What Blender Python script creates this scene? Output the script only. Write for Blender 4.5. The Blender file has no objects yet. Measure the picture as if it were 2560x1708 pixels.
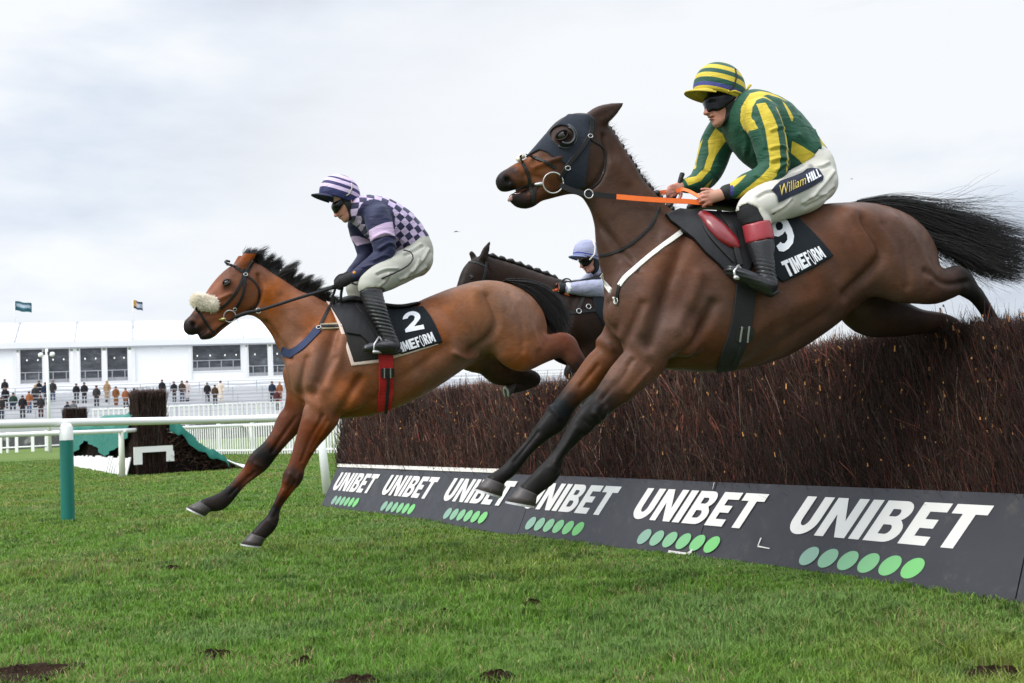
import bpy, math, random
import numpy as np
from mathutils import Vector, Matrix
from mathutils.bvhtree import BVHTree
from mathutils.geometry import tessellate_polygon

# ------------------------------------------------------------------ camera, world, sun, exposure
SC = bpy.context.scene
COL = SC.collection
F = 2650.0                                  # focal length in pixels of the 2560 px wide photograph
PIT = math.atan(196 / F); ROL = math.radians(2.9)
cs, sn = math.cos, math.sin
FW = np.array([0, cs(PIT), sn(PIT)]); _r0 = np.array([1., 0, 0]); _u0 = np.array([0, -sn(PIT), cs(PIT)])
RX = _r0 * cs(ROL) - _u0 * sn(ROL); UX = _u0 * cs(ROL) + _r0 * sn(ROL)
CAM = np.array([0, 0, 1.0])
cd = bpy.data.cameras.new('camera'); cam = bpy.data.objects.new('camera', cd); COL.objects.link(cam)
m = Matrix.Identity(4)
for i in range(3):
    m[i][0] = RX[i]; m[i][1] = UX[i]; m[i][2] = -FW[i]; m[i][3] = CAM[i]
cam.matrix_world = m
cd.sensor_width = 36.0; cd.lens = 36.0 * F / 2560; cd.clip_start = 0.05; cd.clip_end = 3000
cd.dof.use_dof = True; cd.dof.focus_distance = 6.0; cd.dof.aperture_fstop = 6.3
SC.camera = cam
SC.view_settings.view_transform = 'Standard'; SC.view_settings.look = 'None'
SC.view_settings.exposure = EXPO = 0.08; SC.view_settings.gamma = 1.0

SUN_EL = math.radians(44); SUN_AZ = math.radians(-128)      # from the left and behind the camera
wd = bpy.data.worlds.new('World'); SC.world = wd; wd.use_nodes = True
nt = wd.node_tree; N_ = nt.nodes; L_ = nt.links
def wn(t, **k):
    n = N_.new(t)
    for a, b in k.items(): setattr(n, a, b)
    return n
bg = N_['Background']
sky = wn('ShaderNodeTexSky', sky_type='NISHITA', sun_disc=False, sun_elevation=SUN_EL, sun_rotation=math.pi + SUN_AZ * -1, altitude=50)
tc = wn('ShaderNodeTexCoord')
mp = wn('ShaderNodeMapping'); mp.inputs['Scale'].default_value = (1.5, 1.5, 4.6); mp.inputs['Location'].default_value = (3.1, 0.4, 0.25)
L_.new(tc.outputs['Generated'], mp.inputs['Vector'])
nz = wn('ShaderNodeTexNoise'); nz.inputs['Scale'].default_value = 1.5; nz.inputs['Detail'].default_value = 7; nz.inputs['Roughness'].default_value = .52
L_.new(mp.outputs[0], nz.inputs['Vector'])
rp = wn('ShaderNodeValToRGB'); e = rp.color_ramp.elements
e[0].position = .37; e[0].color = (.53, .585, .68, 1); e[1].position = .60; e[1].color = (.93, .955, .985, 1)
x_ = rp.color_ramp.elements.new(.485); x_.color = (.72, .785, .88, 1)
L_.new(nz.outputs[0], rp.inputs[0])
sx = wn('ShaderNodeSeparateXYZ'); L_.new(tc.outputs['Generated'], sx.inputs[0])
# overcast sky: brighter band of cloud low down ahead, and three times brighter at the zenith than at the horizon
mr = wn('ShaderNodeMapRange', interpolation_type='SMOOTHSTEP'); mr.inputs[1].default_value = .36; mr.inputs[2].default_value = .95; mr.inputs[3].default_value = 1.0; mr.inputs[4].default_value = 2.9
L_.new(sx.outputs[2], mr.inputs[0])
dt = wn('ShaderNodeVectorMath', operation='DOT_PRODUCT'); gl = Vector((.02, .985, .10)).normalized(); dt.inputs[1].default_value = gl
L_.new(tc.outputs['Generated'], dt.inputs[0])
mg = wn('ShaderNodeMapRange', interpolation_type='SMOOTHSTEP'); mg.inputs[1].default_value = .90; mg.inputs[2].default_value = 1.0; mg.inputs[3].default_value = 0; mg.inputs[4].default_value = .95
L_.new(dt.outputs['Value'], mg.inputs[0])
mgl = wn('ShaderNodeMix', data_type='RGBA'); L_.new(mg.outputs[0], mgl.inputs[0]); L_.new(rp.outputs[0], mgl.inputs[6]); mgl.inputs[7].default_value = (.93, .945, .96, 1)
# added sky glow round the sun direction, unseen behind the camera, lights the horses' sides
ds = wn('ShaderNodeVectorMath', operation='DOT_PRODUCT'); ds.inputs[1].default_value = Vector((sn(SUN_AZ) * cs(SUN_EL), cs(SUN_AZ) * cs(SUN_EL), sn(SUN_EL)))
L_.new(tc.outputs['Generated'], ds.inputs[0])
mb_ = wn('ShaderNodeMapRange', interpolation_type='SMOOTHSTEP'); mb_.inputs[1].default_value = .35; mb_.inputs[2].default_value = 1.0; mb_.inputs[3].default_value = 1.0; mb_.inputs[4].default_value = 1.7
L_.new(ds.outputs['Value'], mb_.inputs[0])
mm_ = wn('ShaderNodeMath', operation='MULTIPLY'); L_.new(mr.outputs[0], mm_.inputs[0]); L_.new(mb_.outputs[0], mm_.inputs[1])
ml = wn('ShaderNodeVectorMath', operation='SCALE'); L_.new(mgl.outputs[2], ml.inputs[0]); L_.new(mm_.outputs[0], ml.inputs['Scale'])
sk = wn('ShaderNodeVectorMath', operation='SCALE'); L_.new(sky.outputs[0], sk.inputs[0]); sk.inputs['Scale'].default_value = .10
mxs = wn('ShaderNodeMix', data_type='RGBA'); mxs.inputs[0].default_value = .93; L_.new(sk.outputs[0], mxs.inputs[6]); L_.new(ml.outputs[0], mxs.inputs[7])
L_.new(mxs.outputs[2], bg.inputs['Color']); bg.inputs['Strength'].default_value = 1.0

sl = bpy.data.lights.new('sun', 'SUN'); so = bpy.data.objects.new('sun', sl); COL.objects.link(so)
sl.energy = 2.0; sl.angle = math.radians(20); sl.color = (1, .95, .87)
sdir = Vector((sn(SUN_AZ) * cs(SUN_EL), cs(SUN_AZ) * cs(SUN_EL), sn(SUN_EL)))
so.rotation_euler = sdir.to_track_quat('Z', 'Y').to_euler()

# ------------------------------------------------------------------ helpers: objects and materials
rnd = random.Random(7)
RG = np.random.default_rng(11)

def tag(o, label=None, cat=None, group=None, kind=None):
    if label: o['label'] = label
    if cat: o['category'] = cat
    if group: o['group'] = group
    if kind: o['kind'] = kind
    return o

def mesh_np(name, V, Q=None, T=None, smooth=False):
    """a mesh from numpy arrays of vertices, quads and triangles"""
    V = np.asarray(V, np.float32).reshape(-1, 3)
    Q = np.zeros((0, 4), np.int32) if Q is None else np.asarray(Q, np.int32).reshape(-1, 4)
    T = np.zeros((0, 3), np.int32) if T is None else np.asarray(T, np.int32).reshape(-1, 3)
    me = bpy.data.meshes.new(name)
    me.vertices.add(len(V)); me.vertices.foreach_set('co', V.ravel())
    nl = Q.size + T.size
    me.loops.add(nl); me.loops.foreach_set('vertex_index', np.concatenate([Q.ravel(), T.ravel()]))
    st = np.concatenate([np.arange(len(Q)) * 4, Q.size + np.arange(len(T)) * 3]).astype(np.int32)
    me.polygons.add(len(st)); me.polygons.foreach_set('loop_start', st)
    me.polygons.foreach_set('use_smooth', np.full(len(st), smooth))
    me.update(calc_edges=True); me.validate()
    return me

def add_col(me, C, name='Col'):
    C = np.asarray(C, np.float32)
    if C.shape[1] == 3: C = np.concatenate([C, np.ones((len(C), 1), np.float32)], 1)
    a = me.attributes.new(name, 'FLOAT_COLOR', 'POINT'); a.data.foreach_set('color', C.ravel())
def add_f(me, name, v):
    a = me.attributes.new(name, 'FLOAT', 'POINT'); a.data.foreach_set('value', np.asarray(v, np.float32))

def link(name, me, mat=None, parent=None, loc=(0, 0, 0), rz=0):
    o = bpy.data.objects.new(name, me); COL.objects.link(o)
    if mat is not None: me.materials.append(mat)
    if parent is not None: o.parent = parent
    o.location = loc; o.rotation_euler = (0, 0, rz)
    return o
def empty(name, loc=(0, 0, 0), rz=0, parent=None):
    o = bpy.data.objects.new(name, None); COL.objects.link(o); o.location = loc; o.rotation_euler = (0, 0, rz)
    o.empty_display_size = .2
    if parent: o.parent = parent
    return o

class MB:
    """collects simple shapes, then becomes one mesh object"""
    def __init__(s): s.v = []; s.q = []; s.t = []; s.c = []
    def add(s, V, Q=(), T=(), c=None):
        b = len(s.v); s.v += [tuple(map(float, p)) for p in V]
        s.q += [[i + b for i in f] for f in Q]; s.t += [[i + b for i in f] for f in T]
        s.c += [c or (1, 1, 1)] * len(V)
    def box(s, x0, x1, y0, y1, z0, z1, c=None, M=None, bev=0):
        if bev:
            h = [(x0 + x1) / 2, (y0 + y1) / 2, (z0 + z1) / 2]; e = [(x1 - x0) / 2, (y1 - y0) / 2, (z1 - z0) / 2]
            V = []; idx = {}
            for sx_ in (-1, 1):
                for sy_ in (-1, 1):
                    for sz_ in (-1, 1):
                        for ax in range(3):
                            p = [h[i] + (sx_, sy_, sz_)[i] * (e[i] - (bev if i != ax else 0)) for i in range(3)]
                            idx[(sx_, sy_, sz_, ax)] = len(V); V.append(p)
            Q = []; T = []
            for ax in range(3):
                o1, o2 = [(1, 2), (2, 0), (0, 1)][ax]
                for sg in (-1, 1):
                    f = []
                    for a, b in ((-1, -1), (1, -1), (1, 1), (-1, 1)):
                        k = [0, 0, 0]; k[ax] = sg; k[o1] = a; k[o2] = b; f.append(idx[(*k, ax)])
                    Q.append(f if sg > 0 else f[::-1])
                    for b in (-1, 1):               # bevel strips between faces ax and o1
                        k1 = [0, 0, 0]; k1[ax] = sg; k1[o1] = b; k1[o2] = -1; k2 = list(k1); k2[o2] = 1
                        Q.append([idx[(*k1, ax)], idx[(*k2, ax)], idx[(*k2, o1)], idx[(*k1, o1)]])
            for a in (-1, 1):
                for b in (-1, 1):
                    for d in (-1, 1): T.append([idx[(a, b, d, i)] for i in range(3)])
        else:
            V = [(x, y, z) for x in (x0, x1) for y in (y0, y1) for z in (z0, z1)]; T = []
            Q = [(0, 1, 3, 2), (4, 6, 7, 5), (0, 4, 5, 1), (2, 3, 7, 6), (0, 2, 6, 4), (1, 5, 7, 3)]
        if M is not None: V = [tuple(M @ Vector(p)) for p in V]
        s.add(V, Q, T, c)
    def tube(s, pts, rad, n=8, c=None, cap=True, flat=1.0, up=(0, 0, 1)):
        V, Q, T = tube_geo(pts, rad, n, cap, flat, up); s.add(V, Q, T, c)
    def lathe(s, prof, n=16, M=None, c=None):
        V = []; Q = []
        for r, z in prof:
            for i in range(n): V.append((r * cs(2 * math.pi * i / n), r * sn(2 * math.pi * i / n), z))
        for j in range(len(prof) - 1):
            for i in range(n): Q.append((j * n + i, j * n + (i + 1) % n, (j + 1) * n + (i + 1) % n, (j + 1) * n + i))
        if M is not None: V = [tuple(M @ Vector(p)) for p in V]
        s.add(V, Q, (), c)
    def obj(s, name, mat=None, parent=None, smooth=False, loc=(0, 0, 0), rz=0, col=False):
        me = mesh_np(name, s.v, s.q or None, s.t or None, smooth)
        if col: add_col(me, s.c)
        return link(name, me, mat, parent, loc, rz)

def tube_geo(pts, rad, n=8, cap=True, flat=1.0, up=(0, 0, 1)):
    P = [Vector(p) for p in pts]; k = len(P)
    R = [rad] * k if not hasattr(rad, '__len__') else list(rad)
    V = []; Q = []; T = []
    upv = Vector(up); prev = None
    for i in range(k):
        t = (P[min(i + 1, k - 1)] - P[max(i - 1, 0)])
        if t.length < 1e-9: t = Vector((0, 0, 1))
        t.normalize()
        a = prev - t * prev.dot(t) if prev is not None else upv.cross(t)
        if a.length < 1e-4: a = Vector((1, 0, 0)).cross(t)
        if a.length < 1e-4: a = Vector((0, 1, 0)).cross(t)
        a.normalize(); prev = a; b = t.cross(a)
        for j in range(n):
            th = 2 * math.pi * j / n
            V.append(tuple(P[i] + a * (cs(th) * R[i]) + b * (sn(th) * R[i] * flat)))
    for i in range(k - 1):
        for j in range(n): Q.append((i * n + j, i * n + (j + 1) % n, (i + 1) * n + (j + 1) % n, (i + 1) * n + j))
    if cap:
        for i, rev in ((0, 1), (k - 1, 0)):
            cidx = len(V); V.append(tuple(P[i]))
            for j in range(n):
                f = (cidx, i * n + j, i * n + (j + 1) % n); T.append(f[::-1] if rev else f)
    return V, Q, T

def crv(pts, n):
    """Catmull-Rom through points (any dimension), n samples"""
    A = np.array(pts, float)
    if len(A) < 2: return A
    d = np.concatenate([[0], np.cumsum(np.linalg.norm(np.diff(A[:, :3], axis=0), axis=1) + 1e-9)])
    A2 = np.concatenate([[2 * A[0] - A[1]], A, [2 * A[-1] - A[-2]]])
    out = []
    for s in np.linspace(0, d[-1], n):
        i = min(max(np.searchsorted(d, s, 'right') - 1, 0), len(A) - 2); t = (s - d[i]) / (d[i + 1] - d[i])
        p0, p1, p2, p3 = A2[i], A2[i + 1], A2[i + 2], A2[i + 3]
        out.append(.5 * (2 * p1 + (p2 - p0) * t + (2 * p0 - 5 * p1 + 4 * p2 - p3) * t * t + (3 * p1 - p0 - 3 * p2 + p3) * t ** 3))
    return np.array(out)

class NT:
    """small material builder"""
    def __init__(s, name):
        s.m = bpy.data.materials.new(name); s.m.use_nodes = True; s.t = s.m.node_tree
        s.b = s.t.nodes['Principled BSDF']
    def n(s, t, ins=None, **k):
        x = s.t.nodes.new(t)
        for a, b in k.items(): setattr(x, a, b)
        for a, b in (ins or {}).items():
            if hasattr(b, 'outputs') or isinstance(b, bpy.types.NodeSocket): s.t.links.new(b if isinstance(b, bpy.types.NodeSocket) else b.outputs[0], x.inputs[a])
            else: x.inputs[a].default_value = b
        return x
    def to(s, inp, v):
        if hasattr(v, 'outputs') or isinstance(v, bpy.types.NodeSocket): s.t.links.new(v if isinstance(v, bpy.types.NodeSocket) else v.outputs[0], s.b.inputs[inp])
        else: s.b.inputs[inp].default_value = v
    def noise(s, scale, detail=4, rough=.55, vec=None, dist=0):
        x = s.n('ShaderNodeTexNoise', {'Scale': scale, 'Detail': detail, 'Roughness': rough, 'Distortion': dist})
        if vec is None: vec = s.obj()
        s.t.links.new(vec, x.inputs['Vector']); return x.outputs[0]
    def obj(s): return s.n('ShaderNodeTexCoord').outputs['Object']
    def map(s, scale, vec=None):
        x = s.n('ShaderNodeMapping'); x.inputs['Scale'].default_value = scale
        s.t.links.new(vec or s.obj(), x.inputs['Vector']); return x.outputs[0]
    def ramp(s, fac, stops):
        x = s.n('ShaderNodeValToRGB', {0: fac}); el = x.color_ramp.elements
        while len(el) < len(stops): el.new(.5)
        for e_, (p, c) in zip(el, stops): e_.position = p; e_.color = (*c, 1) if len(c) == 3 else c
        return x.outputs[0]
    def rng(s, v, a, b, c, d): return s.n('ShaderNodeMapRange', {0: v, 1: a, 2: b, 3: c, 4: d}).outputs[0]
    def math(s, op, a, b=0.0): return s.n('ShaderNodeMath', {0: a, 1: b}, operation=op).outputs[0]
    def mix(s, f, a, b, bt='MIX'):
        x = s.n('ShaderNodeMix', data_type='RGBA', blend_type=bt)
        for i, v in ((0, f), (6, a), (7, b)):
            if isinstance(v, bpy.types.NodeSocket): s.t.links.new(v, x.inputs[i])
            else: x.inputs[i].default_value = (*v, 1) if hasattr(v, '__len__') and len(v) == 3 else v
        return x.outputs[2]
    def attr(s, name, out='Color'): return s.n('ShaderNodeAttribute', attribute_name=name).outputs[out]
    def bump(s, h, strength=.3, dist=.01, nrm=None):
        x = s.n('ShaderNodeBump', {'Height': h, 'Strength': strength, 'Distance': dist})
        if nrm is not None: s.t.links.new(nrm, x.inputs['Normal'])
        s.t.links.new(x.outputs[0], s.b.inputs['Normal']); return x.outputs[0]

MATS = {}
def mat(name, col, rough=.6, var=.12, vs=6, spec=.25, metal=0, bump=0, bs=40, bd=.004, sheen=0, wear=None, trans=0):
    """plain surface: colour varied by noise, optional bump, optional wear colour in blotches"""
    if name in MATS: return MATS[name]
    t = NT(name); nz_ = t.noise(vs)
    c = t.mix(nz_, tuple(x * (1 - var) for x in col), tuple(min(1, x * (1 + var)) for x in col))
    if wear is not None:
        w_ = t.rng(t.noise(wear[1], 6, .65), wear[2], wear[2] + .12, 0, 1); c = t.mix(w_, c, wear[0])
    t.to('Base Color', c); t.to('Roughness', t.rng(t.noise(vs * 3), 0.2, .8, max(0, rough - .08), min(1, rough + .08)))
    t.to('Metallic', metal); t.to('Specular IOR Level', spec)
    if sheen: t.to('Sheen Weight', sheen)
    if bump: t.bump(t.noise(bs, 5), bump, bd)
    MATS[name] = t.m; return t.m
def colmat(name, rough=.6, spec=.3, var=.15, vs=30, bump=.2, bs=120, bd=.002, sheen=0, big=0, bigs=9):
    """surface coloured by the mesh attribute Col (the coat, cloth or paint markings of the thing)"""
    if name in MATS: return MATS[name]
    t = NT(name); c = t.attr('Col')
    k = t.rng(t.noise(vs, 5), .25, .75, 1 - var, 1 + var)
    c2 = t.n('ShaderNodeVectorMath', {0: c, 'Scale': k}, operation='SCALE').outputs[0]
    t.to('Base Color', c2); t.to('Roughness', t.rng(t.noise(14), .3, .7, rough - .07, rough + .07)); t.to('Specular IOR Level', spec)
    if sheen: t.to('Sheen Weight', sheen); t.to('Sheen Roughness', .4)
    nrm = None
    if big: nrm = t.bump(t.noise(bigs, 3, .5, dist=.6), big, .02)
    if bump: t.bump(t.noise(bs, 4), bump, bd, nrm)
    MATS[name] = t.m; return t.m

def coatmat(name):
    """short horse hair: markings from Col, mottled tone, faint veins and hair grain"""
    if name in MATS: return MATS[name]
    t = NT(name); c = t.attr('Col'); p = t.obj()
    k = t.rng(t.noise(5, 5, .6, p, .5), .3, .7, .74, 1.26); c2 = t.n('ShaderNodeVectorMath', {0: c, 'Scale': k}, operation='SCALE').outputs[0]
    hs = t.n('ShaderNodeHueSaturation', {'Hue': .5, 'Saturation': t.rng(t.noise(3.1, 3, .5, p), .35, .65, .86, 1.16), 'Value': t.rng(t.noise(70, 4, .7, t.map((.5, 1, 1.6), p)), .3, .7, .86, 1.14), 'Color': c2}).outputs[0]
    mud = t.rng(t.noise(85, 2, .5, p), .73, .76, 0, .6); hs = t.mix(mud, hs, (.045, .030, .020))
    t.to('Base Color', hs); t.to('Roughness', t.rng(t.noise(9, 4, .6, p), .3, .7, .36, .52)); t.to('Specular IOR Level', .11)
    v = t.noise(7.5, 2, .4, p, 1.1); ab = t.math('ABSOLUTE', t.math('SUBTRACT', v, .5)); vein = t.rng(ab, 0, .022, 1, 0)
    msk = t.rng(t.noise(2.2, 2, .5, p), .48, .62, 0, 1); n1 = t.bump(t.math('MULTIPLY', vein, msk), .10, .005)
    n2 = t.bump(t.noise(6.5, 3, .5, p, .7), .30, .022, n1); t.bump(t.noise(210, 3, .6, t.map((.45, 1, 1.5), p)), .16, .0025, n2)
    MATS[name] = t.m; return t.m

# ------------------------------------------------------------------ picture geometry: a pixel is a ray, a thing's own upright plane gives it its distance
def ray(px, py): return FW + RX * (px - 1280) / F + UX * (854 - py) / F
def gnd(px, depth, z=0.0):
    """world point at a given distance Y below pixel column px (near the horizon)"""
    d = ray(px, 1050); return np.array([d[0] / d[1] * depth, depth, z])
def atY(px, py, Y):
    d = ray(px, py); return CAM + d * (Y / d[1])

class Frame:
    """the upright plane a horse and its rider move in; local x runs towards the tail, local y away from the camera"""
    def __init__(s, px, depth, ang):
        d = ray(px, 1050); s.a = math.radians(ang)
        s.O = np.array([d[0] / d[1] * depth, depth, 0.0])
        s.ex = np.array([cs(s.a), sn(s.a), 0]); s.ey = np.array([-sn(s.a), cs(s.a), 0])
        s.ppm = F / depth
        c = CAM - s.O; s.c = np.array([c @ s.ex, c @ s.ey, c[2]])
    def dirl(s, px, py):
        d = ray(px, py); return np.array([d @ s.ex, d @ s.ey, d[2]])
    def P(s, px, py, w=0.0):
        """local point at pixel (px, py), w metres in front of the plane"""
        d = s.dirl(px, py); t = (-w - s.c[1]) / d[1]; return s.c + d * t
    def world(s, p): return s.O + s.ex * p[0] + s.ey * p[1] + np.array([0, 0, p[2]])
    def kw(s): return dict(loc=tuple(s.O), rz=s.a)

# ------------------------------------------------------------------ implicit bodies: smooth unions of tapered elliptical chains, meshed by surface nets
def smin(a, b, k):
    h = np.clip(.5 + .5 * (b - a) / k, 0, 1); return b + (a - b) * h - k * h * (1 - h)

class Field:
    def __init__(s, lo, hi, h):
        s.lo = np.array(lo, float); s.h = h
        s.n = np.ceil((np.array(hi) - s.lo) / h).astype(int) + 1
        s.ax = [(s.lo[i] + h * np.arange(s.n[i])).astype(np.float32) for i in range(3)]
        s.f = np.full(s.n, 1.0, np.float32); s.st = []
    def blk(s, lo, hi):
        a = np.clip(np.floor((np.array(lo) - s.lo) / s.h).astype(int), 0, s.n); b = np.clip(np.ceil((np.array(hi) - s.lo) / s.h).astype(int) + 1, 0, s.n)
        return tuple(slice(a[i], max(a[i], b[i])) for i in range(3))
    def chain(s, st, k=.03, sub=4, n=(0, 1, 0), cut=False, colw=True):
        """st rows: x y z r l [colour]; l = half width along n. smooth-union (or cut away) a limb"""
        st = np.array(st, float)
        if st.shape[1] == 5: st = np.concatenate([st, np.full((len(st), 3), -1.)], 1)
        S = crv(st, (len(st) - 1) * sub + 1) if len(st) > 1 else np.concatenate([st, st])
        S[:, 3:5] = np.maximum(S[:, 3:5], .0015)
        n = np.array(n, float); n /= np.linalg.norm(n)
        R = np.maximum(S[:, 3], S[:, 4]); mg = k + 2 * s.h
        B = s.blk((S[:, :3] - R[:, None]).min(0) - mg, (S[:, :3] + R[:, None]).max(0) + mg)
        sh = s.f[B].shape
        if 0 in sh: return
        tmp = np.full(sh, 9., np.float32); off = [B[i].start for i in range(3)]
        for i in range(len(S) - 1):
            a, b = S[i], S[i + 1]; r = max(R[i], R[i + 1])
            bb = s.blk(np.minimum(a[:3], b[:3]) - r - mg, np.maximum(a[:3], b[:3]) + r + mg)
            bb = tuple(slice(max(bb[j].start, B[j].start), min(bb[j].stop, B[j].stop)) for j in range(3))
            if any(q.stop <= q.start for q in bb): continue
            X, Y, Z = np.meshgrid(*[s.ax[j][bb[j]] for j in range(3)], indexing='ij', sparse=True)
            ab = b[:3] - a[:3]; L2 = max(ab @ ab, 1e-12)
            t = np.clip(((X - a[0]) * ab[0] + (Y - a[1]) * ab[1] + (Z - a[2]) * ab[2]) / L2, 0, 1).astype(np.float32)
            dx = X - a[0] - t * ab[0]; dy = Y - a[1] - t * ab[1]; dz = Z - a[2] - t * ab[2]
            rr = a[3] + t * (b[3] - a[3]); ll = a[4] + t * (b[4] - a[4])
            dn = dx * n[0] + dy * n[1] + dz * n[2]
            d2 = dx * dx + dy * dy + dz * dz + dn * dn * ((rr / ll) ** 2 - 1)
            f = (np.sqrt(np.maximum(d2, 0)) - rr) * np.minimum(1, ll / rr)
            lb = tuple(slice(bb[j].start - off[j], bb[j].stop - off[j]) for j in range(3))
            tmp[lb] = np.minimum(tmp[lb], f)
        if cut: s.f[B] = -smin(-s.f[B], tmp, k)
        else: s.f[B] = smin(s.f[B], tmp, k)
        if colw and not cut and S[0, 5] >= 0: s.st.append((S, n))
    def ball(s, c, r, k=.04, col=None, cut=False, ang=0):
        """ellipsoid (rx, ry, rz), turned by ang in the x-z plane"""
        r = np.array(r, float); R = r.max()
        B = s.blk(np.array(c) - R - k - s.h, np.array(c) + R + k + s.h)
        if 0 in s.f[B].shape: return
        X, Y, Z = np.meshgrid(*[s.ax[j][B[j]] for j in range(3)], indexing='ij', sparse=True)
        dx, dy, dz = X - c[0], Y - c[1], Z - c[2]
        ca, sa = cs(ang), sn(ang); u, w = dx * ca + dz * sa, -dx * sa + dz * ca
        q = np.sqrt((u / r[0]) ** 2 + (dy / r[1]) ** 2 + (w / r[2]) ** 2); f = ((q - 1) * r.min()).astype(np.float32)
        if cut: s.f[B] = -smin(-s.f[B], f, k)
        else: s.f[B] = smin(s.f[B], f, k)
        if col is not None:
            s.st.append((np.array([[*c, R, R, *col]] * 2), np.array([0, 1., 0])))
    def half(s, p, nrm):
        """cut away everything on the side the normal points to"""
        X, Y, Z = np.meshgrid(*s.ax, indexing='ij', sparse=True)
        nrm = np.array(nrm, float); nrm /= np.linalg.norm(nrm)
        s.f = np.maximum(s.f, ((X - p[0]) * nrm[0] + (Y - p[1]) * nrm[1] + (Z - p[2]) * nrm[2]).astype(np.float32))
    def mesh(s, smooth=2, shift=0.0):
        Fd = s.f + shift; neg = Fd < 0; h = s.h
        c = [(i, j, k) for i in (0, 1) for j in (0, 1) for k in (0, 1)]
        sl_ = lambda A, o: A[o[0]:A.shape[0] - 1 + o[0], o[1]:A.shape[1] - 1 + o[1], o[2]:A.shape[2] - 1 + o[2]]
        cnt = np.zeros(np.array(neg.shape) - 1, np.int8)
        for o in c: cnt += sl_(neg, o)
        act = (cnt > 0) & (cnt < 8); I = np.argwhere(act)
        idx = np.full(act.shape, -1, np.int32); idx[act] = np.arange(len(I))
        ps = np.zeros((len(I), 3)); ct = np.zeros(len(I))
        for a in c:
            for ax in range(3):
                if a[ax]: continue
                b = list(a); b[ax] = 1
                fa = Fd[I[:, 0] + a[0], I[:, 1] + a[1], I[:, 2] + a[2]]; fb = Fd[I[:, 0] + b[0], I[:, 1] + b[1], I[:, 2] + b[2]]
                cr = (fa < 0) != (fb < 0); t = np.where(cr, fa / np.where(cr, fa - fb, 1), 0)
                p = np.tile(np.array(a, float), (len(I), 1)); p[:, ax] += t
                ps[cr] += p[cr]; ct += cr
        V = s.lo + (I + ps / ct[:, None]) * h
        Q = []
        for ax in range(3):
            o1, o2 = [(1, 2), (2, 0), (0, 1)][ax]
            s1 = [slice(None)] * 3; s1[ax] = slice(0, -1); s2 = [slice(None)] * 3; s2[ax] = slice(1, None)
            A = neg[tuple(s1)]; E = np.argwhere(A != neg[tuple(s2)])
            ok = (E[:, o1] > 0) & (E[:, o2] > 0) & (E[:, o1] < neg.shape[o1] - 1) & (E[:, o2] < neg.shape[o2] - 1); E = E[ok]
            def at(d1, d2):
                e_ = E.copy(); e_[:, o1] += d1; e_[:, o2] += d2; return idx[e_[:, 0], e_[:, 1], e_[:, 2]]
            q = np.stack([at(-1, -1), at(0, -1), at(0, 0), at(-1, 0)], 1)
            inside = A[E[:, 0], E[:, 1], E[:, 2]]
            q[~inside] = q[~inside][:, ::-1]; Q.append(q)
        Q = np.concatenate(Q)
        E = np.concatenate([Q[:, [0, 1]], Q[:, [1, 2]], Q[:, [2, 3]], Q[:, [3, 0]]])
        for _ in range(smooth):
            acc = np.zeros_like(V); ct = np.bincount(E[:, 0], minlength=len(V)) + np.bincount(E[:, 1], minlength=len(V))
            for ax in range(3):
                acc[:, ax] = np.bincount(E[:, 0], V[E[:, 1], ax], len(V)) + np.bincount(E[:, 1], V[E[:, 0], ax], len(V))
            V = V + .5 * (acc / np.maximum(ct, 1)[:, None] - V)
        return V, Q
    def colours(s, V, sharp=7.0):
        V = V + .016 * np.stack([np.sin(V[:, 2] * 61 + 2 * np.sin(V[:, 0] * 37)), 0 * V[:, 0], np.sin(V[:, 0] * 53 + 2.2 * np.sin(V[:, 2] * 43 + V[:, 1] * 30))], 1)      # ragged edges between the markings
        C = np.zeros((len(V), 3)); Wt = np.full(len(V), 1e-12)
        for S, n in s.st:
            for row in S:
                d = V - row[:3]; dn = d @ n; q = np.sqrt(np.maximum((d * d).sum(1) + dn * dn * ((row[3] / row[4]) ** 2 - 1), 0)) / row[3]
                w = np.exp(-sharp * np.minimum(q, 9)); C += w[:, None] * row[5:8]; Wt += w
        return C / Wt[:, None]

def recentre(o):
    """move a thing's origin to the base of its own mesh"""
    me = o.data; n = len(me.vertices); co = np.empty(n * 3, np.float32); me.vertices.foreach_get('co', co); co = co.reshape(-1, 3)
    b = np.array([(co[:, 0].min() + co[:, 0].max()) / 2, (co[:, 1].min() + co[:, 1].max()) / 2, co[:, 2].min()])
    me.vertices.foreach_set('co', (co - b).astype(np.float32).ravel()); me.update()
    a = o.rotation_euler[2]
    o.location = Vector(o.location) + Vector((b[0] * cs(a) - b[1] * sn(a), b[0] * sn(a) + b[1] * cs(a), b[2]))
    for ch in o.children: ch.location = Vector(ch.location) - Vector(b)
    return o
# ------------------------------------------------------------------ the setting: ground, grass, steeplechase fence with its hoarding
def zt(Y):
    """height of the turf: level at the fence, a gentle rise towards the stands"""
    Y = np.asarray(Y, float); return np.where(Y > 30, (Y - 30) * .0153, 0.0)

A0 = np.array([2.374, 5.140, 0]); FD = np.array([-.49412, .86939, 0]); FN = np.array([.86939, .49412, 0])
def fp(s_, off, z): return A0 + FD * s_ + FN * off + np.array([0, 0, z])
def vnoise(x, y, seed=0):
    """smooth value noise 0..1 on numpy arrays"""
    xi, yi = np.floor(x).astype(np.int64), np.floor(y).astype(np.int64); fx, fy = x - xi, y - yi
    fx, fy = fx * fx * (3 - 2 * fx), fy * fy * (3 - 2 * fy)
    def hsh(a, b):
        q = np.sin(a * 127.1 + b * 311.7 + seed * 74.7) * 43758.5453; return q - np.floor(q)
    return (hsh(xi, yi) * (1 - fx) + hsh(xi + 1, yi) * fx) * (1 - fy) + (hsh(xi, yi + 1) * (1 - fx) + hsh(xi + 1, yi + 1) * fx) * fy

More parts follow.
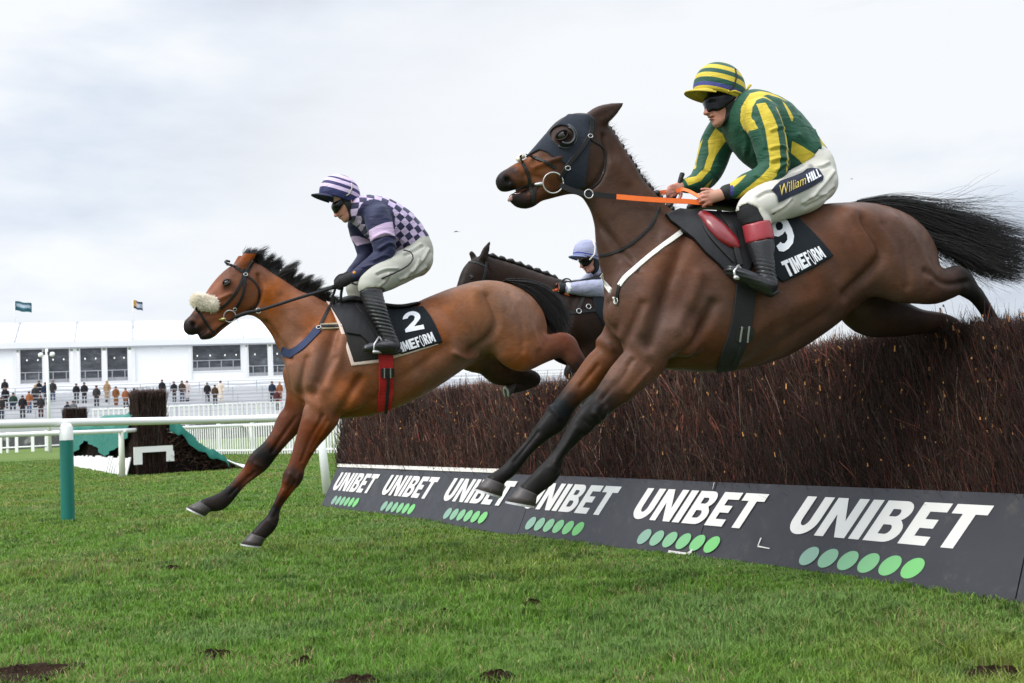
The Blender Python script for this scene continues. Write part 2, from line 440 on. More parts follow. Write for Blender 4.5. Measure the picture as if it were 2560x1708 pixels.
# bare soil where hooves have torn the turf: (px, py, radius)
DIV = [(40, 1694, .15), (530, 1634, .055), (760, 1655, .04), (890, 1708, .06), (1240, 1692, .05), (2490, 1694, .08), (1110, 1540, .04), (430, 1425, .045), (1330, 1520, .035)]
DIVW = []
for x_, y_, r_ in DIV:
    d_ = ray(x_, y_); p_ = CAM + d_ * (-1 / d_[2]); DIVW.append((p_[0], p_[1], r_))

def build_ground():
    ys = np.concatenate([np.arange(-6, 16, .25), np.arange(16, 40, 1.), np.arange(40, 160, 6.), [400, 1500]])
    us = np.linspace(-1, 1, 121); us = np.sign(us) * np.abs(us) ** 1.6
    Yg, U = np.meshgrid(ys, us, indexing='ij'); Xg = U * (14 + np.maximum(Yg, 0) * 1.6)
    Z = zt(np.minimum(Yg, 75)) + (vnoise(Xg * .8, Yg * .8, 3) - .5) * .05 * (Yg < 30)
    V = np.stack([Xg, Yg, Z], -1).reshape(-1, 3); a, b = Yg.shape
    i = np.arange((a - 1) * (b - 1)); r, c = i // (b - 1), i % (b - 1); q = r * b + c
    Q = np.stack([q, q + 1, q + b + 1, q + b], 1)[:, ::-1]
    t = NT('turf'); pos = t.obj()
    n1 = t.noise(.5, 5, .6, pos); n2 = t.noise(3.2, 6, .6, pos); n3 = t.noise(38, 4, .7, pos)
    c = t.ramp(n1, [(.3, (.072, .130, .022)), (.5, (.095, .165, .028)), (.7, (.125, .190, .036))])
    c = t.mix(t.rng(n2, .35, .75, 0, .75), c, (.085, .105, .035))
    c = t.mix(t.rng(n3, .4, .8, 0, .55), c, (.045, .070, .016))
    # mown bands across the far turf
    sp = t.n('ShaderNodeSeparateXYZ', {0: pos}); far = t.rng(sp.outputs[1], 9, 22, 0, 1)
    c = t.mix(t.math('MULTIPLY', far, t.rng(t.noise(.12, 3, .5, t.map((.3, 3.2, 1), pos)), .42, .6, 0, .55)), c, (.135, .180, .045))
    t.to('Base Color', c); t.to('Roughness', .85); t.to('Specular IOR Level', .15); t.bump(n3, .6, .03)
    return tag(link('ground', mesh_np('ground', V, Q, smooth=True), t.m), kind='structure')
ground = build_ground()

def build_soil():
    for x_, y_, r_ in DIVW:
        n = 26; V = []; Q = []; T = []
        for j in range(7):
            for i in range(n):
                th = 2 * math.pi * i / n; rr = r_ * j / 6 * (1.0 + .35 * sn(th * 3 + x_ * 9) * rnd.uniform(.5, 1)) * 1.15
                h = .022 * (1 - (j / 6) ** 2) * rnd.uniform(.0, 1.8) + .003
                V.append((x_ + rr * cs(th) * 1.5, y_ + rr * sn(th), h + float((vnoise(np.array(x_ * .8), np.array(y_ * .8), 3) - .5) * .05)))
        for j in range(6):
            for i in range(n): Q.append((j * n + i, j * n + (i + 1) % n, (j + 1) * n + (i + 1) % n, (j + 1) * n + i))
        tag(link('soil', mesh_np('soil', V, Q), mat('soil', (.030, .017, .010), .95, .5, 30, .1, bump=1, bs=90, bd=.02)), kind='structure')
build_soil()

def build_grass():
    def sample(n, y0, y1, pw):
        u = RG.random(n); k = 2 - pw
        return (y0 ** k + u * (y1 ** k - y0 ** k)) ** (1 / k)
    N = 640000
    Y = sample(N, 3.1, 48, 1.95); X = (RG.random(N) * 2 - 1) * (.56 * Y + .9)
    X = X + (vnoise(X * 14, Y * 14, 5) - .5) * .07; Y = Y + (vnoise(X * 14, Y * 14, 6) - .5) * .07
    off = (X - A0[0]) * FN[0] + (Y - A0[1]) * FN[1]; s_ = (X - A0[0]) * FD[0] + (Y - A0[1]) * FD[1]
    keep = ~((off > .012) & (s_ < 10.15) & (off < 1.2)) & ~((off > 1.2) & (s_ < 9.0))
    for x_, y_, r_ in DIVW:
        q = ((X - x_) / 1.5) ** 2 + (Y - y_) ** 2; keep &= ~((q < (r_ * 1.15) ** 2) & (RG.random(N) < .90 * np.clip(1.9 - 1.75 * np.sqrt(q) / r_ * (.6 + .8 * vnoise(X * 17, Y * 17, 31)), 0, 1)))
    X, Y = X[keep], Y[keep]; off = off[keep]; s_ = s_[keep]; n = len(X)
    clump = vnoise(X * 2.6, Y * 2.6, 1); patch = vnoise(X * .55, Y * .55, 2); fine = vnoise(X * 9, Y * 9, 8)
    tuft = np.clip(vnoise(X * 5.2, Y * 5.2, 41) - .55, 0, 1) * 2.2; hgt = (.019 + .030 * clump ** 1.5 + .020 * RG.random(n) + .034 * tuft) * (.72 + .5 * patch) * np.where(Y > 18, .8, 1)
    edge = (off > -.16) & (off <= .02) & (s_ < 10.3); near = np.clip((off + .95) / .75, 0, 1) * (s_ < 10.3); hgt = hgt * (.88 - .46 * near); hgt = np.where(edge, hgt * 1.15, hgt)
    wid = .00185 * (np.maximum(Y, 4) / 4) ** .95 * (.7 + .7 * RG.random(n))
    az = RG.random(n) * 6.283; ln = (.20 + 1.25 * RG.random(n) ** 1.1) * hgt
    laz = az + 1.57 * (RG.random(n) - .5) + 1.57
    lx, ly = np.cos(laz) * ln, np.sin(laz) * ln; sx_, sy_ = np.cos(az) * wid, np.sin(az) * wid
    z0 = zt(Y) - .012 + (vnoise(X * .8, Y * .8, 3) - .5) * .05 * (Y < 30)
    V = np.empty((n, 5, 3), np.float32)
    V[:, 0] = np.stack([X - sx_, Y - sy_, z0], 1); V[:, 1] = np.stack([X + sx_, Y + sy_, z0], 1)
    mx, my, mz = X + lx * .32, Y + ly * .32, z0 + .012 + hgt * .62
    V[:, 2] = np.stack([mx + sx_ * .8, my + sy_ * .8, mz], 1); V[:, 3] = np.stack([mx - sx_ * .8, my - sy_ * .8, mz], 1)
    V[:, 4] = np.stack([X + lx, Y + ly, z0 + .012 + hgt * .97], 1)
    b = np.arange(n)[:, None] * 5
    Q = b + np.array([0, 1, 2, 3]); T = b + np.array([3, 2, 4])
    base = np.array([.112, .222, .026]); yel = np.array([.215, .245, .050]); dk = np.array([.046, .098, .014]); dry = np.array([.30, .24, .11]); blu = np.array([.130, .215, .062])
    f = RG.random(n); w1 = np.clip((patch - .45) * 1.6 + (f - .5) * .6, 0, 1)[:, None]; C = base * (1 - w1) + yel * w1
    w2 = np.clip((.50 - fine) * 1.9 + (.5 - vnoise(X * 3.1, Y * 3.1, 77)) * .9 + (RG.random(n) - .55) * .8, 0, .85)[:, None]; C = C * (1 - w2) + dk * w2
    w4 = np.clip((vnoise(X * 1.3, Y * 1.3, 14) - .55) * 2, 0, .7)[:, None]; C = C * (1 - w4) + blu * w4
    dr = (RG.random(n) < .06 + .16 * (vnoise(X * 1.7, Y * 1.7, 9) > .68))[:, None]; C = np.where(dr, dry * (.5 + .7 * RG.random(n)[:, None]), C)
    C = C * (.72 + .75 * RG.random(n)[:, None] ** 1.3)
    me = mesh_np('grass', V, Q, T, smooth=True); add_col(me, np.repeat(C, 5, 0))
    t = NT('grass_blade'); c = t.attr('Col'); t.to('Base Color', c); t.to('Roughness', .55); t.to('Specular IOR Level', .25)
    tr = t.n('ShaderNodeBsdfTranslucent', {0: c}); ms = t.n('ShaderNodeMixShader', {0: .35}); t.t.links.new(t.b.outputs[0], ms.inputs[1]); t.t.links.new(tr.outputs[0], ms.inputs[2])
    t.t.links.new(ms.outputs[0], t.t.nodes['Material Output'].inputs[0])
    tag(link('grass', me, t.m), kind='stuff')
build_grass()

# ---- birch: thin bent twigs as three-sided rods, one mesh
def twigs(B, D, L, R, C, bend, tip=None, tipc=None):
    """B base points, D unit directions, L lengths, R radii, C colours, bend vectors; tips of some cut pale"""
    n = len(B); ts = np.array([0, .4, .75, 1.0]); rs = np.array([1, .85, .65, .35])
    a = np.cross(D, np.array([.31, .77, .55])); a /= np.linalg.norm(a, axis=1)[:, None]; b = np.cross(D, a)
    V = np.empty((n, 4, 3, 3), np.float32)
    for i in range(4):
        c = B + D * (L * ts[i])[:, None] + bend * ((ts[i] ** 2) * L)[:, None]
        rr = R * (rs[i] if tip is None else np.where(tip, np.maximum(rs[i], .8), rs[i]))
        for j in range(3):
            th = 2.0944 * j; V[:, i, j] = c + (a * cs(th) + b * sn(th)) * rr[:, None]
    base = np.arange(n)[:, None] * 12; Q = []
    for i in range(3):
        for j in range(3): Q.append(base + np.array([i * 3 + j, i * 3 + (j + 1) % 3, i * 3 + 3 + (j + 1) % 3, i * 3 + 3 + j]))
    T = [base + np.array([9, 10, 11])]
    Cc = np.repeat(C[:, None], 12, 1).reshape(n, 4, 3, 3)
    if tip is not None: Cc[tip, 3] = tipc[tip][:, None]; 
    return V.reshape(-1, 3), np.concatenate(Q), np.concatenate(T), Cc.reshape(-1, 3)

def twig_colours(n):
    pal = np.array([[.0125, .0065, .0045], [.024, .012, .0085], [.038, .0155, .011], [.034, .026, .020], [.085, .068, .055], [.075, .024, .020]])
    i = RG.choice(6, n, p=[.34, .28, .14, .13, .05, .06]); return pal[i] * (.7 + .6 * RG.random((n, 1)))
BIRCH = colmat('birch_twigs', .7, .25, .2, 60, 0)
BIRCHCORE = mat('birch_core', (.012, .008, .0065), .95, .6, 40, .1, bump=1, bs=60, bd=.03)

def hface(z): return .27 + .15 * np.clip((z - .45) / .95, 0, 1)
HZ = 1.36
def htop(s_): return HZ + .035 * np.sin(s_ * .9 + .5) + .02 * np.sin(s_ * 2.3)

def build_hedge():
    ss = np.linspace(-2.4, 10.05, 90); prof = []
    root = empty('birch_fence', tuple(fp(4, .6, 0)))
    tag(root, 'long dark steeplechase fence of packed birch twigs with a sloping hoarding along its foot', 'fence')
    V = []; 
    for s_ in ss:
        zt_ = htop(s_) - .05; ring = []
        for z in np.linspace(.1, zt_, 8): ring.append(fp(s_, hface(z) + .03, z))
        for o in (.56, .70, .82): ring.append(fp(s_, o, zt_ + .01))
        for z in np.linspace(zt_ - .02, .0, 5): ring.append(fp(s_, .93 + .1 * (1 - z / zt_), z))
        V += ring
    k = len(ring); Q = []
    for i in range(len(ss) - 1):
        for j in range(k - 1): Q.append((i * k + j, (i + 1) * k + j, (i + 1) * k + j + 1, i * k + j + 1))
    T = []
    for e_, rv in ((0, 0), (len(ss) - 1, 1)):
        for j in range(1, k - 1):
            f = (e_ * k, e_ * k + j, e_ * k + j + 1); T.append(f[::-1] if rv else f)
    V = np.array(V) - fp(4, .6, 0); V += (RG.random(V.shape) - .5) * .02
    link('birch_core', mesh_np('birch_core', V, Q, T), BIRCHCORE, root)
    # twigs standing in the face, denser where the fence is near
    N = 210000
    s_ = RG.random(N) * 12.3 - 2.2; Yd = A0[1] + FD[1] * s_
    s_ = s_[RG.random(N) < np.clip(4.6 / np.maximum(Yd, 3), 0, 1) ** 1.15]; n = len(s_); Yd = A0[1] + FD[1] * s_
    tp = htop(s_) + .012 * RG.standard_normal(n); L = .13 + .30 * RG.random(n) ** 1.3
    z1 = np.minimum(tp + .009 * RG.standard_normal(n), .40 + (tp + .14 - .40) * RG.random(n) ** .85); z1 = np.where(RG.random(n) < .05, tp + .025 * RG.random(n) ** 2, z1)
    z0 = np.maximum(z1 - L, .30); L = np.maximum(z1 - z0, .08)
    ontop = RG.random(n) < .16; z1 = np.where(ontop, tp, z1)
    prd = .045 * RG.random(n) ** 1.5
    off = hface(z0) + .035 - prd; off = np.where(ontop, .42 + .5 * RG.random(n), off); z0 = np.where(ontop, tp - L * .5, z0); L = np.where(ontop, L * .52, L)
    B = A0 + FD * s_[:, None] + FN * off[:, None]; B[:, 2] = z0
    lean = .20 + .21 * RG.standard_normal(n) + .34 * (vnoise(s_ * 1.1, z0 * 2, 21) - .5); out = .13 + .06 * RG.standard_normal(n); out = np.where(ontop, .25 * RG.standard_normal(n), out)
    wild = RG.random(n) < .20; lean = np.where(wild, .75 * RG.standard_normal(n), lean); L = np.where(wild & ~ontop, np.minimum(L, .20), L)
    D = FD * lean[:, None] + FN * out[:, None] + np.array([0, 0, 1.0]); D /= np.linalg.norm(D, axis=1)[:, None]
    bend = (RG.standard_normal((n, 3)) * .14)
    R = (.00125 + .0014 * RG.random(n) ** 2) * (Yd / 5.2) ** .8; thick = RG.random(n) < .035; R = np.where(thick, R * 2.0, R)
    C = twig_colours(n); C = np.where(thick[:, None], np.array([.075, .028, .018]) * (.5 + .7 * RG.random((n, 1))), C)
    C *= (1 + .055 * np.clip(s_, 0, 10))[:, None] * np.array([1.12, .98, .92]); C *= np.where(RG.random((n, 1)) < .13, 2.6, .9); C *= (.55 + .95 * vnoise(s_ * 2.1, z0 * 2.2, 4) ** 1.3)[:, None]; gry = (vnoise(s_ * 3.0, z0 * 1.2, 14) > .62)[:, None] & (RG.random((n, 1)) < .4); C = np.where(gry, C * np.array([1.5, 1.55, 1.6]), C)
    # cut ends, pale orange, mostly high in the near part of the face
    tip = (RG.random(n) < .030 * np.clip((z1 - .55) / .5, .08, 1)) & ~wild
    tipc = np.array([.50, .235, .075]) * (.35 + .8 * RG.random((n, 1)))
    R = np.where(tip, R * 1.9, R)
    # side shoots forking off the stems
    k_ = np.where((RG.random(n) < .38) & ~ontop)[0]; u_ = .25 + .6 * RG.random(len(k_)); B2 = B[k_] + D[k_] * (L[k_] * u_)[:, None] + bend[k_] * (u_ ** 2 * L[k_])[:, None]
    D2 = D[k_] * .8 + FD * (RG.standard_normal((len(k_), 1)) * .55) + FN * (-.12 + .2 * RG.standard_normal((len(k_), 1))); D2 /= np.linalg.norm(D2, axis=1)[:, None]
    L2 = np.minimum(.05 + .13 * RG.random(len(k_)), np.maximum(.03, tp[k_] + .01 - B2[:, 2]))
    V, Q, T, Cc = twigs(np.concatenate([B, B2]), np.concatenate([D, D2]), np.concatenate([L, L2]), np.concatenate([R, R[k_] * .65]), np.concatenate([C, C[k_] * 1.1]), np.concatenate([bend, RG.standard_normal((len(k_), 3)) * .25]))
    V -= fp(4, .6, 0).astype(np.float32)
    me = mesh_np('birch_twigs', V, Q, T, smooth=True); add_col(me, Cc); link('birch_twigs', me, BIRCH, root)
    # the cut ends themselves
    e_ = B[tip] + D[tip] * L[tip][:, None] + bend[tip] * L[tip][:, None] + FN * -.006; m = len(e_); ll = .010 + .030 * RG.random(m) ** 2.5
    V, Q, T, Cc = twigs(e_ - D[tip] * ll[:, None], D[tip], ll, R[tip] * 1.25, tipc[tip], bend[tip] * 0, np.ones(m, bool), tipc[tip])
    V -= fp(4, .6, 0).astype(np.float32)
    me = mesh_np('cut_ends', V, Q, T); add_col(me, Cc); link('cut_ends', me, BIRCH, root)
    return root
hedge = build_hedge()

# ---- lettering as filled polygons
def glyph(ch):
    """outline loops of bold capitals, unit height"""
    def arc(cx, cy, rx, ry, a0, a1, n=10): return [(cx + rx * cs(math.radians(a0 + (a1 - a0) * i / n)), cy + ry * sn(math.radians(a0 + (a1 - a0) * i / n))) for i in range(n + 1)]
    st = .30
    if ch == 'U':
        w = .86; return w, [[(0, 1), (0, .34)] + arc(w / 2, .38, w / 2, .39, 180, 360, 14) + [(w, .34), (w, 1), (w - st, 1), (w - st, .40)] + arc(w / 2, .40, w / 2 - st, .17, 360, 180, 10) + [(st, .40), (st, 1)]]
    if ch == 'N': return .92, [[(0, 0), (0, 1), (.30, 1), (.64, .42), (.64, 1), (.92, 1), (.92, 0), (.62, 0), (.28, .58), (.28, 0)]]
    if ch == 'I': return .30, [[(0, 0), (0, 1), (.30, 1), (.30, 0)]]
    if ch == 'B':
        return .84, [[(0, 0), (0, 1), (.50, 1)] + arc(.52, .755, .28, .245, 90, -60, 9) + [(.70, .52)] + arc(.52, .275, .33, .275, 50, -90, 9) + [(.5, 0)],
                     [(.28, .62), (.28, .80), (.44, .80)] + arc(.45, .71, .08, .09, 80, -80, 5) + [(.44, .62)], [(.28, .19), (.28, .42), (.45, .42)] + arc(.46, .305, .1, .115, 80, -80, 5) + [(.45, .19)]]
    if ch == 'E': return .70, [[(0, 0), (0, 1), (.70, 1), (.70, .79), (.29, .79), (.29, .61), (.62, .61), (.62, .40), (.29, .40), (.29, .21), (.70, .21), (.70, 0)]]
    if ch == 'T': return .84, [[(.27, 0), (.27, .78), (0, .78), (0, 1), (.84, 1), (.84, .78), (.57, .78), (.57, 0)]]
    if ch == 'M': return .62, [[(0, 0), (0, 1), (.19, 1), (.31, .5), (.43, 1), (.62, 1), (.62, 0), (.46, 0), (.46, .55), (.36, .12), (.26, .12), (.16, .55), (.16, 0)]]
    if ch == 'F': return .42, [[(0, 0), (0, 1), (.42, 1), (.42, .82), (.19, .82), (.19, .6), (.38, .6), (.38, .43), (.19, .43), (.19, 0)]]
    if ch == 'O': return .40, [arc(.2, .5, .2, .55, 0, 360, 20)[:-1], arc(.2, .5, .07, .38, 0, 360, 16)[:-1]]
    if ch == 'R': return .46, [[(0, 0), (0, 1), (.26, 1)] + arc(.26, .76, .20, .24, 90, -50, 8) + [(.33, .50), (.48, 0), (.29, 0), (.19, .42), (.17, .42), (.17, 0)], [(.17, .6), (.17, .84), (.24, .84), (.28, .72), (.24, .6)]]
    if ch == '9':
        o = arc(.33, .68, .33, .32, -60, 200, 18)
        return .7, [arc(.34, .66, .34, .34, 250, 0, 20)[::1] + [(.68, .40)] + arc(.33, .38, .35, .38, 0, -150, 12) + arc(.33, .36, .16, .18, 210, 360, 8) + [(.50, .42)], arc(.33, .67, .15, .16, 0, 360, 14)[:-1]]
    if ch == '2':
        return .66, [[(0, .70)] + arc(.33, .68, .33, .32, 175, -25, 16) + [(.34, .22), (.68, .22), (.68, 0), (0, 0), (0, .16), (.40, .54)] + arc(.32, .68, .13, .13, -40, 170, 10)]
    if ch == 'H': return .62, [[(0, 0), (0, 1), (.2, 1), (.2, .6), (.42, .6), (.42, 1), (.62, 1), (.62, 0), (.42, 0), (.42, .4), (.2, .4), (.2, 0)]]
    if ch == 'L': return .44, [[(0, 0), (0, 1), (.2, 1), (.2, .2), (.44, .2), (.44, 0)]]
    return .3, []
def text_geo(txt, gap=.12, scale_x=1.0, thin=None):
    """2D vertices and triangles of a word, unit height; returns total width"""
    x = 0; V = []; T = []
    for ch in txt:
        if thin and ch in thin: w, loops = thin[ch]
        else: w, loops = glyph(ch)
        if loops:
            tri = tessellate_polygon([[Vector((p[0], p[1], 0)) for p in lp] for lp in loops]); fl = [p for lp in loops for p in lp]
            b = len(V); V += [((x + p[0]) * scale_x, p[1]) for p in fl]
            for t_ in tri:
                a_, b_, c_ = [fl[i] for i in t_]; ar = (b_[0] - a_[0]) * (c_[1] - a_[1]) - (b_[1] - a_[1]) * (c_[0] - a_[0])
                T.append(tuple(b + i for i in (t_ if ar > 0 else t_[::-1])))
        x += w + gap
    return V, T, (x - gap) * scale_x

def build_board():
    root = empty('advertising_board', tuple(fp(4, 0, 0)))
    tag(root, 'sloping charcoal hoarding with white words and green ovals along the foot of the birch fence', 'hoarding')
    o0 = fp(4, 0, 0)
    bp = lambda s_, q, up=0.0: fp(s_, .25 * q, .5 * q) - o0 + np.array([-FN[0] * .5, -FN[1] * .5, .25]) / .559 * up
    t = NT('hoarding_paint'); nn = t.noise(2.5, 6, .6)
    c = t.mix(t.rng(nn, .3, .7, 0, 1), (.022, .022, .027), (.031, .031, .036))
    sc = t.rng(t.noise(48, 4, .85), .70, .73, 0, .8); c = t.mix(sc, c, (.42, .41, .40))                      # chips and splashes of mud and paint
    c = t.mix(t.rng(t.noise(5, 8, .78), .56, .74, 0, .7), c, (.085, .076, .064))
    t.to('Base Color', c); t.to('Roughness', t.rng(t.noise(9, 4), .3, .7, .40, .55)); t.to('Specular IOR Level', .38); t.bump(t.noise(3, 4), .25, .02)
    edges = [-2.37, .05, 2.47, 4.89, 7.31, 9.73, 10.04]
    edges = [-2.37, .05, 2.47, 4.89, 7.31, 10.04]
    for i in range(5):
        a, b = edges[i] + .004, edges[i + 1] - .004; m = MB(); V = []
        for s_ in np.linspace(a, b, 9):
            wob = .003 * sn(s_ * 2.1)
            V += [bp(s_, -.10, wob), bp(s_, 1.0, wob), bp(s_, 1.0, wob - .018), bp(s_, -.10, wob - .018)]
        Q = []
        for j in range(8):
            for k in range(4): Q.append((j * 4 + k, j * 4 + (k + 1) % 4, j * 4 + 4 + (k + 1) % 4, j * 4 + 4 + k))
        Q += [(0, 3, 2, 1), (32, 33, 34, 35)]
        m.add(V, Q); m.obj('board_panel', t.m, root)
    m = MB(); V = []                                       # pale top batten, worn away at the near end
    for s_ in np.linspace(5.6, 10.04, 12): V += [bp(s_, 1.002, .010), bp(s_, 1.075, .012), bp(s_, 1.075, -.02), bp(s_, 1.002, -.02)]
    Q = [(j * 4 + k, j * 4 + (k + 1) % 4, j * 4 + 4 + (k + 1) % 4, j * 4 + 4 + k) for j in range(11) for k in range(4)] + [(0, 3, 2, 1), (44, 45, 46, 47)]
    m.add(V, Q); m.obj('top_batten', mat('batten', (.62, .58, .53), .7, .15, 12, wear=((.3, .26, .22), 6, .62)), root)
    white = mat('lettering', (.60, .585, .55), .5, .04, 9, .4, wear=((.42, .40, .38), 30, .70))
    V2, T2, w = text_geo('UNIBET', .115)
    for k in range(6):
        sL = 1.693 + 1.6436 * k; sR = sL - 1.418         # foot of U, tip of T
        qb, qt = .432, .872; sh = .115
        wd = (sL - sR - sh) / w
        V = [bp(sL - p[0] * wd - sh * p[1], qb + (qt - qb) * p[1], .0048) for p in V2]
        m = MB(); m.add(V, (), T2); m.obj('lettering', white, root)
        for j in range(6):
            cx, cy = sL - .26 - .151 * j, .20; n = 28
            el = [(cx - (.064 * cs(th) + .030 * sn(th)) , cy + .108 * sn(th)) for th in np.linspace(0, 2 * math.pi, n, endpoint=False)]
            V = [bp(cx, cy, .0055)] + [bp(a_, b_, .0055) for a_, b_ in el]
            m = MB(); m.add(V, (), [(0, i + 1, (i + 1) % n + 1) for i in range(n)])
            f = j / 5; m.obj('green_oval', mat('oval%d' % j, (.19 - .04 * f, .31 + .11 * f, .24 - .10 * f), .5, .05), root)
    for (s0, q0, s1, q1, w_) in ((1.885, .243, 1.775, .232, .005), (1.878, .345, 1.885, .24, .006), (2.49, .99, 2.485, .90, .003), (2.75, .045, 2.5, .05, .010), (2.5, .09, 2.55, .03, .02)):
        m = MB()                                          # scuffs where the paint is scraped off
        p, q_ = np.array(bp(s0, q0, .0062)), np.array(bp(s1, q1, .0062)); e_ = np.array(bp(s0, q0 + .02, .0062)) - p if abs(s0 - s1) > abs(q0 - q1) * .5 else np.array(bp(s0 + .01, q0, .0062)) - p
        e_ = e_ / np.linalg.norm(e_) * w_; m.add([p - e_, q_ - e_ * .6, q_ + e_ * .6, p + e_], [(0, 1, 2, 3)]); m.obj('scuff_mark', mat('scuff', (.50, .48, .45), .8, .3, 40), root)
build_board()
# ------------------------------------------------------------------ horses
FA = Frame(1950, 5.60, 12)       # leading plane: big dark bay and its rider
FB = Frame(1040, 7.55, 18)      # bright bay on the left
FC = Frame(1480, 9.8, 25)       # dark horse behind, still over the fence

def pr(a, b, l, w=0, c=None): return ((a[0] + b[0]) / 2, (a[1] + b[1]) / 2, math.hypot(a[0] - b[0], a[1] - b[1]) / 2, l, w, c)
def ci(x, y, r, l, w=0, c=None): return (x, y, r, l, w, c)
def stn(fr, rows, pal, dw=0.0):
    out = []
    for x, y, r, l, w, c in rows:
        p = fr.P(x, y, w + dw); q = fr.P(x, y - r, w + dw); col = pal[c] if c else (-1, -1, -1)
        out.append([*p, q[2] - p[2], l, *col])
    return out

def vnormals(V, Q):
    n = np.cross(V[Q[:, 2]] - V[Q[:, 0]], V[Q[:, 3]] - V[Q[:, 1]]); N = np.zeros_like(V)
    for i in range(4):
        for ax in range(3): N[:, ax] += np.bincount(Q[:, i], n[:, ax], len(V))
    return N / np.maximum(np.linalg.norm(N, axis=1), 1e-9)[:, None]

def sculpt(fr, V, Q, feats, gain=1.0):
    """creases (negative) and swellings (positive) along polylines on the near side, mirrored where the far side has the same form"""
    for _pass in (0,):
        N = vnormals(V, Q); D = np.zeros(len(V))
        for pts, w, sg, amp in feats:
            P = np.array([fr.P(x, y, w) for x, y in pts]); P = crv(P, max(2, (len(P) - 1) * 6)) if len(P) > 1 else np.concatenate([P, P])
            d2 = np.full(len(V), 9.)
            for a, b in zip(P[:-1], P[1:]):
                ab = b - a; L = max(ab[0] ** 2 + ab[2] ** 2, 1e-9)
                t = np.clip(((V[:, 0] - a[0]) * ab[0] + (V[:, 2] - a[2]) * ab[2]) / L, 0, 1)
                d2 = np.minimum(d2, (V[:, 0] - a[0] - t * ab[0]) ** 2 + (V[:, 2] - a[2] - t * ab[2]) ** 2)
            side = np.clip((-V[:, 1] - w * .35) / .03, 0, 1) if w > 0 else np.clip(np.abs(V[:, 1]) / .03, 0, 1) if w == 0 else np.clip((V[:, 1] + w * .35) / .03, 0, 1)
            D += gain * amp * np.exp(-d2 / sg ** 2) * side
        V = V + N * D[:, None]
    return V

class Body:
    """mesh of a horse or person with a surface that straps and cloths can be laid on"""
    def __init__(s, fr, V, Q):
        s.fr = fr; s.V = V; s.Q = Q; s.bvh = BVHTree.FromPolygons([tuple(v) for v in V], [tuple(q) for q in Q])
    def hit(s, px, py, wguess=.1):
        d = s.fr.dirl(px, py); o = Vector(s.fr.c); dv = Vector(d).normalized()
        loc, nrm, idx, dist = s.bvh.ray_cast(o, dv)
        if loc is None:
            p = Vector(s.fr.P(px, py, wguess)); q, nrm, idx, dist = s.bvh.find_nearest(p)
            loc = p if dist > .015 else q
            nrm = Vector((0, -1, 0)) if dist > .06 else nrm
        return np.array(loc), np.array(nrm)

def coat(name, spec=.30, rough=.48): return coatmat(name)

def hoof(fr, par, cf, cb, toe, heel, w, hm, sm):
    Cf, Cb, To, He = [fr.P(*p, w) for p in (cf, cb, toe, heel)]
    V = []; n = 20; rings = [(0, 1.06, .043), (.12, 1.0, .045), (.55, 1.0, .051), (1, 1, .057)]
    for t, k, lat in rings:
        c = ((Cf + Cb) * (1 - t) + (To + He) * t) / 2; a = ((Cf - Cb) * (1 - t) + (To - He) * t) / 2 * k
        for i in range(n):
            th = 2 * math.pi * i / n; sq = 1.0 - .10 * max(0, -cs(th))
            V.append(c + a * cs(th) * sq + np.array([0, 1, 0]) * sn(th) * lat)
    Q = [(j * n + i, j * n + (i + 1) % n, (j + 1) * n + (i + 1) % n, (j + 1) * n + i) for j in range(3) for i in range(n)]
    V += [(To + He) / 2, (Cf + Cb) / 2]; T = [(3 * n + i, 3 * n + (i + 1) % n, 4 * n) for i in range(n)] + [((i + 1) % n, i, 4 * n + 1) for i in range(n)]
    h = link('hoof', mesh_np('hoof', V, Q, T, smooth=True), hm, par)
    dn = np.cross(np.array([0, 1, 0]), To - He); dn /= np.linalg.norm(dn); mid = (To + He) / 2
    if dn @ (mid - (Cf + Cb) / 2) < 0: dn = -dn
    a = (To - He) / 2; V = []; 
    for i in range(n):
        th = 2 * math.pi * (i + .5) / n
        if abs(((th + math.pi) % (2 * math.pi)) - math.pi) > 2.6: continue
        for k, dd in ((1.03, 0.0), (1.03, .010), (.66, .010), (.66, 0.0)): V.append(mid + a * cs(th) * k + np.array([0, 1, 0]) * sn(th) * .057 * k + dn * dd)
    # order the open ring from heel to heel
    m_ = len(V) // 4; ang = [math.atan2(V[4 * i][1] - mid[1], (V[4 * i] - mid) @ a / np.linalg.norm(a)) for i in range(m_)]; od = sorted(range(m_), key=lambda i: ang[i])
    V = [V[4 * i + j] for i in od for j in range(4)]
    Q = [(4 * i + j, 4 * i + (j + 1) % 4, 4 * i + 4 + (j + 1) % 4, 4 * i + 4 + j) for i in range(m_ - 1) for j in range(4)]
    link('horseshoe', mesh_np('horseshoe', V, Q), sm, h)

def strands(name, P, R, m, par):
    """P (n, k, 3) polylines, R (n, k) radii: three-sided hairs in one mesh"""
    n, k, _ = P.shape; D = np.gradient(P, axis=1); D /= np.maximum(np.linalg.norm(D, axis=2), 1e-9)[..., None]
    a = np.cross(D, np.array([.2, .9, .3])); a /= np.linalg.norm(a, axis=2)[..., None]; b = np.cross(D, a)
    V = np.stack([P + (a * cs(2.0944 * j) + b * sn(2.0944 * j)) * R[..., None] for j in range(3)], 2)
    base = np.arange(n)[:, None] * (3 * k)
    Q = np.concatenate([base + np.array([i * 3 + j, i * 3 + (j + 1) % 3, i * 3 + 3 + (j + 1) % 3, i * 3 + 3 + j]) for i in range(k - 1) for j in range(3)])
    return link(name, mesh_np(name, V.reshape(-1, 3), Q, smooth=True), m, par)

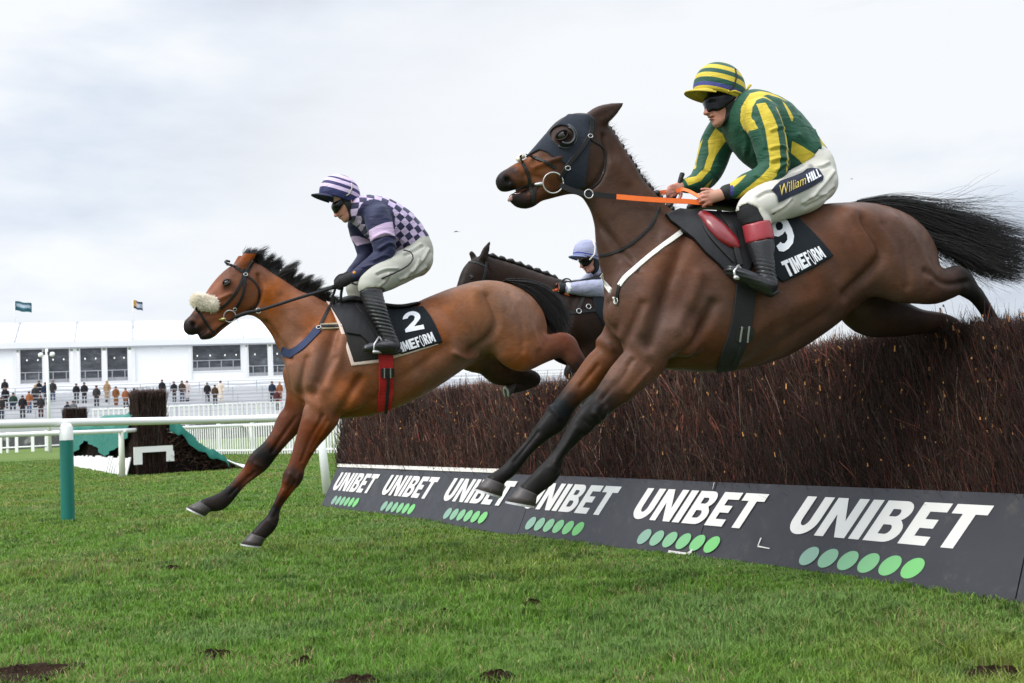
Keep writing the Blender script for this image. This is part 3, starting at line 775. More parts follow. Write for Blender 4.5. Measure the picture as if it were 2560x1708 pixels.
def guide_hair(fr, guides, n, k, ws, vpow=1.0, jit=.02, r0=.0014, cut=(.55, 1.0), wind=.03, locks=0):
    """hairs spread between guide curves given as pixels; ws = half spread towards and away from the camera at root and tip"""
    G = np.array([crv(np.array([fr.P(x, y, 0) for x, y in g]), k) for g in guides]); m_ = len(G)
    v = RG.random(n) ** vpow * (m_ - 1); i = np.minimum(v.astype(int), m_ - 2); f = (v - i)[:, None, None]
    P = G[i] * (1 - f) + G[i + 1] * f
    t = np.linspace(0, 1, k); L = cut[0] + (cut[1] - cut[0]) * RG.random(n)
    tt = t[None] * L[:, None]; ii = np.minimum((tt * (k - 1)).astype(int), k - 2); ff = (tt * (k - 1) - ii)[..., None]
    ar = np.arange(n)[:, None]; P = P[ar, ii] * (1 - ff) + P[ar, ii + 1] * ff
    if locks:                                            # hairs close up into tapering locks
        lv = RG.random(locks) * (m_ - 1); li = RG.integers(0, locks, n); lv_ = lv[np.argmin(np.abs(v[:, None] - lv[None]) + .25 * RG.random((n, locks)), 1)]; i2 = np.minimum(lv_.astype(int), m_ - 2); f2 = (lv_ - i2)[:, None, None]
        PL = G[i2] * (1 - f2) + G[i2 + 1] * f2; PL = PL[ar, ii] * (1 - ff) + PL[ar, ii + 1] * ff; bl = (.85 * tt ** 1.3)[..., None]; P = P * (1 - bl) + PL * bl
    w = (RG.random(n) * 2 - 1); P[:, :, 1] += w[:, None] * (ws[0] + (ws[1] - ws[0]) * tt)
    P += (RG.standard_normal((n, 1, 3)) * jit) * (.25 + tt[..., None]) + RG.standard_normal((n, 1, 3)) * wind * (tt[..., None] ** 2) * np.sin(tt[..., None] * 5 + RG.random((n, 1, 1)) * 6)
    R = r0 * (1.15 - .9 * t)[None] * (.6 + .8 * RG.random(n))[:, None]
    return P, R

HAIR = mat('black_hair', (.012, .010, .0095), .45, .3, 20, .45)
HOOFM = mat('hoof_horn', (.045, .037, .034), .45, .3, 25, .4, bump=.2, bs=70, wear=((.11, .08, .06), 18, .6))
STEEL = mat('worn_steel', (.52, .51, .50), .35, .15, 40, .5, .55)
EYEM = mat('eye', (.012, .007, .005), .06, .2, 10, .8)
NOSEIN = mat('nostril_dark', (.012, .008, .008), .7, .2)

def eye(fr, B, par, px, py, r=.019):
    p, n = B.hit(px, py); r *= 1.25; c = Vector(p - n * r * .62); m = MB(); m.lathe([(r * sn(a), -r * cs(a)) for a in np.linspace(0, math.pi, 12)], 18, Matrix.Translation(c)); e_ = m.obj('eye', EYEM, par, True)
    nv = Vector(n).normalized(); ax = Vector((.86, 0, .5)); ax = (ax - nv * ax.dot(nv)).normalized(); ay = nv.cross(ax)
    for sg in (1, -1):                                  # upper and lower lid
        m = MB(); m.tube([c + nv * (r * (.80 - .30 * abs(cs(t)))) + ax * (r * 1.12 * cs(t)) + ay * (sg * r * .70 * sn(t)) for t in np.linspace(.0, math.pi, 12)], [.003 + .004 * sn(t) for t in np.linspace(0, math.pi, 12)], 7); m.obj('eyelid', mat('lid_dark', (.018, .011, .009), .6, .2, 30), par, True)

# ---------------- big dark bay
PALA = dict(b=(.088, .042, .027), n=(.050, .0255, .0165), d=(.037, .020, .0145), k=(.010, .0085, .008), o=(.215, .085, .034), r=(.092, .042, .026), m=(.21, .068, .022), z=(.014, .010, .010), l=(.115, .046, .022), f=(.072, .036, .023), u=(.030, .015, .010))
def build_horse_a():
    fr = FA; f = Field((-1.80, -.50, .35), (1.50, .50, 2.72), .0085)
    S = lambda rows, **k: f.chain(stn(fr, rows, PALA), **k)
    # trunk
    S([pr((1570, 715), (1580, 850), .13, 0, 'b'), pr((1648, 612), (1678, 915), .215, 0, 'b'), pr((1716, 545), (1725, 926), .25, 0, 'r'), pr((1795, 545), (1800, 928), .275, 0, 'r'), pr((1880, 540), (1885, 908), .285, 0, 'b'),
       pr((1960, 527), (1955, 866), .285, 0, 'b'), pr((2035, 517), (2025, 815), .275, 0, 'b'), pr((2100, 510), (2085, 765), .27, 0, 'b'), pr((2155, 510), (2165, 730), .265, 0, 'f'), pr((2205, 530), (2225, 728), .25, 0, 'b'), pr((2250, 572), (2255, 730), .22, 0, 'b'), pr((2290, 622), (2275, 720), .17, 0, 'b')], k=.05)
    # near haunch and stifle
    S([ci(2130, 600, 70, .10, .16, 'b'), ci(2190, 650, 75, .105, .165, 'b'), ci(2245, 690, 60, .095, .165, 'b')], k=.07)
    S([pr((2240, 610), (2200, 730), .10, .15, 'b'), pr((2300, 640), (2262, 754), .085, .16, 'b'), pr((2340, 668), (2325, 760), .068, .165, 'd'), pr((2368, 677), (2368, 746), .052, .165, 'd')], k=.05)
    S([pr((2368, 677), (2368, 746), .052, .165, 'd'), pr((2400, 664), (2392, 737), .046, .165, 'k'), pr((2432, 697), (2410, 745), .038, .165, 'k'), pr((2456, 727), (2432, 760), .032, .14, 'k'), pr((2488, 780), (2457, 795), .030, .11, 'k'), pr((2512, 826), (2476, 842), .036, .09, 'k'), pr((2512, 852), (2480, 866), .034, .09, 'k')], k=.012)
    # far hind leg
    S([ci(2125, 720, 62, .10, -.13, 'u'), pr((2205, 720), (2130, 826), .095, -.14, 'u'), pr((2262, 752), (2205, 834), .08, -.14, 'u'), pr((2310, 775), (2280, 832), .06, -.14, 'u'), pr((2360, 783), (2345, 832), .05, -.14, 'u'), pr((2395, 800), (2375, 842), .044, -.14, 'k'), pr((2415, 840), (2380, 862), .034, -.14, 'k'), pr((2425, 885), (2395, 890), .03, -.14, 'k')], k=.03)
    # neck, crest to throat
    S([pr((1546, 748), (1700, 548), .16, 0, 'n'), pr((1534, 692), (1664, 512), .145, 0, 'n'), pr((1525, 628), (1628, 474), .12, 0, 'n'), pr((1509, 568), (1588, 430), .10, 0, 'n'), pr((1484, 522), (1558, 383), .088, 0, 'n'), pr((1458, 488), (1532, 343), .08, 0, 'n'), pr((1445, 440), (1510, 318), .075, 0, 'd')], k=.05)
    # head
    S([ci(1478, 345, 44, .07, 0, 'd'), pr((1432, 286), (1476, 450), .088, 0, 'd'), pr((1412, 312), (1440, 477), .095, 0, 'd'), pr((1383, 343), (1405, 484), .088, 0, 'd'), pr((1355, 373), (1372, 482), .075, 0, 'm'), pr((1326, 393), (1342, 476), .066, 0, 'm'), pr((1299, 405), (1316, 470), .058, 0, 'm'), pr((1276, 418), (1293, 472), .054, 0, 'z'), pr((1255, 432), (1272, 478), .052, 0, 'z'), ci(1259, 466, 13, .042, 0, 'z')], k=.03, sub=5)
    S([ci(1420, 450, 30, .06, 0, 'd'), ci(1375, 472, 24, .05, 0, 'd'), ci(1345, 484, 21, .045, 0, 'd'), ci(1322, 497, 23, .044, 0, 'z'), ci(1302, 499, 22, .040, 0, 'z'), ci(1284, 495, 13, .034, 0, 'z')], k=.018)
    for w_ in (.056, -.050):
        dx = 0 if w_ > 0 else -6
        S([ci(1478 + dx, 304, 20, .026, w_, 'd'), ci(1505 + dx, 289, 23, .030, w_ * 1.1, 'd'), ci(1530 + dx, 275, 16, .024, w_ * 1.1, 'd'), ci(1549 + dx, 264, 7, .012, w_ * 1.1, 'd'), ci(1559 + dx, 258, 2, .004, w_ * 1.1, 'k')], k=.02)
    # forelegs: near then far
    for w_, rows in ((.155, [pr((1562, 800), (1690, 880), .10, .135, 'r'), pr((1562, 868), (1659, 927), .085, .15, 'r'), pr((1516, 936), (1605, 968), .07, .155, 'l'), pr((1492, 972), (1563, 1000), .056, .155, 'd'), pr((1474, 997), (1526, 1032), .048, .155, 'k'), pr((1450, 1019), (1507, 1046), .050, .155, 'k'), pr((1430, 1048), (1487, 1066), .046, .155, 'k'), pr((1412, 1080), (1455, 1094), .036, .155, 'k'), pr((1387, 1124), (1422, 1132), .030, .155, 'k'), pr((1365, 1150), (1404, 1170), .032, .155, 'k'), pr((1345, 1170), (1393, 1200), .040, .155, 'k'), pr((1320, 1196), (1364, 1222), .038, .155, 'k'), pr((1300, 1219), (1345, 1236), .042, .155, 'k')]),
                     (-.13, [pr((1524, 795), (1610, 880), .10, -.11, 'b'), pr((1497, 862), (1562, 915), .082, -.125, 'l'), pr((1463, 898), (1532, 935), .07, -.13, 'l'), pr((1432, 942), (1490, 975), .058, -.13, 'l'), pr((1393, 996), (1446, 1012), .047, -.13, 'k'), pr((1358, 1042), (1420, 1056), .048, -.13, 'k'), pr((1338, 1072), (1390, 1074), .042, -.13, 'k'), pr((1318, 1097), (1352, 1112), .034, -.13, 'k'), pr((1297, 1122), (1325, 1140), .030, -.13, 'k'), pr((1263, 1160), (1299, 1172), .034, -.13, 'k'), pr((1254, 1168), (1284, 1190), .038, -.13, 'k'), pr((1234, 1184), (1268, 1200), .037, -.13, 'k'), pr((1217, 1195), (1262, 1212), .042, -.13, 'k')])):
        S(rows, k=.03)
    # muscle masses of chest, shoulder and forearm; nostril, mouth, eye socket
    P = fr.P
    f.ball(P(1566, 782, .10), (.10, .09, .13), .05); f.ball(P(1572, 800, -.08), (.09, .08, .12), .05)
    f.ball(P(1610, 760, .165), (.12, .075, .20), .06, ang=.45); f.ball(P(1690, 845, .20), (.13, .07, .10), .05, ang=-.3)
    f.ball(P(1271, 450, .054), (.015, .030, .022), .010, cut=True, ang=.5, col=(.004, .003, .003)); f.ball(P(1271, 450, -.054), (.015, .030, .022), .010, cut=True, ang=.5)
    f.chain(stn(fr, [ci(1250, 482, 1.4, .09, 0), ci(1280, 487, 1.6, .09, 0), ci(1312, 480, 1.0, .09, 0)], PALA), k=.006, cut=True)
    f.ball(P(1404, 337, .083), (.032, .016, .022), .02, ang=.4)
    f.chain(stn(fr, [ci(1492, 296, 9, .008, .09), ci(1515, 284, 8, .008, .093), ci(1538, 271, 3.5, .006, .09)], PALA), k=.012, cut=True)
    f.st.append((np.array([[*P(1405, 338, .09), .034, .034, *PALA['z']]] * 2), np.array([0, 1., 0])))
    V, Q = f.mesh(2)
    V = sculpt(fr, V, Q, [
        ([(1705, 585), (1665, 680), (1625, 800), (1600, 870)], .1, .030, -.013), ([(1755, 770), (1720, 850), (1668, 905)], .1, .030, -.014), ([(1640, 640), (1600, 740), (1575, 830)], .1, .05, .014),
        ([(2120, 560), (2158, 640), (2135, 690), (2085, 745)], .1, .030, -.020), ([(2098, 548)], .1, .050, .018), ([(2205, 560), (2255, 630), (2290, 700)], .1, .035, .010), ([(2170, 575), (2215, 650), (2230, 725)], .1, .022, -.007),
        ([(2270, 690), (2330, 718), (2385, 712)], .1, .018, -.008), ([(2400, 670), (2428, 715)], .1, .012, -.006),
        ([(1483, 545), (1530, 620), (1570, 690)], .03, .020, -.010), ([(1530, 420), (1600, 520), (1640, 600)], .03, .05, .010), ([(1565, 480), (1612, 560), (1625, 650)], .03, .03, -.007),
        ([(1503, 345), (1509, 405), (1490, 455), (1462, 482)], .03, .014, -.011), ([(1330, 425), (1362, 412), (1395, 402)], .03, .012, .009), ([(1310, 440), (1345, 450)], .03, .016, -.006), ([(1290, 430), (1300, 455)], .02, .010, .006),
        ([(1560, 905), (1525, 960), (1492, 1000)], .09, .013, -.008), ([(1600, 930), (1555, 985)], .09, .013, .006), ([(1470, 1035), (1487, 1055)], .09, .010, .005), ([(1440, 1085), (1405, 1140), (1380, 1180)], .09, .009, -.006),
        ([(1490, 915), (1450, 965)], -.1, .013, -.007), ([(1545, 925), (1515, 975), (1490, 1010)], .09, .010, .005), ([(1478, 1020), (1470, 1035)], .09, .014, .006), ([(1500, 1022), (1495, 1045)], .09, .012, .006), ([(1448, 1052), (1462, 1066)], .09, .009, -.004), ([(1368, 1166), (1385, 1182)], .09, .014, .005), ([(1428, 1070), (1395, 1125), (1372, 1160)], .09, .008, .004), ([(1450, 1095), (1428, 1128)], .09, .007, -.005), ([(1380, 1020), (1395, 1045)], -.1, .014, .006), ([(1345, 1080), (1310, 1125), (1285, 1155)], -.1, .008, -.005), ([(1330, 1075), (1300, 1115)], -.1, .008, .004), ([(1580, 770), (1560, 830), (1545, 870)], .08, .022, -.012), ([(1515, 760), (1522, 820), (1515, 860)], .03, .022, -.012), ([(1720, 700), (1700, 760), (1660, 830)], .1, .035, .010), ([(2000, 560), (2040, 620), (2060, 690)], .1, .05, -.006), ([(1500, 840), (1530, 870)], -.05, .03, .012), ([(1560, 860), (1590, 890)], .08, .03, .008),
        ([(1830, 870), (1900, 800), (1990, 760)], .1, .05, .008), ([(1850, 920), (1950, 850), (2040, 790)], .1, .03, -.008)], 1.6)
    body = link('horse', mesh_np('horse', V, Q, smooth=True), coat('bay_coat'), **fr.kw())
    add_col(body.data, f.colours(V, 6.0))
    tag(body, 'large dark bay horse in a navy hood leaping the near end of the birch fence', 'horse', 'horses jumping the fence')
    B = Body(fr, V, Q)
    hoof(fr, body, (1298, 1217), (1345, 1238), (1265, 1253), (1342, 1266), .155, HOOFM, STEEL)
    hoof(fr, body, (1217, 1194), (1264, 1213), (1188, 1222), (1258, 1243), -.13, HOOFM, STEEL)
    hoof(fr, body, (2514, 850), (2476, 866), (2520, 905), (2468, 900), .09, HOOFM, STEEL)
    hoof(fr, body, (2425, 888), (2393, 890), (2440, 925), (2392, 930), -.14, HOOFM, STEEL)
    eye(fr, B, body, 1405, 338, .024)
    # plaited mane: a row of small knots along the crest with stray hairs
    cr = crv(np.array([fr.P(x, y, .0) for x, y in [(1512, 312), (1536, 345), (1562, 384), (1592, 430), (1628, 474), (1660, 505), (1684, 532)]]), 40)
    m = MB()
    for i in range(0, 40, 2):
        c = cr[i] + np.array([0, 0, .004]); m.lathe([(.019 * sn(a), -.017 * cs(a)) for a in np.linspace(0, math.pi, 6)], 8, Matrix.Translation(Vector(c + RG.standard_normal(3) * .003)))
    mo = m.obj('plaited_mane', HAIR, body, True)
    n = 420; i = RG.integers(0, 40, n); t = np.linspace(0, 1, 5)
    D = np.stack([.6 + .5 * RG.standard_normal(n), .6 * RG.standard_normal(n), .55 + .5 * RG.random(n)], 1); D /= np.linalg.norm(D, axis=1)[:, None]
    P_ = cr[i][:, None] + (RG.standard_normal((n, 1, 3)) * .008) + D[:, None] * (t[None, :, None] * (.014 + .035 * RG.random((n, 1, 1)) ** 2)) + np.array([.03, 0, -.01]) * (t ** 2)[None, :, None] * RG.random((n, 1, 1))
    strands('loose_hair', P_, np.repeat((.0012 * (1.1 - t))[None], n, 0), HAIR, mo)
    # tail streaming behind
    g = [[(2140, 508), (2230, 502), (2330, 514), (2430, 500), (2520, 492)], [(2146, 508), (2240, 502), (2345, 527), (2450, 552), (2590, 590)], [(2158, 511), (2255, 528), (2365, 572), (2470, 606), (2610, 640)],
         [(2170, 516), (2265, 556), (2370, 608), (2470, 655), (2590, 684)], [(2185, 522), (2280, 590), (2375, 624), (2450, 676), (2545, 712)], [(2190, 530), (2290, 606), (2375, 640), (2440, 694), (2470, 752)]]
    P1, R1 = guide_hair(fr, g[1:5], 4200, 12, (.035, .10), .9, .010, .0019, (.5, 1.0), .03, 34)
    P2, R2 = guide_hair(fr, g, 1100, 12, (.035, .16), 1.0, .03, .0012, (.6, 1.0), .08)
    strands('tail', np.concatenate([P1, P2]), np.concatenate([R1, R2]), HAIR, body)
    B.f = f; return body, B
HA, BA = build_horse_a()

# ---------------- bright bay
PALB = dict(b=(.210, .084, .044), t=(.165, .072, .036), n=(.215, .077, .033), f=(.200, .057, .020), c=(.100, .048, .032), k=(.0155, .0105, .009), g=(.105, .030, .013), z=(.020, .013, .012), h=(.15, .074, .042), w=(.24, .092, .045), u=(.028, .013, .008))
def build_horse_b():
    fr = FB; f = Field((-1.75, -.48, .15), (1.35, .48, 2.22), .0085)
    S = lambda rows, **k: f.chain(stn(fr, rows, PALB), **k)
    S([ci(772, 930, 44, .16, 0, 'b'), pr((822, 815), (842, 1038), .215, 0, 'b'), pr((850, 768), (872, 1044), .25, 0, 'b'), pr((905, 765), (930, 1036), .275, 0, 'b'), pr((970, 771), (990, 1013), .285, 0, 'b'), pr((1040, 764), (1050, 978), .285, 0, 'b'), pr((1110, 736), (1108, 936), .275, 0, 'b'),
       pr((1170, 714), (1162, 902), .27, 0, 'h'), pr((1228, 702), (1215, 885), .265, 0, 'h'), pr((1272, 716), (1258, 900), .25, 0, 't'), pr((1305, 752), (1275, 905), .22, 0, 'b'), ci(1292, 850, 60, .17, 0, 'w')], k=.05)
    S([ci(1200, 800, 56, .10, .16, 'h'), ci(1258, 815, 64, .105, .17, 'b'), ci(1285, 862, 56, .095, .165, 'w')], k=.07)
    S([ci(1340, 852, 26, .06, .13, 'w'), ci(1362, 856, 10, .03, .12, 'w')], k=.03)
    S([pr((1330, 830), (1285, 924), .085, .15, 'w'), pr((1365, 841), (1338, 907), .066, .155, 'g'), pr((1394, 834), (1384, 896), .054, .155, 'g'), pr((1422, 834), (1402, 896), .048, .155, 'g'), pr((1444, 864), (1412, 906), .042, .155, 'g'), pr((1462, 892), (1428, 922), .036, .155, 'k'), pr((1478, 922), (1446, 942), .032, .155, 'k'), pr((1492, 950), (1460, 962), .036, .155, 'k'), pr((1488, 974), (1458, 980), .034, .155, 'k')], k=.03)
    # far hind, its coat colour darkened for the shade under the belly
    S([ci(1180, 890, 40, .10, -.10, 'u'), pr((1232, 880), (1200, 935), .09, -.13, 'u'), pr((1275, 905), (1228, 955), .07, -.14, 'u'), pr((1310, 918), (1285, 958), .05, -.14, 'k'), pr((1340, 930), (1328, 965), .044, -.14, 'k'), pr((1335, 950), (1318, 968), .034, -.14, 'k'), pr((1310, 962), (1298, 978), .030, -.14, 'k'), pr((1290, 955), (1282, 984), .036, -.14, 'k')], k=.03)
    S([pr((718, 898), (828, 766), .155, 0, 'n'), pr((708, 872), (798, 748), .14, 0, 'n'), pr((692, 842), (752, 728), .115, 0, 'n'), pr((673, 816), (716, 706), .096, 0, 'n'), pr((656, 797), (676, 684), .085, 0, 'n'), pr((638, 782), (640, 668), .076, 0, 'n')], k=.05)
    S([ci(622, 684, 28, .068, 0, 'f'), pr((596, 658), (630, 772), .085, 0, 'c'), pr((578, 672), (612, 786), .093, 0, 'c'), pr((559, 692), (588, 792), .086, 0, 'f'), pr((540, 717), (562, 800), .074, 0, 'f'), pr((519, 746), (542, 812), .064, 0, 'f'), pr((501, 763), (525, 820), .057, 0, 'f'), pr((484, 783), (508, 828), .053, 0, 'z'), pr((470, 798), (490, 836), .050, 0, 'z'), ci(480, 828, 9, .04, 0, 'z')], k=.03, sub=5)
    S([ci(590, 775, 20, .05, 0, 'c'), ci(560, 800, 17, .046, 0, 'f'), ci(540, 816, 17, .044, 0, 'f'), ci(524, 830, 17, .041, 0, 'z'), ci(508, 838, 12, .036, 0, 'z')], k=.015)
    for w_ in (.056, -.050):
        dx = 0 if w_ > 0 else -8
        S([ci(604 + dx, 666, 13, .024, w_, 'f'), ci(617 + dx, 648, 15, .028, w_, 'f'), ci(631 + dx, 630, 12, .022, w_, 'f'), ci(642 + dx, 616, 6, .012, w_, 'k'), ci(648 + dx, 606, 1.6, .004, w_, 'k')], k=.02)
    S([pr((775, 950), (855, 1020), .10, .13, 'b'), pr((762, 1010), (852, 1046), .085, .145, 'b'), pr((752, 1052), (826, 1080), .070, .15, 'g'), pr((738, 1100), (796, 1112), .056, .15, 'g'), pr((722, 1160), (765, 1164), .046, .15, 'g'), pr((707, 1192), (758, 1192), .048, .15, 'k'), pr((702, 1218), (736, 1220), .038, .15, 'g'), pr((682, 1264), (709, 1264), .029, .15, 'k'), pr((666, 1292), (697, 1302), .032, .15, 'k'), pr((653, 1310), (693, 1312), .038, .15, 'k'), pr((639, 1324), (678, 1330), .037, .15, 'k'), pr((628, 1333), (664, 1343), .041, .15, 'k')], k=.03)
    S([pr((728, 960), (800, 1020), .09, -.10, 'g'), pr((716, 1010), (772, 1056), .080, -.12, 'g'), pr((697, 1037), (752, 1076), .070, -.125, 'g'), pr((678, 1080), (722, 1106), .056, -.125, 'g'), pr((653, 1114), (696, 1136), .047, -.125, 'k'), pr((622, 1148), (677, 1156), .048, -.125, 'k'), pr((606, 1176), (646, 1184), .037, -.125, 'g'), pr((590, 1195), (621, 1205), .030, -.125, 'g'), pr((573, 1213), (602, 1227), .029, -.125, 'k'), pr((546, 1237), (582, 1252), .033, -.125, 'k'), pr((527, 1246), (566, 1266), .039, -.125, 'k'), pr((511, 1251), (543, 1270), .037, -.125, 'k'), pr((500, 1254), (532, 1274), .041, -.125, 'k')], k=.03)
    P = fr.P
    f.ball(P(762, 925, .09), (.11, .09, .12), .05); f.ball(P(752, 945, -.09), (.10, .08, .12), .05)
    f.ball(P(800, 930, .165), (.12, .075, .20), .06, ang=.45); f.ball(P(862, 990, .20), (.13, .07, .10), .05, ang=-.3)
    f.ball(P(485, 811, .053), (.014, .030, .020), .010, cut=True, ang=.5, col=(.004, .003, .003)); f.ball(P(485, 811, -.053), (.014, .030, .020), .010, cut=True, ang=.5)
    f.chain(stn(fr, [ci(486, 846, .7, .09, 0), ci(505, 838, .8, .09, 0), ci(522, 826, .6, .09, 0)], PALB), k=.005, cut=True)
    f.ball(P(566, 706, .083), (.030, .014, .020), .02, ang=.4)
    f.chain(stn(fr, [ci(614, 652, 5, .008, .088), ci(627, 636, 5, .008, .088), ci(640, 620, 2, .006, .08)], PALB), k=.010, cut=True)
    f.st.append((np.array([[*P(566, 706, .09), .034, .034, *PALB['z']]] * 2), np.array([0, 1., 0])))
    V, Q = f.mesh(2)
    V = sculpt(fr, V, Q, [
        ([(845, 775), (828, 850), (800, 930), (780, 985)], .1, .030, -.013), ([(890, 950), (860, 1000), (840, 1040)], .1, .030, -.014), ([(800, 830), (780, 900), (770, 960)], .1, .05, .014), ([(830, 900), (790, 960)], .1, .02, -.008),
        ([(1205, 745), (1222, 810), (1205, 850), (1170, 880)], .1, .030, -.016), ([(1180, 735)], .1, .05, .015), ([(1285, 760), (1310, 820), (1330, 870)], .1, .03, .008), ([(1262, 740), (1285, 810), (1290, 880)], .1, .022, -.006),
        ([(1120, 885), (1160, 898), (1190, 890)], .1, .016, .010), ([(664, 808), (700, 860), (722, 900)], .03, .018, -.012), ([(690, 870), (708, 920), (725, 985)], .03, .018, -.012), ([(670, 730), (720, 780), (760, 830)], .03, .05, .010), ([(700, 745), (742, 800), (760, 850)], .03, .03, -.007),
        ([(645, 690), (652, 730), (640, 765), (618, 785)], .03, .013, -.012), ([(530, 760), (552, 748), (575, 738)], .03, .012, .009), ([(520, 790), (545, 785)], .03, .014, -.006), ([(575, 690), (560, 720)], .03, .02, .004),
        ([(800, 1040), (772, 1090), (748, 1150)], .09, .013, -.009), ([(815, 1060), (775, 1130)], .09, .012, .006), ([(735, 1200), (712, 1250), (695, 1290)], .09, .009, -.006),
        ([(740, 1040), (705, 1090), (680, 1130)], -.1, .013, -.009), ([(790, 1050), (762, 1110), (745, 1150)], .09, .010, .005), ([(720, 1185), (712, 1205)], .09, .014, .006), ([(742, 1185), (738, 1200)], .09, .012, .005), ([(720, 1222), (698, 1262), (683, 1290)], .09, .008, -.006), ([(705, 1225), (685, 1262)], .09, .008, .004), ([(672, 1300), (680, 1312)], .09, .012, .005), ([(640, 1160), (655, 1168)], -.1, .014, .006), ([(622, 1190), (596, 1215), (575, 1236)], -.1, .008, -.006), ([(760, 900), (748, 960), (758, 1010)], .05, .02, -.012), ([(850, 850), (835, 910), (812, 970)], .1, .035, .010), ([(1090, 780), (1130, 830), (1150, 880)], .1, .05, -.006), ([(636, 1180), (600, 1220)], -.1, .009, -.006), ([(715, 930), (745, 1000)], -.05, .03, .010), ([(760, 1000), (790, 1020)], .08, .03, .008),
        ([(960, 1020), (1050, 950), (1130, 890)], .1, .05, .007), ([(930, 1000), (1020, 930), (1100, 870)], .1, .03, -.006)], 1.6)
    body = link('horse', mesh_np('horse', V, Q, smooth=True), coat('bay_coat'), **fr.kw())
    add_col(body.data, f.colours(V, 6.0))
    tag(body, 'bright bay horse with flying black mane and fluffy cream noseband', 'horse', 'horses jumping the fence')
    B = Body(fr, V, Q)
    hoof(fr, body, (626, 1332), (666, 1346), (602, 1359), (657, 1366), .15, HOOFM, STEEL)
    hoof(fr, body, (499, 1252), (532, 1276), (467, 1269), (516, 1292), -.125, HOOFM, STEEL)
    hoof(fr, body, (1490, 976), (1456, 982), (1498, 1004), (1452, 1008), .155, HOOFM, STEEL)
    hoof(fr, body, (1288, 954), (1280, 986), (1264, 966), (1270, 996), -.14, HOOFM, STEEL)
    eye(fr, B, body, 566, 706, .018)
    # flying mane
    root = crv(np.array([fr.P(x, y, 0) for x, y in [(608, 652), (628, 650), (642, 664), (676, 682), (716, 705), (752, 728), (798, 750), (828, 762)]]), 60)
    tipo = crv(np.array([fr.P(x, y, 0) for x, y in [(626, 612), (656, 616), (692, 630), (730, 652), (768, 676), (800, 690), (828, 712), (846, 748)]]), 60)
    n = 3400; u = RG.random(n) * 59; i = np.minimum(u.astype(int), 58); q = (u - i)[:, None]
    a = root[i] * (1 - q) + root[i + 1] * q; b = tipo[i] * (1 - q) + tipo[i + 1] * q
    nt_ = 34; tc_ = np.sort(RG.random(nt_)) * 59; tl = .58 + .36 * RG.random(nt_); tx = .03 * RG.standard_normal(nt_); ty = (RG.random(nt_) - .5) * .10          # hair gathers in wind-blown tufts
    ti = np.argmin(np.abs(u[:, None] - tc_[None] + .8 * RG.standard_normal((n, 1))), 1); ui = np.clip(tc_[ti], 0, 58.9); i2 = ui.astype(int); q2 = (ui - i2)[:, None]
    tipc = tipo[i2] * (1 - q2) + tipo[np.minimum(i2 + 1, 59)] * q2; rootc = root[i2] * (1 - q2) + root[np.minimum(i2 + 1, 59)] * q2
    b = rootc + (tipc - rootc) * (tl[ti] * np.clip(1.0 - .45 * RG.random(n) ** 2.2, .3, 1.2))[:, None]; b = b * .72 + (a + (b - rootc)) * .28
    b[:, 0] += tx[ti] + .012 * RG.standard_normal(n); b[:, 2] += .010 * RG.standard_normal(n); b[:, 1] += ty[ti]
    a[:, 1] += (RG.random(n) - .5) * .035; b[:, 1] += (RG.random(n) - .5) * .05
    t = np.linspace(0, 1, 8); bow = (np.sin(t * math.pi) * 1.0)[None, :, None] * np.array([-.008, 0, .012]) * (RG.random((n, 1, 1)) * 1.4)
    P_ = a[:, None] * (1 - t)[None, :, None] + b[:, None] * t[None, :, None] + bow
    strands('mane', P_, (.0022 * (1.12 - t))[None] * (.6 + .8 * RG.random((n, 1))), HAIR, body)
    g = [[(1262, 702), (1320, 706), (1375, 728), (1412, 775), (1428, 812)], [(1272, 706), (1328, 722), (1372, 760), (1402, 805), (1414, 836)], [(1280, 712), (1325, 740), (1358, 784), (1380, 820), (1392, 846)]]
    P1, R1 = guide_hair(fr, g, 2600, 10, (.035, .08), 1, .010, .0022, (.6, 1.0), .02)
    strands('tail', P1, R1, HAIR, body)
    B.f = f; return body, B
HB, BB = build_horse_b()

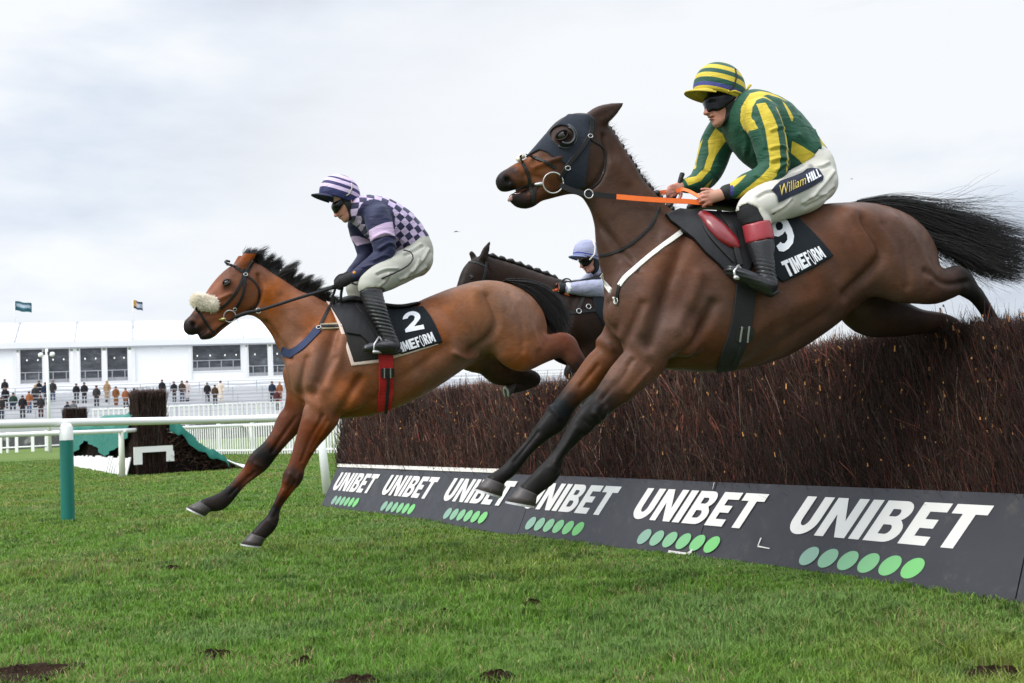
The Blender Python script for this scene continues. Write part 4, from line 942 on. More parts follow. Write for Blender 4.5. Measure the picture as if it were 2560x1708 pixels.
# ---------------- dark horse behind
PALC = dict(b=(.015, .008, .0055), n=(.019, .0105, .007), f=(.015, .009, .0065), k=(.010, .008, .0075), h=(.035, .018, .012))
def build_horse_c():
    fr = FC; f = Field((-1.75, -.48, .95), (1.5, .48, 2.75), .014)
    S = lambda rows, **k: f.chain(stn(fr, rows, PALC), **k)
    S([ci(1405, 850, 52, .14, 0, 'b'), ci(1450, 815, 104, .24, 0, 'b'), ci(1520, 795, 106, .275, 0, 'b'), ci(1590, 780, 98, .285, 0, 'b'), ci(1650, 775, 94, .275, 0, 'b'), ci(1710, 770, 90, .26, 0, 'b'), ci(1755, 785, 66, .22, 0, 'b')], k=.05)
    S([pr((1395, 850), (1408, 700), .15, 0, 'n'), pr((1350, 815), (1375, 690), .13, 0, 'n'), pr((1300, 775), (1335, 676), .105, 0, 'n'), pr((1258, 745), (1288, 660), .088, 0, 'n'), pr((1225, 735), (1240, 646), .078, 0, 'n')], k=.05)
    S([ci(1208, 664, 26, .07, 0, 'f'), ci(1195, 690, 42, .09, 0, 'f'), ci(1178, 716, 36, .082, 0, 'f'), ci(1163, 745, 28, .07, 0, 'f'), ci(1152, 775, 23, .06, 0, 'f'), ci(1145, 800, 19, .055, 0, 'k'), ci(1143, 816, 12, .045, 0, 'k')], k=.03)
    for w_, x0 in ((.06, 0), (-.06, -22)):
        S([ci(1206 + x0, 646, 10, .022, w_, 'f'), ci(1214 + x0, 628, 10, .022, w_, 'f'), ci(1221 + x0, 613, 5.5, .014, w_, 'k'), ci(1225 + x0, 603, 1.5, .005, w_, 'k')] if w_ > 0 else
          [ci(1186, 648, 9, .022, w_, 'f'), ci(1180, 636, 8, .02, w_, 'f'), ci(1176, 627, 2, .006, w_, 'k')], k=.02)
    for w_ in (.13, -.12):                                             # forelegs folded under the chest, hind legs pushing off
        S([ci(1480, 870, 36, .09, w_, 'b'), ci(1450, 900, 24, .06, w_, 'h'), ci(1428, 922, 16, .046, w_, 'k'), ci(1424, 936, 14, .046, w_, 'k'), ci(1444, 950, 9, .03, w_, 'k'), ci(1470, 960, 8, .028, w_, 'k'), ci(1486, 958, 9, .034, w_, 'k'), ci(1494, 948, 8, .036, w_, 'k')], k=.03)
        S([ci(1745, 815, 60, .10, w_, 'b'), ci(1775, 860, 36, .075, w_, 'b'), ci(1812, 895, 20, .05, w_, 'k'), ci(1835, 905, 15, .044, w_, 'k'), ci(1840, 940, 9, .03, w_, 'k'), ci(1848, 980, 8, .028, w_, 'k'), ci(1840, 1000, 10, .036, w_, 'k')], k=.04)
    f.ball(fr.P(1440, 800, .15), (.13, .08, .18), .06, ang=.4)
    V, Q = f.mesh(2)
    V = sculpt(fr, V, Q, [([(1205, 655), (1222, 690), (1210, 725)], .03, .015, -.012), ([(1425, 730), (1405, 800), (1400, 850)], .08, .03, -.014), ([(1270, 720), (1340, 770), (1380, 830)], .03, .03, -.012)])
    body = link('horse', mesh_np('horse', V, Q, smooth=True), coat('bay_coat'), **fr.kw()); add_col(body.data, f.colours(V, 6.0))
    tag(body, 'dark brown horse with pricked ears, partly hidden behind the bright bay rump', 'horse', 'horses jumping the fence')
    B = Body(fr, V, Q); eye(fr, B, body, 1178, 692, .017)
    for w_ in (.13, -.12):
        hoof(fr, body, (1490, 942), (1502, 954), (1504, 928), (1520, 944), w_, HOOFM, STEEL); hoof(fr, body, (1834, 1004), (1850, 1000), (1826, 1022), (1852, 1018), w_, HOOFM, STEEL)
    cr = crv(np.array([fr.P(x, y, .0) for x, y in [(1205, 634), (1240, 644), (1288, 658), (1335, 675), (1375, 689), (1396, 702)]]), 30); m = MB()
    m.tube([p + np.array([0, 0, .006 + .006 * sn(i * 1.9)]) for i, p in enumerate(cr)], [.018 + .006 * sn(i * 1.9) for i in range(30)], 8)
    m.obj('plaited_mane', HAIR, body, True)
    P1, R1 = guide_hair(fr, [[(1760, 735), (1830, 720), (1890, 760), (1920, 820)], [(1765, 745), (1820, 745), (1870, 790), (1890, 850)]], 900, 8, (.03, .06), 1, .01, .0025, (.6, 1), .02)
    strands('tail', P1, R1, HAIR, body)
    B.f = f; return body, B
HC, BC = build_horse_c()
# ------------------------------------------------------------------ tack: straps and cloths laid on the horses' own surfaces
LEATHER = mat('black_leather', (.010, .0095, .009), .42, .25, 20, .25, bump=.15, bs=140)
WEBBING = mat('black_webbing', (.018, .018, .019), .7, .2, 30, .3, bump=.3, bs=300)

def strap(B, name, pts, width, m, par, off=.004, th=.004, n=None, smooth=True, wg=.1):
    """a strap of the given width lying on the body along a line of pixels"""
    L = sum(math.hypot(b[0] - a[0], b[1] - a[1]) for a, b in zip(pts[:-1], pts[1:])); n = n or max(4, int(L / 7))
    px = crv(np.array([(x, y, 0) for x, y in pts], float), n)
    H = [B.hit(p[0], p[1], wg) for p in px]; P = np.array([h[0] for h in H]); N = np.array([h[1] for h in H])
    for _ in range(2):
        P[1:-1] = .25 * P[:-2] + .5 * P[1:-1] + .25 * P[2:]; N[1:-1] = .25 * N[:-2] + .5 * N[1:-1] + .25 * N[2:]
    N /= np.linalg.norm(N, axis=1)[:, None]; T = np.gradient(P, axis=0); S = np.cross(N, T); S /= np.maximum(np.linalg.norm(S, axis=1), 1e-9)[:, None]
    w = (np.full(n, width) if not hasattr(width, '__len__') else np.interp(np.linspace(0, 1, n), np.linspace(0, 1, len(width)), width))[:, None] / 2
    b = th * .3
    ring = [P - S * w + N * (off - .006), P - S * w + N * (off + th - b), P - S * (w - b) + N * (off + th), P + S * (w - b) + N * (off + th), P + S * w + N * (off + th - b), P + S * w + N * (off - .006)]
    k = 6; V = np.stack(ring, 1).reshape(-1, 3)
    Q = [(i * k + j, i * k + (j + 1) % k, i * k + k + (j + 1) % k, i * k + k + j) for i in range(n - 1) for j in range(k)]
    Q += [(3, 2, 1, 0), (5, 4, 3, 0)] + [((n - 1) * k + a_, (n - 1) * k + b_, (n - 1) * k + c_, (n - 1) * k + d_) for a_, b_, c_, d_ in ((0, 1, 2, 3), (0, 3, 4, 5))]
    return link(name, mesh_np(name, V, Q), m, par)

def ringobj(name, c, nrm, r, tr, m, par, a0=0, a1=2 * math.pi, flat=1, n=26):
    """a metal ring standing on a surface"""
    nrm = Vector(nrm).normalized(); ax = Vector((0, 0, 1)).cross(nrm).normalized(); ay = nrm.cross(ax)
    pts = [Vector(c) + ax * (r * cs(t)) + ay * (r * flat * sn(t)) for t in np.linspace(a0, a1, n)]
    mb = MB(); mb.tube(pts, tr, 7, up=tuple(nrm)); return mb.obj(name, m, par, True)

def poly_sd(px, pz, poly):
    """signed distance to a polygon on arrays, negative inside"""
    d = np.full(np.broadcast(px, pz).shape, 1e9); inside = np.zeros(d.shape, bool); n = len(poly)
    for i in range(n):
        ax, az = poly[i]; bx, bz = poly[(i + 1) % n]; ex, ez = bx - ax, bz - az; wx, wz = px - ax, pz - az
        t = np.clip((wx * ex + wz * ez) / max(ex * ex + ez * ez, 1e-12), 0, 1); d = np.minimum(d, (wx - ex * t) ** 2 + (wz - ez * t) ** 2)
        c = ((az > pz) != (bz > pz)) & (px < (bx - ax) * (pz - az) / ((bz - az) if abs(bz - az) > 1e-12 else 1e-12) + ax); inside ^= c
    d = np.sqrt(d); return np.where(inside, -d, d)
def loc_poly(fr, pts, w): return [(p[0], p[2]) for p in (fr.P(x, y, w) for x, y in pts)]

def shell(fr, fld, pts, w, t, name, m, par=None, holes=(), smooth=1, ylim=None, fine=1, rnd_=.004, col=None):
    """a fitted cover: the body's field swollen by t, kept inside a side-on outline"""
    poly = loc_poly(fr, pts, w); xs = [p[0] for p in poly]; zs = [p[1] for p in poly]
    b = fld.blk((min(xs) - .03, -9, min(zs) - .03), (max(xs) + .03, 9, max(zs) + .03))
    g = Field.__new__(Field); g.h = fld.h; g.ax = [fld.ax[i][b[i]] for i in range(3)]; g.lo = np.array([a[0] for a in g.ax], float); g.f = fld.f[b] - t; g.st = []
    if fine > 1:                                     # trilinear refinement for a clean edge
        for ax in range(3):
            nn = (g.f.shape[ax] - 1) * fine + 1; x = np.linspace(0, g.f.shape[ax] - 1, nn); i = np.minimum(x.astype(int), g.f.shape[ax] - 2); fr_ = (x - i).astype(np.float32)
            sh = [1, 1, 1]; sh[ax] = nn; fr_ = fr_.reshape(sh); g.f = np.take(g.f, i, ax) * (1 - fr_) + np.take(g.f, i + 1, ax) * fr_
            g.ax[ax] = (g.lo[ax] + g.h / fine * np.arange(nn)).astype(np.float32)
        g.h = g.h / fine
    X, Z = np.meshgrid(g.ax[0], g.ax[2], indexing='ij'); sd = poly_sd(X, Z, poly)
    for hx, hy, hr in holes:
        p = fr.P(hx, hy, w); q = fr.P(hx, hy - hr, w); sd = np.maximum(sd, (q[2] - p[2]) - np.hypot(X - p[0], Z - p[2]))
    k = rnd_; a, bq = g.f, sd[:, None, :].astype(np.float32)
    g.f = -smin(-a, -np.broadcast_to(bq, a.shape), k)
    if ylim is not None: g.f = np.maximum(g.f, (g.ax[1] - ylim)[None, :, None])
    V, Q = g.mesh(smooth)
    o = link(name, mesh_np(name, V, Q, smooth=True), m, par, **({} if par is not None else fr.kw()))
    return o, V, Q

def lay_text(B, txt, px, m, par, name, off=.016, gap=.10, thin=None, geo=None):
    """letters sewn on a cloth: px = bottom-left, bottom-right, top-right, top-left of the word"""
    V2, T2, w = geo or text_geo(txt, gap, 1.0, thin); bl, br, tr, tl = [np.array(p, float) for p in px]; V = []
    for x, y in V2:
        u = x / w; p = (bl * (1 - u) + br * u) * (1 - y) + (tl * (1 - u) + tr * u) * y
        h, n = B.hit(p[0], p[1], .25); V.append(h + n * off)
    return link(name, mesh_np(name, V, None, T2), m, par)

_el = lambda rx, ry, n: [(.19 + rx * cs(6.2832 * i / n), .47 + ry * sn(6.2832 * i / n)) for i in range(n)]
THINO = {'O': (.38, [_el(.19, .58, 22), _el(.115, .47, 18)])}
CLOTHM = mat('number_cloth', (.009, .012, .015), .75, .2, 30, .15, bump=.35, bs=60, bd=.003)
SEWN = mat('sewn_white', (.74, .74, .77), .7, .05, 30, .3)

def tack_a(fr, H, B, fld):
    # hood with an eye cup
    hp = [(1320, 384), (1345, 356), (1369, 328), (1400, 300), (1427, 277), (1450, 279), (1472, 284), (1490, 300), (1489, 318), (1478, 345), (1472, 375), (1468, 420), (1466, 466), (1436, 472), (1412, 462), (1411, 435), (1413, 412), (1398, 402), (1386, 398), (1368, 380), (1352, 371)]
    navy = mat('hood_cloth', (.010, .014, .023), .72, .3, 14, .2, bump=.4, bs=45, bd=.004, sheen=.15)
    hood, _, _ = shell(fr, fld, hp, .085, .007, 'hood', navy, holes=[(1406, 337, 27)], smooth=1, fine=2)
    tag(hood, 'navy cloth blinker hood over the dark bay\'s face, with a round eye cup', 'horse hood')
    c, n = B.hit(1411, 341); cv = Vector(c); nv = (Vector(n) + Vector((0, -1, 0)) * 1.5).normalized(); ax = Vector((1, 0, 0)); ax = (ax - nv * ax.dot(nv)).normalized(); ay = nv.cross(ax) * -1
    if ay.z < 0: ay = -ay
    A = np.linspace(math.radians(75), math.radians(-125), 18); mb = MB(); V = []; Q = []
    for j, (rx, up) in enumerate(((.062, .004), (.058, .022), (.046, .034), (.040, .036), (.036, .026), (.048, .004))):
        V += [tuple(cv + ax * (rx * cs(a)) + ay * (rx * sn(a) * .95) + nv * up) for a in A]
    for j in range(5): Q += [(j * 18 + i, j * 18 + i + 1, j * 18 + 19 + i, j * 18 + 18 + i) for i in range(17)]
    mb.add(V, Q); ec = mb.obj('eye_cup', mat('cup_black', (.02, .02, .022), .5, .2), hood, True)
    for rx, up in ((.062, .010), (.043, .037)):
        mb = MB(); mb.tube([cv + ax * (rx * cs(a)) + ay * (rx * sn(a) * .95) + nv * up for a in A], .0045 if up < .02 else .003, 6); mb.obj('cup_rim', mat('cup_grey', (.10, .105, .115), .4, .2), ec, True)
    c2, n2 = B.hit(1400, 372); 
    # bridle
    br = empty('bridle', (0, 0, 0)); br.location = fr.O; br.rotation_euler = (0, 0, fr.a)
    tag(br, 'black leather racing bridle with orange rubber reins on the dark bay\'s head', 'bridle')
    strap(B, 'noseband', [(1302, 388), (1303, 402), (1313, 420), (1322, 440), (1325, 462), (1330, 485), (1334, 512)], .017, LEATHER, br, .004)
    strap(B, 'noseband', [(1318, 388), (1345, 398), (1368, 408), (1388, 420)], .016, LEATHER, br, .004)
    strap(B, 'cheekpiece', [(1470, 345), (1455, 370), (1435, 394), (1418, 415), (1408, 430), (1400, 447)], .022, LEATHER, br, .011)
    strap(B, 'headpiece', [(1478, 300), (1480, 320), (1472, 345)], .022, LEATHER, br, .011)
    strap(B, 'throat_lash', [(1474, 345), (1490, 358), (1504, 364), (1512, 395), (1510, 428), (1497, 458), (1466, 480)], .011, LEATHER, br, .003)
    strap(B, 'chin_strap', [(1290, 478), (1308, 468), (1330, 462), (1345, 460)], .012, LEATHER, br, .003)
    strap(B, 'chin_strap', [(1345, 462), (1335, 480), (1332, 505)], .014, LEATHER, br, .004)
    for x, y, s_ in ((1418, 421, .013), (1474, 343, .012)):
        c, n = B.hit(x, y); ringobj('buckle', c + n * .016, n, s_, .0022, STEEL, br, flat=.8)
    c, n = B.hit(1382, 456); ringobj('bit_ring', c + n * .016, n + np.array([0, -.8, 0]), .052, .0038, STEEL, br)
    mb = MB(); c1, n1 = B.hit(1352, 459); c2, n2 = B.hit(1337, 460)
    mb.tube([c1 + n1 * .012 + np.array([.012, 0, 0]), c1 + n1 * .010, c2 + n2 * .006, c2 + n2 * .002], [.010, .0095, .007, .005], 10); mb.obj('bit_cheek', STEEL, br, True)
    c, n = B.hit(1296, 395)
    fl = Field(c - .07, c + .07, .005)
    for i in range(26): fl.ball(fr.P(1289 + 22 * RG.random(), 401 - 16 * RG.random(), .03 - .05 * RG.random()) , (.013, .016, .012), .006)
    V, Q = fl.mesh(0); link('sheepskin', mesh_np('sheepskin', V, Q, smooth=True), mat('sheepskin', (.66, .60, .50), .95, .12, 40, .1, bump=1, bs=160, bd=.008), br)
    # reins: black leather to the stop ring, then orange rubber to the hands
    P = fr.P
    def ribbon(name, pts, wd, m, par, th=.004, n=24):
        px = crv(np.array(pts, float), n); C = np.array([P(a, b, c) for a, b, c in px]); T = np.gradient(C, axis=0); T /= np.linalg.norm(T, axis=1)[:, None]
        N = np.tile(np.array([0., -1, 0]), (n, 1)); S = np.cross(N, T); S /= np.linalg.norm(S, axis=1)[:, None]; N = np.cross(T, S)
        V = np.stack([C - S * wd / 2 - N * th / 2, C - S * wd / 2 + N * th / 2, C + S * wd / 2 + N * th / 2, C + S * wd / 2 - N * th / 2], 1).reshape(-1, 3)
        Q = [(i * 4 + j, i * 4 + (j + 1) % 4, i * 4 + 4 + (j + 1) % 4, i * 4 + 4 + j) for i in range(n - 1) for j in range(4)] + [(3, 2, 1, 0), (n * 4 - 4, n * 4 - 3, n * 4 - 2, n * 4 - 1)]
        return link(name, mesh_np(name, V, Q), m, par)
    ORANGE = mat('orange_rubber', (.80, .150, .022), .55, .10, 30, .35, bump=.2, bs=120)
    rein = ribbon('rein', [(1400, 462, .135), (1425, 474, .14), (1460, 484, .145), (1500, 488, .15), (1541, 492, .15)], .027, LEATHER, br)
    ribbon('rein_grip', [(1541, 492, .15), (1600, 497, .155), (1660, 501, .155), (1720, 504, .15), (1756, 507, .14), (1780, 508, .13)], .026, ORANGE, rein)
    ribbon('rein_grip', [(1690, 478, -.08), (1704, 474, -.06), (1722, 478, .0), (1748, 492, .09), (1768, 502, .12)], .022, ORANGE, rein)
    rf = ribbon('rein', [(1400, 462, -.135), (1460, 482, -.14), (1541, 486, -.14), (1620, 484, -.13), (1690, 478, -.10)], .024, ORANGE, br)
    ringobj('stop_ring', P(1472, 485, .15), (0, -1, 0), .022, .003, STEEL, br)
    # neck strap and breast girth
    bp_ = empty('breast_girth', (0, 0, 0)); bp_.location = fr.O; bp_.rotation_euler = (0, 0, fr.a)
    tag(bp_, 'white webbing breast girth running from the dark bay\'s saddle to its chest', 'breastplate')
    WH = mat('white_webbing', (.72, .69, .64), .75, .08, 40, .25, bump=.3, bs=250, wear=((.45, .40, .35), 20, .62))
    strap(B, 'breast_strap', [(1706, 578), (1665, 609), (1625, 640), (1590, 670), (1562, 695), (1549, 714)], .025, WH, bp_, .004)
    strap(B, 'breast_strap', [(1503, 688), (1512, 708), (1528, 728)], .025, WH, bp_, .004)
    strap(B, 'lower_strap', [(1549, 712), (1545, 735), (1542, 756)], .018, LEATHER, bp_, .004); strap(B, 'lower_strap', [(1526, 726), (1536, 744), (1542, 756)], .012, WH, bp_, .004)
    c, n = B.hit(1543, 752); ringobj('buckle', c + n * .010, n, .016, .003, STEEL, bp_)
    strap(B, 'strap_end', [(1738, 565), (1720, 570), (1702, 582)], .034, LEATHER, bp_, .007)
    strap(B, 'neck_strap', [(1648, 520), (1630, 560), (1600, 592), (1568, 617), (1530, 634), (1500, 640)], .014, LEATHER, bp_, .003)
    # number cloth
    cp = [(1760, 500), (1900, 500), (2014, 520), (2022, 548), (2050, 592), (2084, 640), (2030, 672), (1954, 707), (1934, 690), (1900, 640), (1850, 600), (1790, 560)]
    cloth, V, Q = shell(fr, fld, cp, .28, .012, 'saddle_cloth', CLOTHM, smooth=1, fine=2)
    tag(cloth, 'black number cloth with a white 9, under the rider in green and yellow', 'saddle cloth')
    BC_ = Body(fr, V, Q)
    thin = {'9': (.66, [[(.31, 1.0), (.13, .96), (.02, .83), (0, .70), (.04, .56), (.16, .47), (.30, .46), (.40, .50), (.41, .36), (.36, .24), (.26, .20), (.19, .24), (.17, .30), (.02, .27), (.05, .10), (.16, .01), (.30, 0), (.46, .06), (.57, .22), (.61, .45), (.61, .72), (.55, .88), (.45, .97)], [(.30, .85), (.40, .80), (.42, .70), (.37, .61), (.27, .60), (.19, .66), (.18, .76), (.22, .83)]])}
    lay_text(BC_, '9', [(1946, 640), (2000, 602), (1962, 532), (1920, 556)], SEWN, cloth, 'number', .004, thin=thin)
    lay_text(BC_, 'TIMEFORM', [(1969, 695), (2065, 643), (2046, 616), (1951, 656)], SEWN, cloth, 'lettering', .004, .06, THINO)
    # saddle: seat, pommel, flap with a red roll, girth, stirrup leather and iron
    sd = empty('saddle', (0, 0, 0)); sd.location = fr.O; sd.rotation_euler = (0, 0, fr.a)
    tag(sd, 'black and red racing saddle strapped on the dark bay horse', 'saddle')
    shell(fr, fld, [(1690, 520), (1735, 500), (1800, 505), (1900, 512), (1960, 505), (1960, 545), (1905, 560), (1890, 600), (1880, 660), (1862, 702), (1830, 700), (1800, 662), (1770, 630), (1745, 590), (1715, 555), (1700, 540)], .28, .024, 'saddle_flap', mat('flap_black', (.008, .008, .009), .5, .25, 20, .25, bump=.2, bs=60), sd, fine=2)
    fl = Field((P(1760, 540)[0] - .2, -.34, 1.4), (P(1990, 540)[0] + .1, .34, 2.2), .011)
    fl.chain([[*P(1735, 512, 0), .022, .11], [*P(1790, 505, 0), .035, .12], [*P(1880, 512, 0), .030, .14], [*P(1960, 508, 0), .032, .17], [*P(1990, 503, 0), .018, .15]], k=.02)
    V, Q = fl.mesh(2); link('seat', mesh_np('seat', V, Q, smooth=True), LEATHER, sd)
    fl = Field(P(1735, 700, .40), P(1870, 500, .0), .008); fl.lo
    lo = np.minimum(P(1725, 640, .42), P(1860, 520, .15)); hi = np.maximum(P(1725, 520, .42), P(1865, 640, .15)); lo[1] = -.42; hi[1] = -.05; fl = Field(lo - .06, hi + .06, .008)
    c = [B.hit(x, y)[0] + np.array([0, -.035, 0]) for x, y in ((1752, 545), (1775, 565), (1800, 588), (1824, 608), (1838, 620))]
    fl.chain([[*c[0], .034, .026], [*c[1], .044, .026], [*c[2], .046, .026], [*c[3], .034, .024], [*c[4], .014, .016]], k=.01)
    V, Q = fl.mesh(1); link('knee_roll', mesh_np('knee_roll', V, Q, smooth=True), mat('red_leather', (.17, .010, .014), .30, .25, 12, .6, bump=.1, bs=30), sd)
    strap(B, 'piping', [(1740, 540), (1765, 590), (1790, 620), (1830, 660)], .012, LEATHER, sd, .030)
    strap(B, 'stirrup_leather', [(1795, 545), (1822, 575), (1832, 600), (1838, 640), (1846, 668)], .028, LEATHER, sd, .036)
    strap(B, 'girth', [(1868, 690), (1862, 740), (1854, 800), (1842, 850), (1826, 890), (1815, 922)], .105, WEBBING, sd, .010, .006)
    gb = strap(B, 'girth_buckle', [(1862, 818), (1858, 850)], .085, mat('gunmetal', (.05, .05, .055), .35, .2, 20, .5, .8), sd, .017, .006)
    for dx in (-10, 8): strap(B, 'buckle_tongue', [(1862 + dx, 815), (1857 + dx, 852)], .008, mat('tongue_grey', (.22, .22, .22), .5, .2), sd, .024, .004)
    strap(B, 'girth_strap', [(1858, 845), (1848, 880), (1832, 908)], .030, WEBBING, sd, .018, .005)
    mb = MB(); q = P(1852, 690, .40)
    mb.tube([P(1846, 664, .38), P(1835, 678, .42), P(1838, 694, .42)], .006, 6); mb.tube([P(1846, 664, .36), P(1860, 684, .30), P(1858, 696, .30)], .006, 6); mb.tube([P(1838, 694, .43), P(1858, 697, .29)], .010, 6)
    mb.obj('stirrup', STEEL, sd, True)
    return ribbon
tack_a(FA, HA, BA, BA.f)
def tack_b(fr, B, fld):
    P = fr.P
    br = empty('bridle', tuple(fr.O), fr.a); tag(br, 'black leather bridle with a fluffy cream noseband roll on the bright bay\'s head', 'bridle')
    lo = P(514, 758, .10) - np.array([.16, .02, .14]); fl = Field(lo, lo + np.array([.32, .24, .28]), .007)
    for i in range(150):
        u = RG.random(); a = RG.random() * 6.28; w_ = .085 * cs(a) ; x = 492 + 45 * u; y = 752 + 11 * u + 10 * sn(a) * .9
        fl.ball(P(x, y, .058 + .028 * cs(a)), (.020 + .010 * RG.random(),) * 3, .008)
    for i in range(60):
        u = RG.random(); fl.ball(P(486 + 8 * RG.random(), 752 + 16 * (RG.random() - .5), .06 - .13 * u), (.02, .02, .022), .008)
    V, Q = fl.mesh(1); N = vnormals(V, Q); SKM = mat('sheepskin', (.60, .535, .43), .95, .16, 40, .1, bump=1, bs=160, bd=.008); so_ = link('sheepskin', mesh_np('sheepskin', V, Q, smooth=True), SKM, br)
    ii = RG.integers(0, len(V), 5200); dd = N[ii] + RG.standard_normal((5200, 3)) * .45; L_h = .004 + .008 * RG.random((5200, 1)); tt = np.linspace(0, 1, 3)
    strands('wool', V[ii][:, None] + dd[:, None] * (L_h[:, None] * tt[None, :, None]), np.repeat((.0017 * (1.15 - tt))[None], 5200, 0), mat('wool_fibre', (.86, .78, .65), .95, .1, 40, .1), so_)
    strap(B, 'cheekpiece', [(612, 672), (606, 700), (596, 722), (580, 745), (566, 760), (552, 772)], .020, LEATHER, br, .004)
    strap(B, 'cheekpiece', [(613, 686), (612, 710), (606, 740), (596, 760), (586, 775)], .018, LEATHER, br, .008)
    strap(B, 'browband', [(566, 660), (580, 664), (597, 672), (612, 684)], .020, LEATHER, br, .005)
    mb = MB(); mb.tube([P(568, 660, .05), P(563, 655, .02), P(566, 652, -.01), P(574, 654, -.03)], .008, 7); mb.obj('browband_loop', LEATHER, br, True)
    strap(B, 'headpiece', [(632, 652), (624, 668), (613, 688)], .022, LEATHER, br, .006)
    strap(B, 'throat_lash', [(616, 690), (638, 706), (648, 730), (645, 758), (628, 778), (605, 788)], .013, LEATHER, br, .003)
    strap(B, 'noseband', [(489, 770), (497, 780), (510, 800), (524, 822), (536, 833)], .017, LEATHER, br, .004)
    strap(B, 'chin_strap', [(600, 786), (580, 800), (556, 812), (540, 826)], .012, LEATHER, br, .004)
    for x, y, s_ in ((614, 688, .013), (587, 772, .012)):
        c, n = B.hit(x, y); ringobj('buckle', c + n * .014, n, s_, .0022, STEEL, br, flat=.8)
    c, n = B.hit(574, 790); ringobj('bit_ring', c + n * .016, n + np.array([0, -.8, 0]), .040, .0036, STEEL, br)
    c1, n1 = B.hit(564, 797); c2, n2 = B.hit(545, 799); mb = MB(); mb.tube([c1 + n1 * .014, c1 * .5 + c2 * .5 + n1 * .014, c2 + n2 * .008], [.011, .012, .004], 9); mb.obj('bit_cheek', mat('brass', (.60, .52, .22), .3, .1, 40, .5, .9), br, True)
    def rope(name, pts, r, m, par, n=26):
        px = crv(np.array(pts, float), n); mb = MB(); mb.tube([P(a, b, c) for a, b, c in px], r, 7, flat=.55, up=(0, 1, 0)); return mb.obj(name, m, par, True)
    RUB = mat('black_rubber', (.016, .016, .017), .6, .2, 40, .3, bump=.4, bs=220)
    rn = rope('rein', [(586, 793, .10), (615, 782, .12), (644, 777, .13), (690, 763, .14), (740, 747, .15), (800, 729, .15), (836, 719, .13)], .011, RUB, br)
    rope('rein', [(586, 793, -.10), (644, 776, -.13), (740, 745, -.14), (800, 727, -.13), (836, 715, -.10)], .011, RUB, br)
    rope('rein_end', [(840, 716, .12), (836, 730, .11), (830, 748, .09), (836, 762, .08)], .009, RUB, rn); rope('rein_end', [(856, 718, .12), (853, 735, .11), (852, 752, .10)], .010, RUB, rn)
    ringobj('stop_ring', P(646, 777, .13), (0, -1, 0), .017, .0028, STEEL, br)
    bp_ = empty('breastplate', tuple(fr.O), fr.a); tag(bp_, 'navy and black breastplate strap across the bright bay\'s chest', 'breastplate')
    NV = mat('navy_webbing', (.022, .034, .085), .7, .15, 30, .3, bump=.3, bs=250)
    strap(B, 'chest_strap', [(705, 876), (722, 886), (745, 874), (770, 852), (796, 822)], .058, NV, bp_, .004, .006)
    strap(B, 'shoulder_strap', [(797, 822), (812, 790), (826, 764), (838, 742)], .020, LEATHER, bp_, .004)
    strap(B, 'girth_strap', [(802, 818), (830, 816), (860, 814)], .046, mat('sheepskin_strap', (.40, .33, .22), .9, .2, 60, .1, bump=.8, bs=180), bp_, .004, .006)
    strap(B, 'girth_strap', [(800, 818), (830, 817), (868, 815), (905, 806)], .020, LEATHER, bp_, .012)
    for x, y in ((826, 762), (798, 821), (860, 814)):
        c, n = B.hit(x, y); ringobj('buckle', c + n * .016, n, .016, .0028, STEEL, bp_, flat=.8)
    # cloths: pale piped saddle pad below, number cloth above
    pad = [(828, 740), (838, 766), (849, 803), (861, 854), (880, 915), (948, 907), (1020, 886), (1096, 862), (1080, 800), (1040, 755), (960, 740), (900, 740)]
    PK = mat('pink_piping', (.66, .52, .46), .8, .1, 30, .2)
    pd, _, _ = shell(fr, fld, pad, .28, .007, 'saddle_pad', PK, fine=2); tag(pd, 'dark saddle pad edged in pale pink piping on the bright bay', 'saddle pad')
    ins = [(838, 740), (846, 766), (857, 803), (869, 854), (885, 906), (948, 899), (1018, 879), (1098, 853), (1080, 800), (1040, 755), (960, 740), (900, 740)]
    shell(fr, fld, ins, .28, .010, 'pad_panel', mat('pad_grey', (.022, .021, .019), .8, .2, 30, .2, bump=.3, bs=80), pd, fine=2)
    cp = [(950, 745), (968, 768), (1010, 765), (1066, 760), (1078, 785), (1092, 820), (1106, 856), (1050, 872), (1004, 886), (984, 880), (975, 820), (966, 780)]
    cloth, V, Q = shell(fr, fld, cp, .28, .015, 'saddle_cloth', CLOTHM, fine=2)
    tag(cloth, 'black number cloth with a white 2, behind the rider in checked silks', 'saddle cloth'); BC_ = Body(fr, V, Q)
    lay_text(BC_, '2', [(1014, 832), (1060, 823), (1046, 775), (1004, 786)], SEWN, cloth, 'number', .004)
    lay_text(BC_, 'IMEFORM', [(1005, 881), (1090, 854), (1079, 830), (996, 858)], SEWN, cloth, 'lettering', .004, .06, THINO)
    sd = empty('saddle', tuple(fr.O), fr.a); tag(sd, 'small black racing saddle with a red girth on the bright bay', 'saddle')
    shell(fr, fld, [(836, 758), (858, 748), (900, 745), (960, 748), (968, 775), (950, 800), (945, 850), (925, 862), (902, 838), (868, 832), (856, 805)], .28, .024, 'saddle_flap', mat('flap_black', (.014, .014, .016), .5, .2, 20, .4, bump=.2, bs=60), sd, fine=2)
    fl = Field(P(830, 790) + np.array([-.1, -.3, -.1]), P(1070, 700) + np.array([.1, .3, .1]), .011)
    fl.chain([[*P(850, 757, 0), .030, .11], [*P(880, 752, 0), .036, .12], [*P(930, 764, 0), .030, .14], [*P(990, 772, 0), .026, .16], [*P(1040, 762, 0), .018, .15]], k=.02)
    V, Q = fl.mesh(2); link('seat', mesh_np('seat', V, Q, smooth=True), LEATHER, sd)
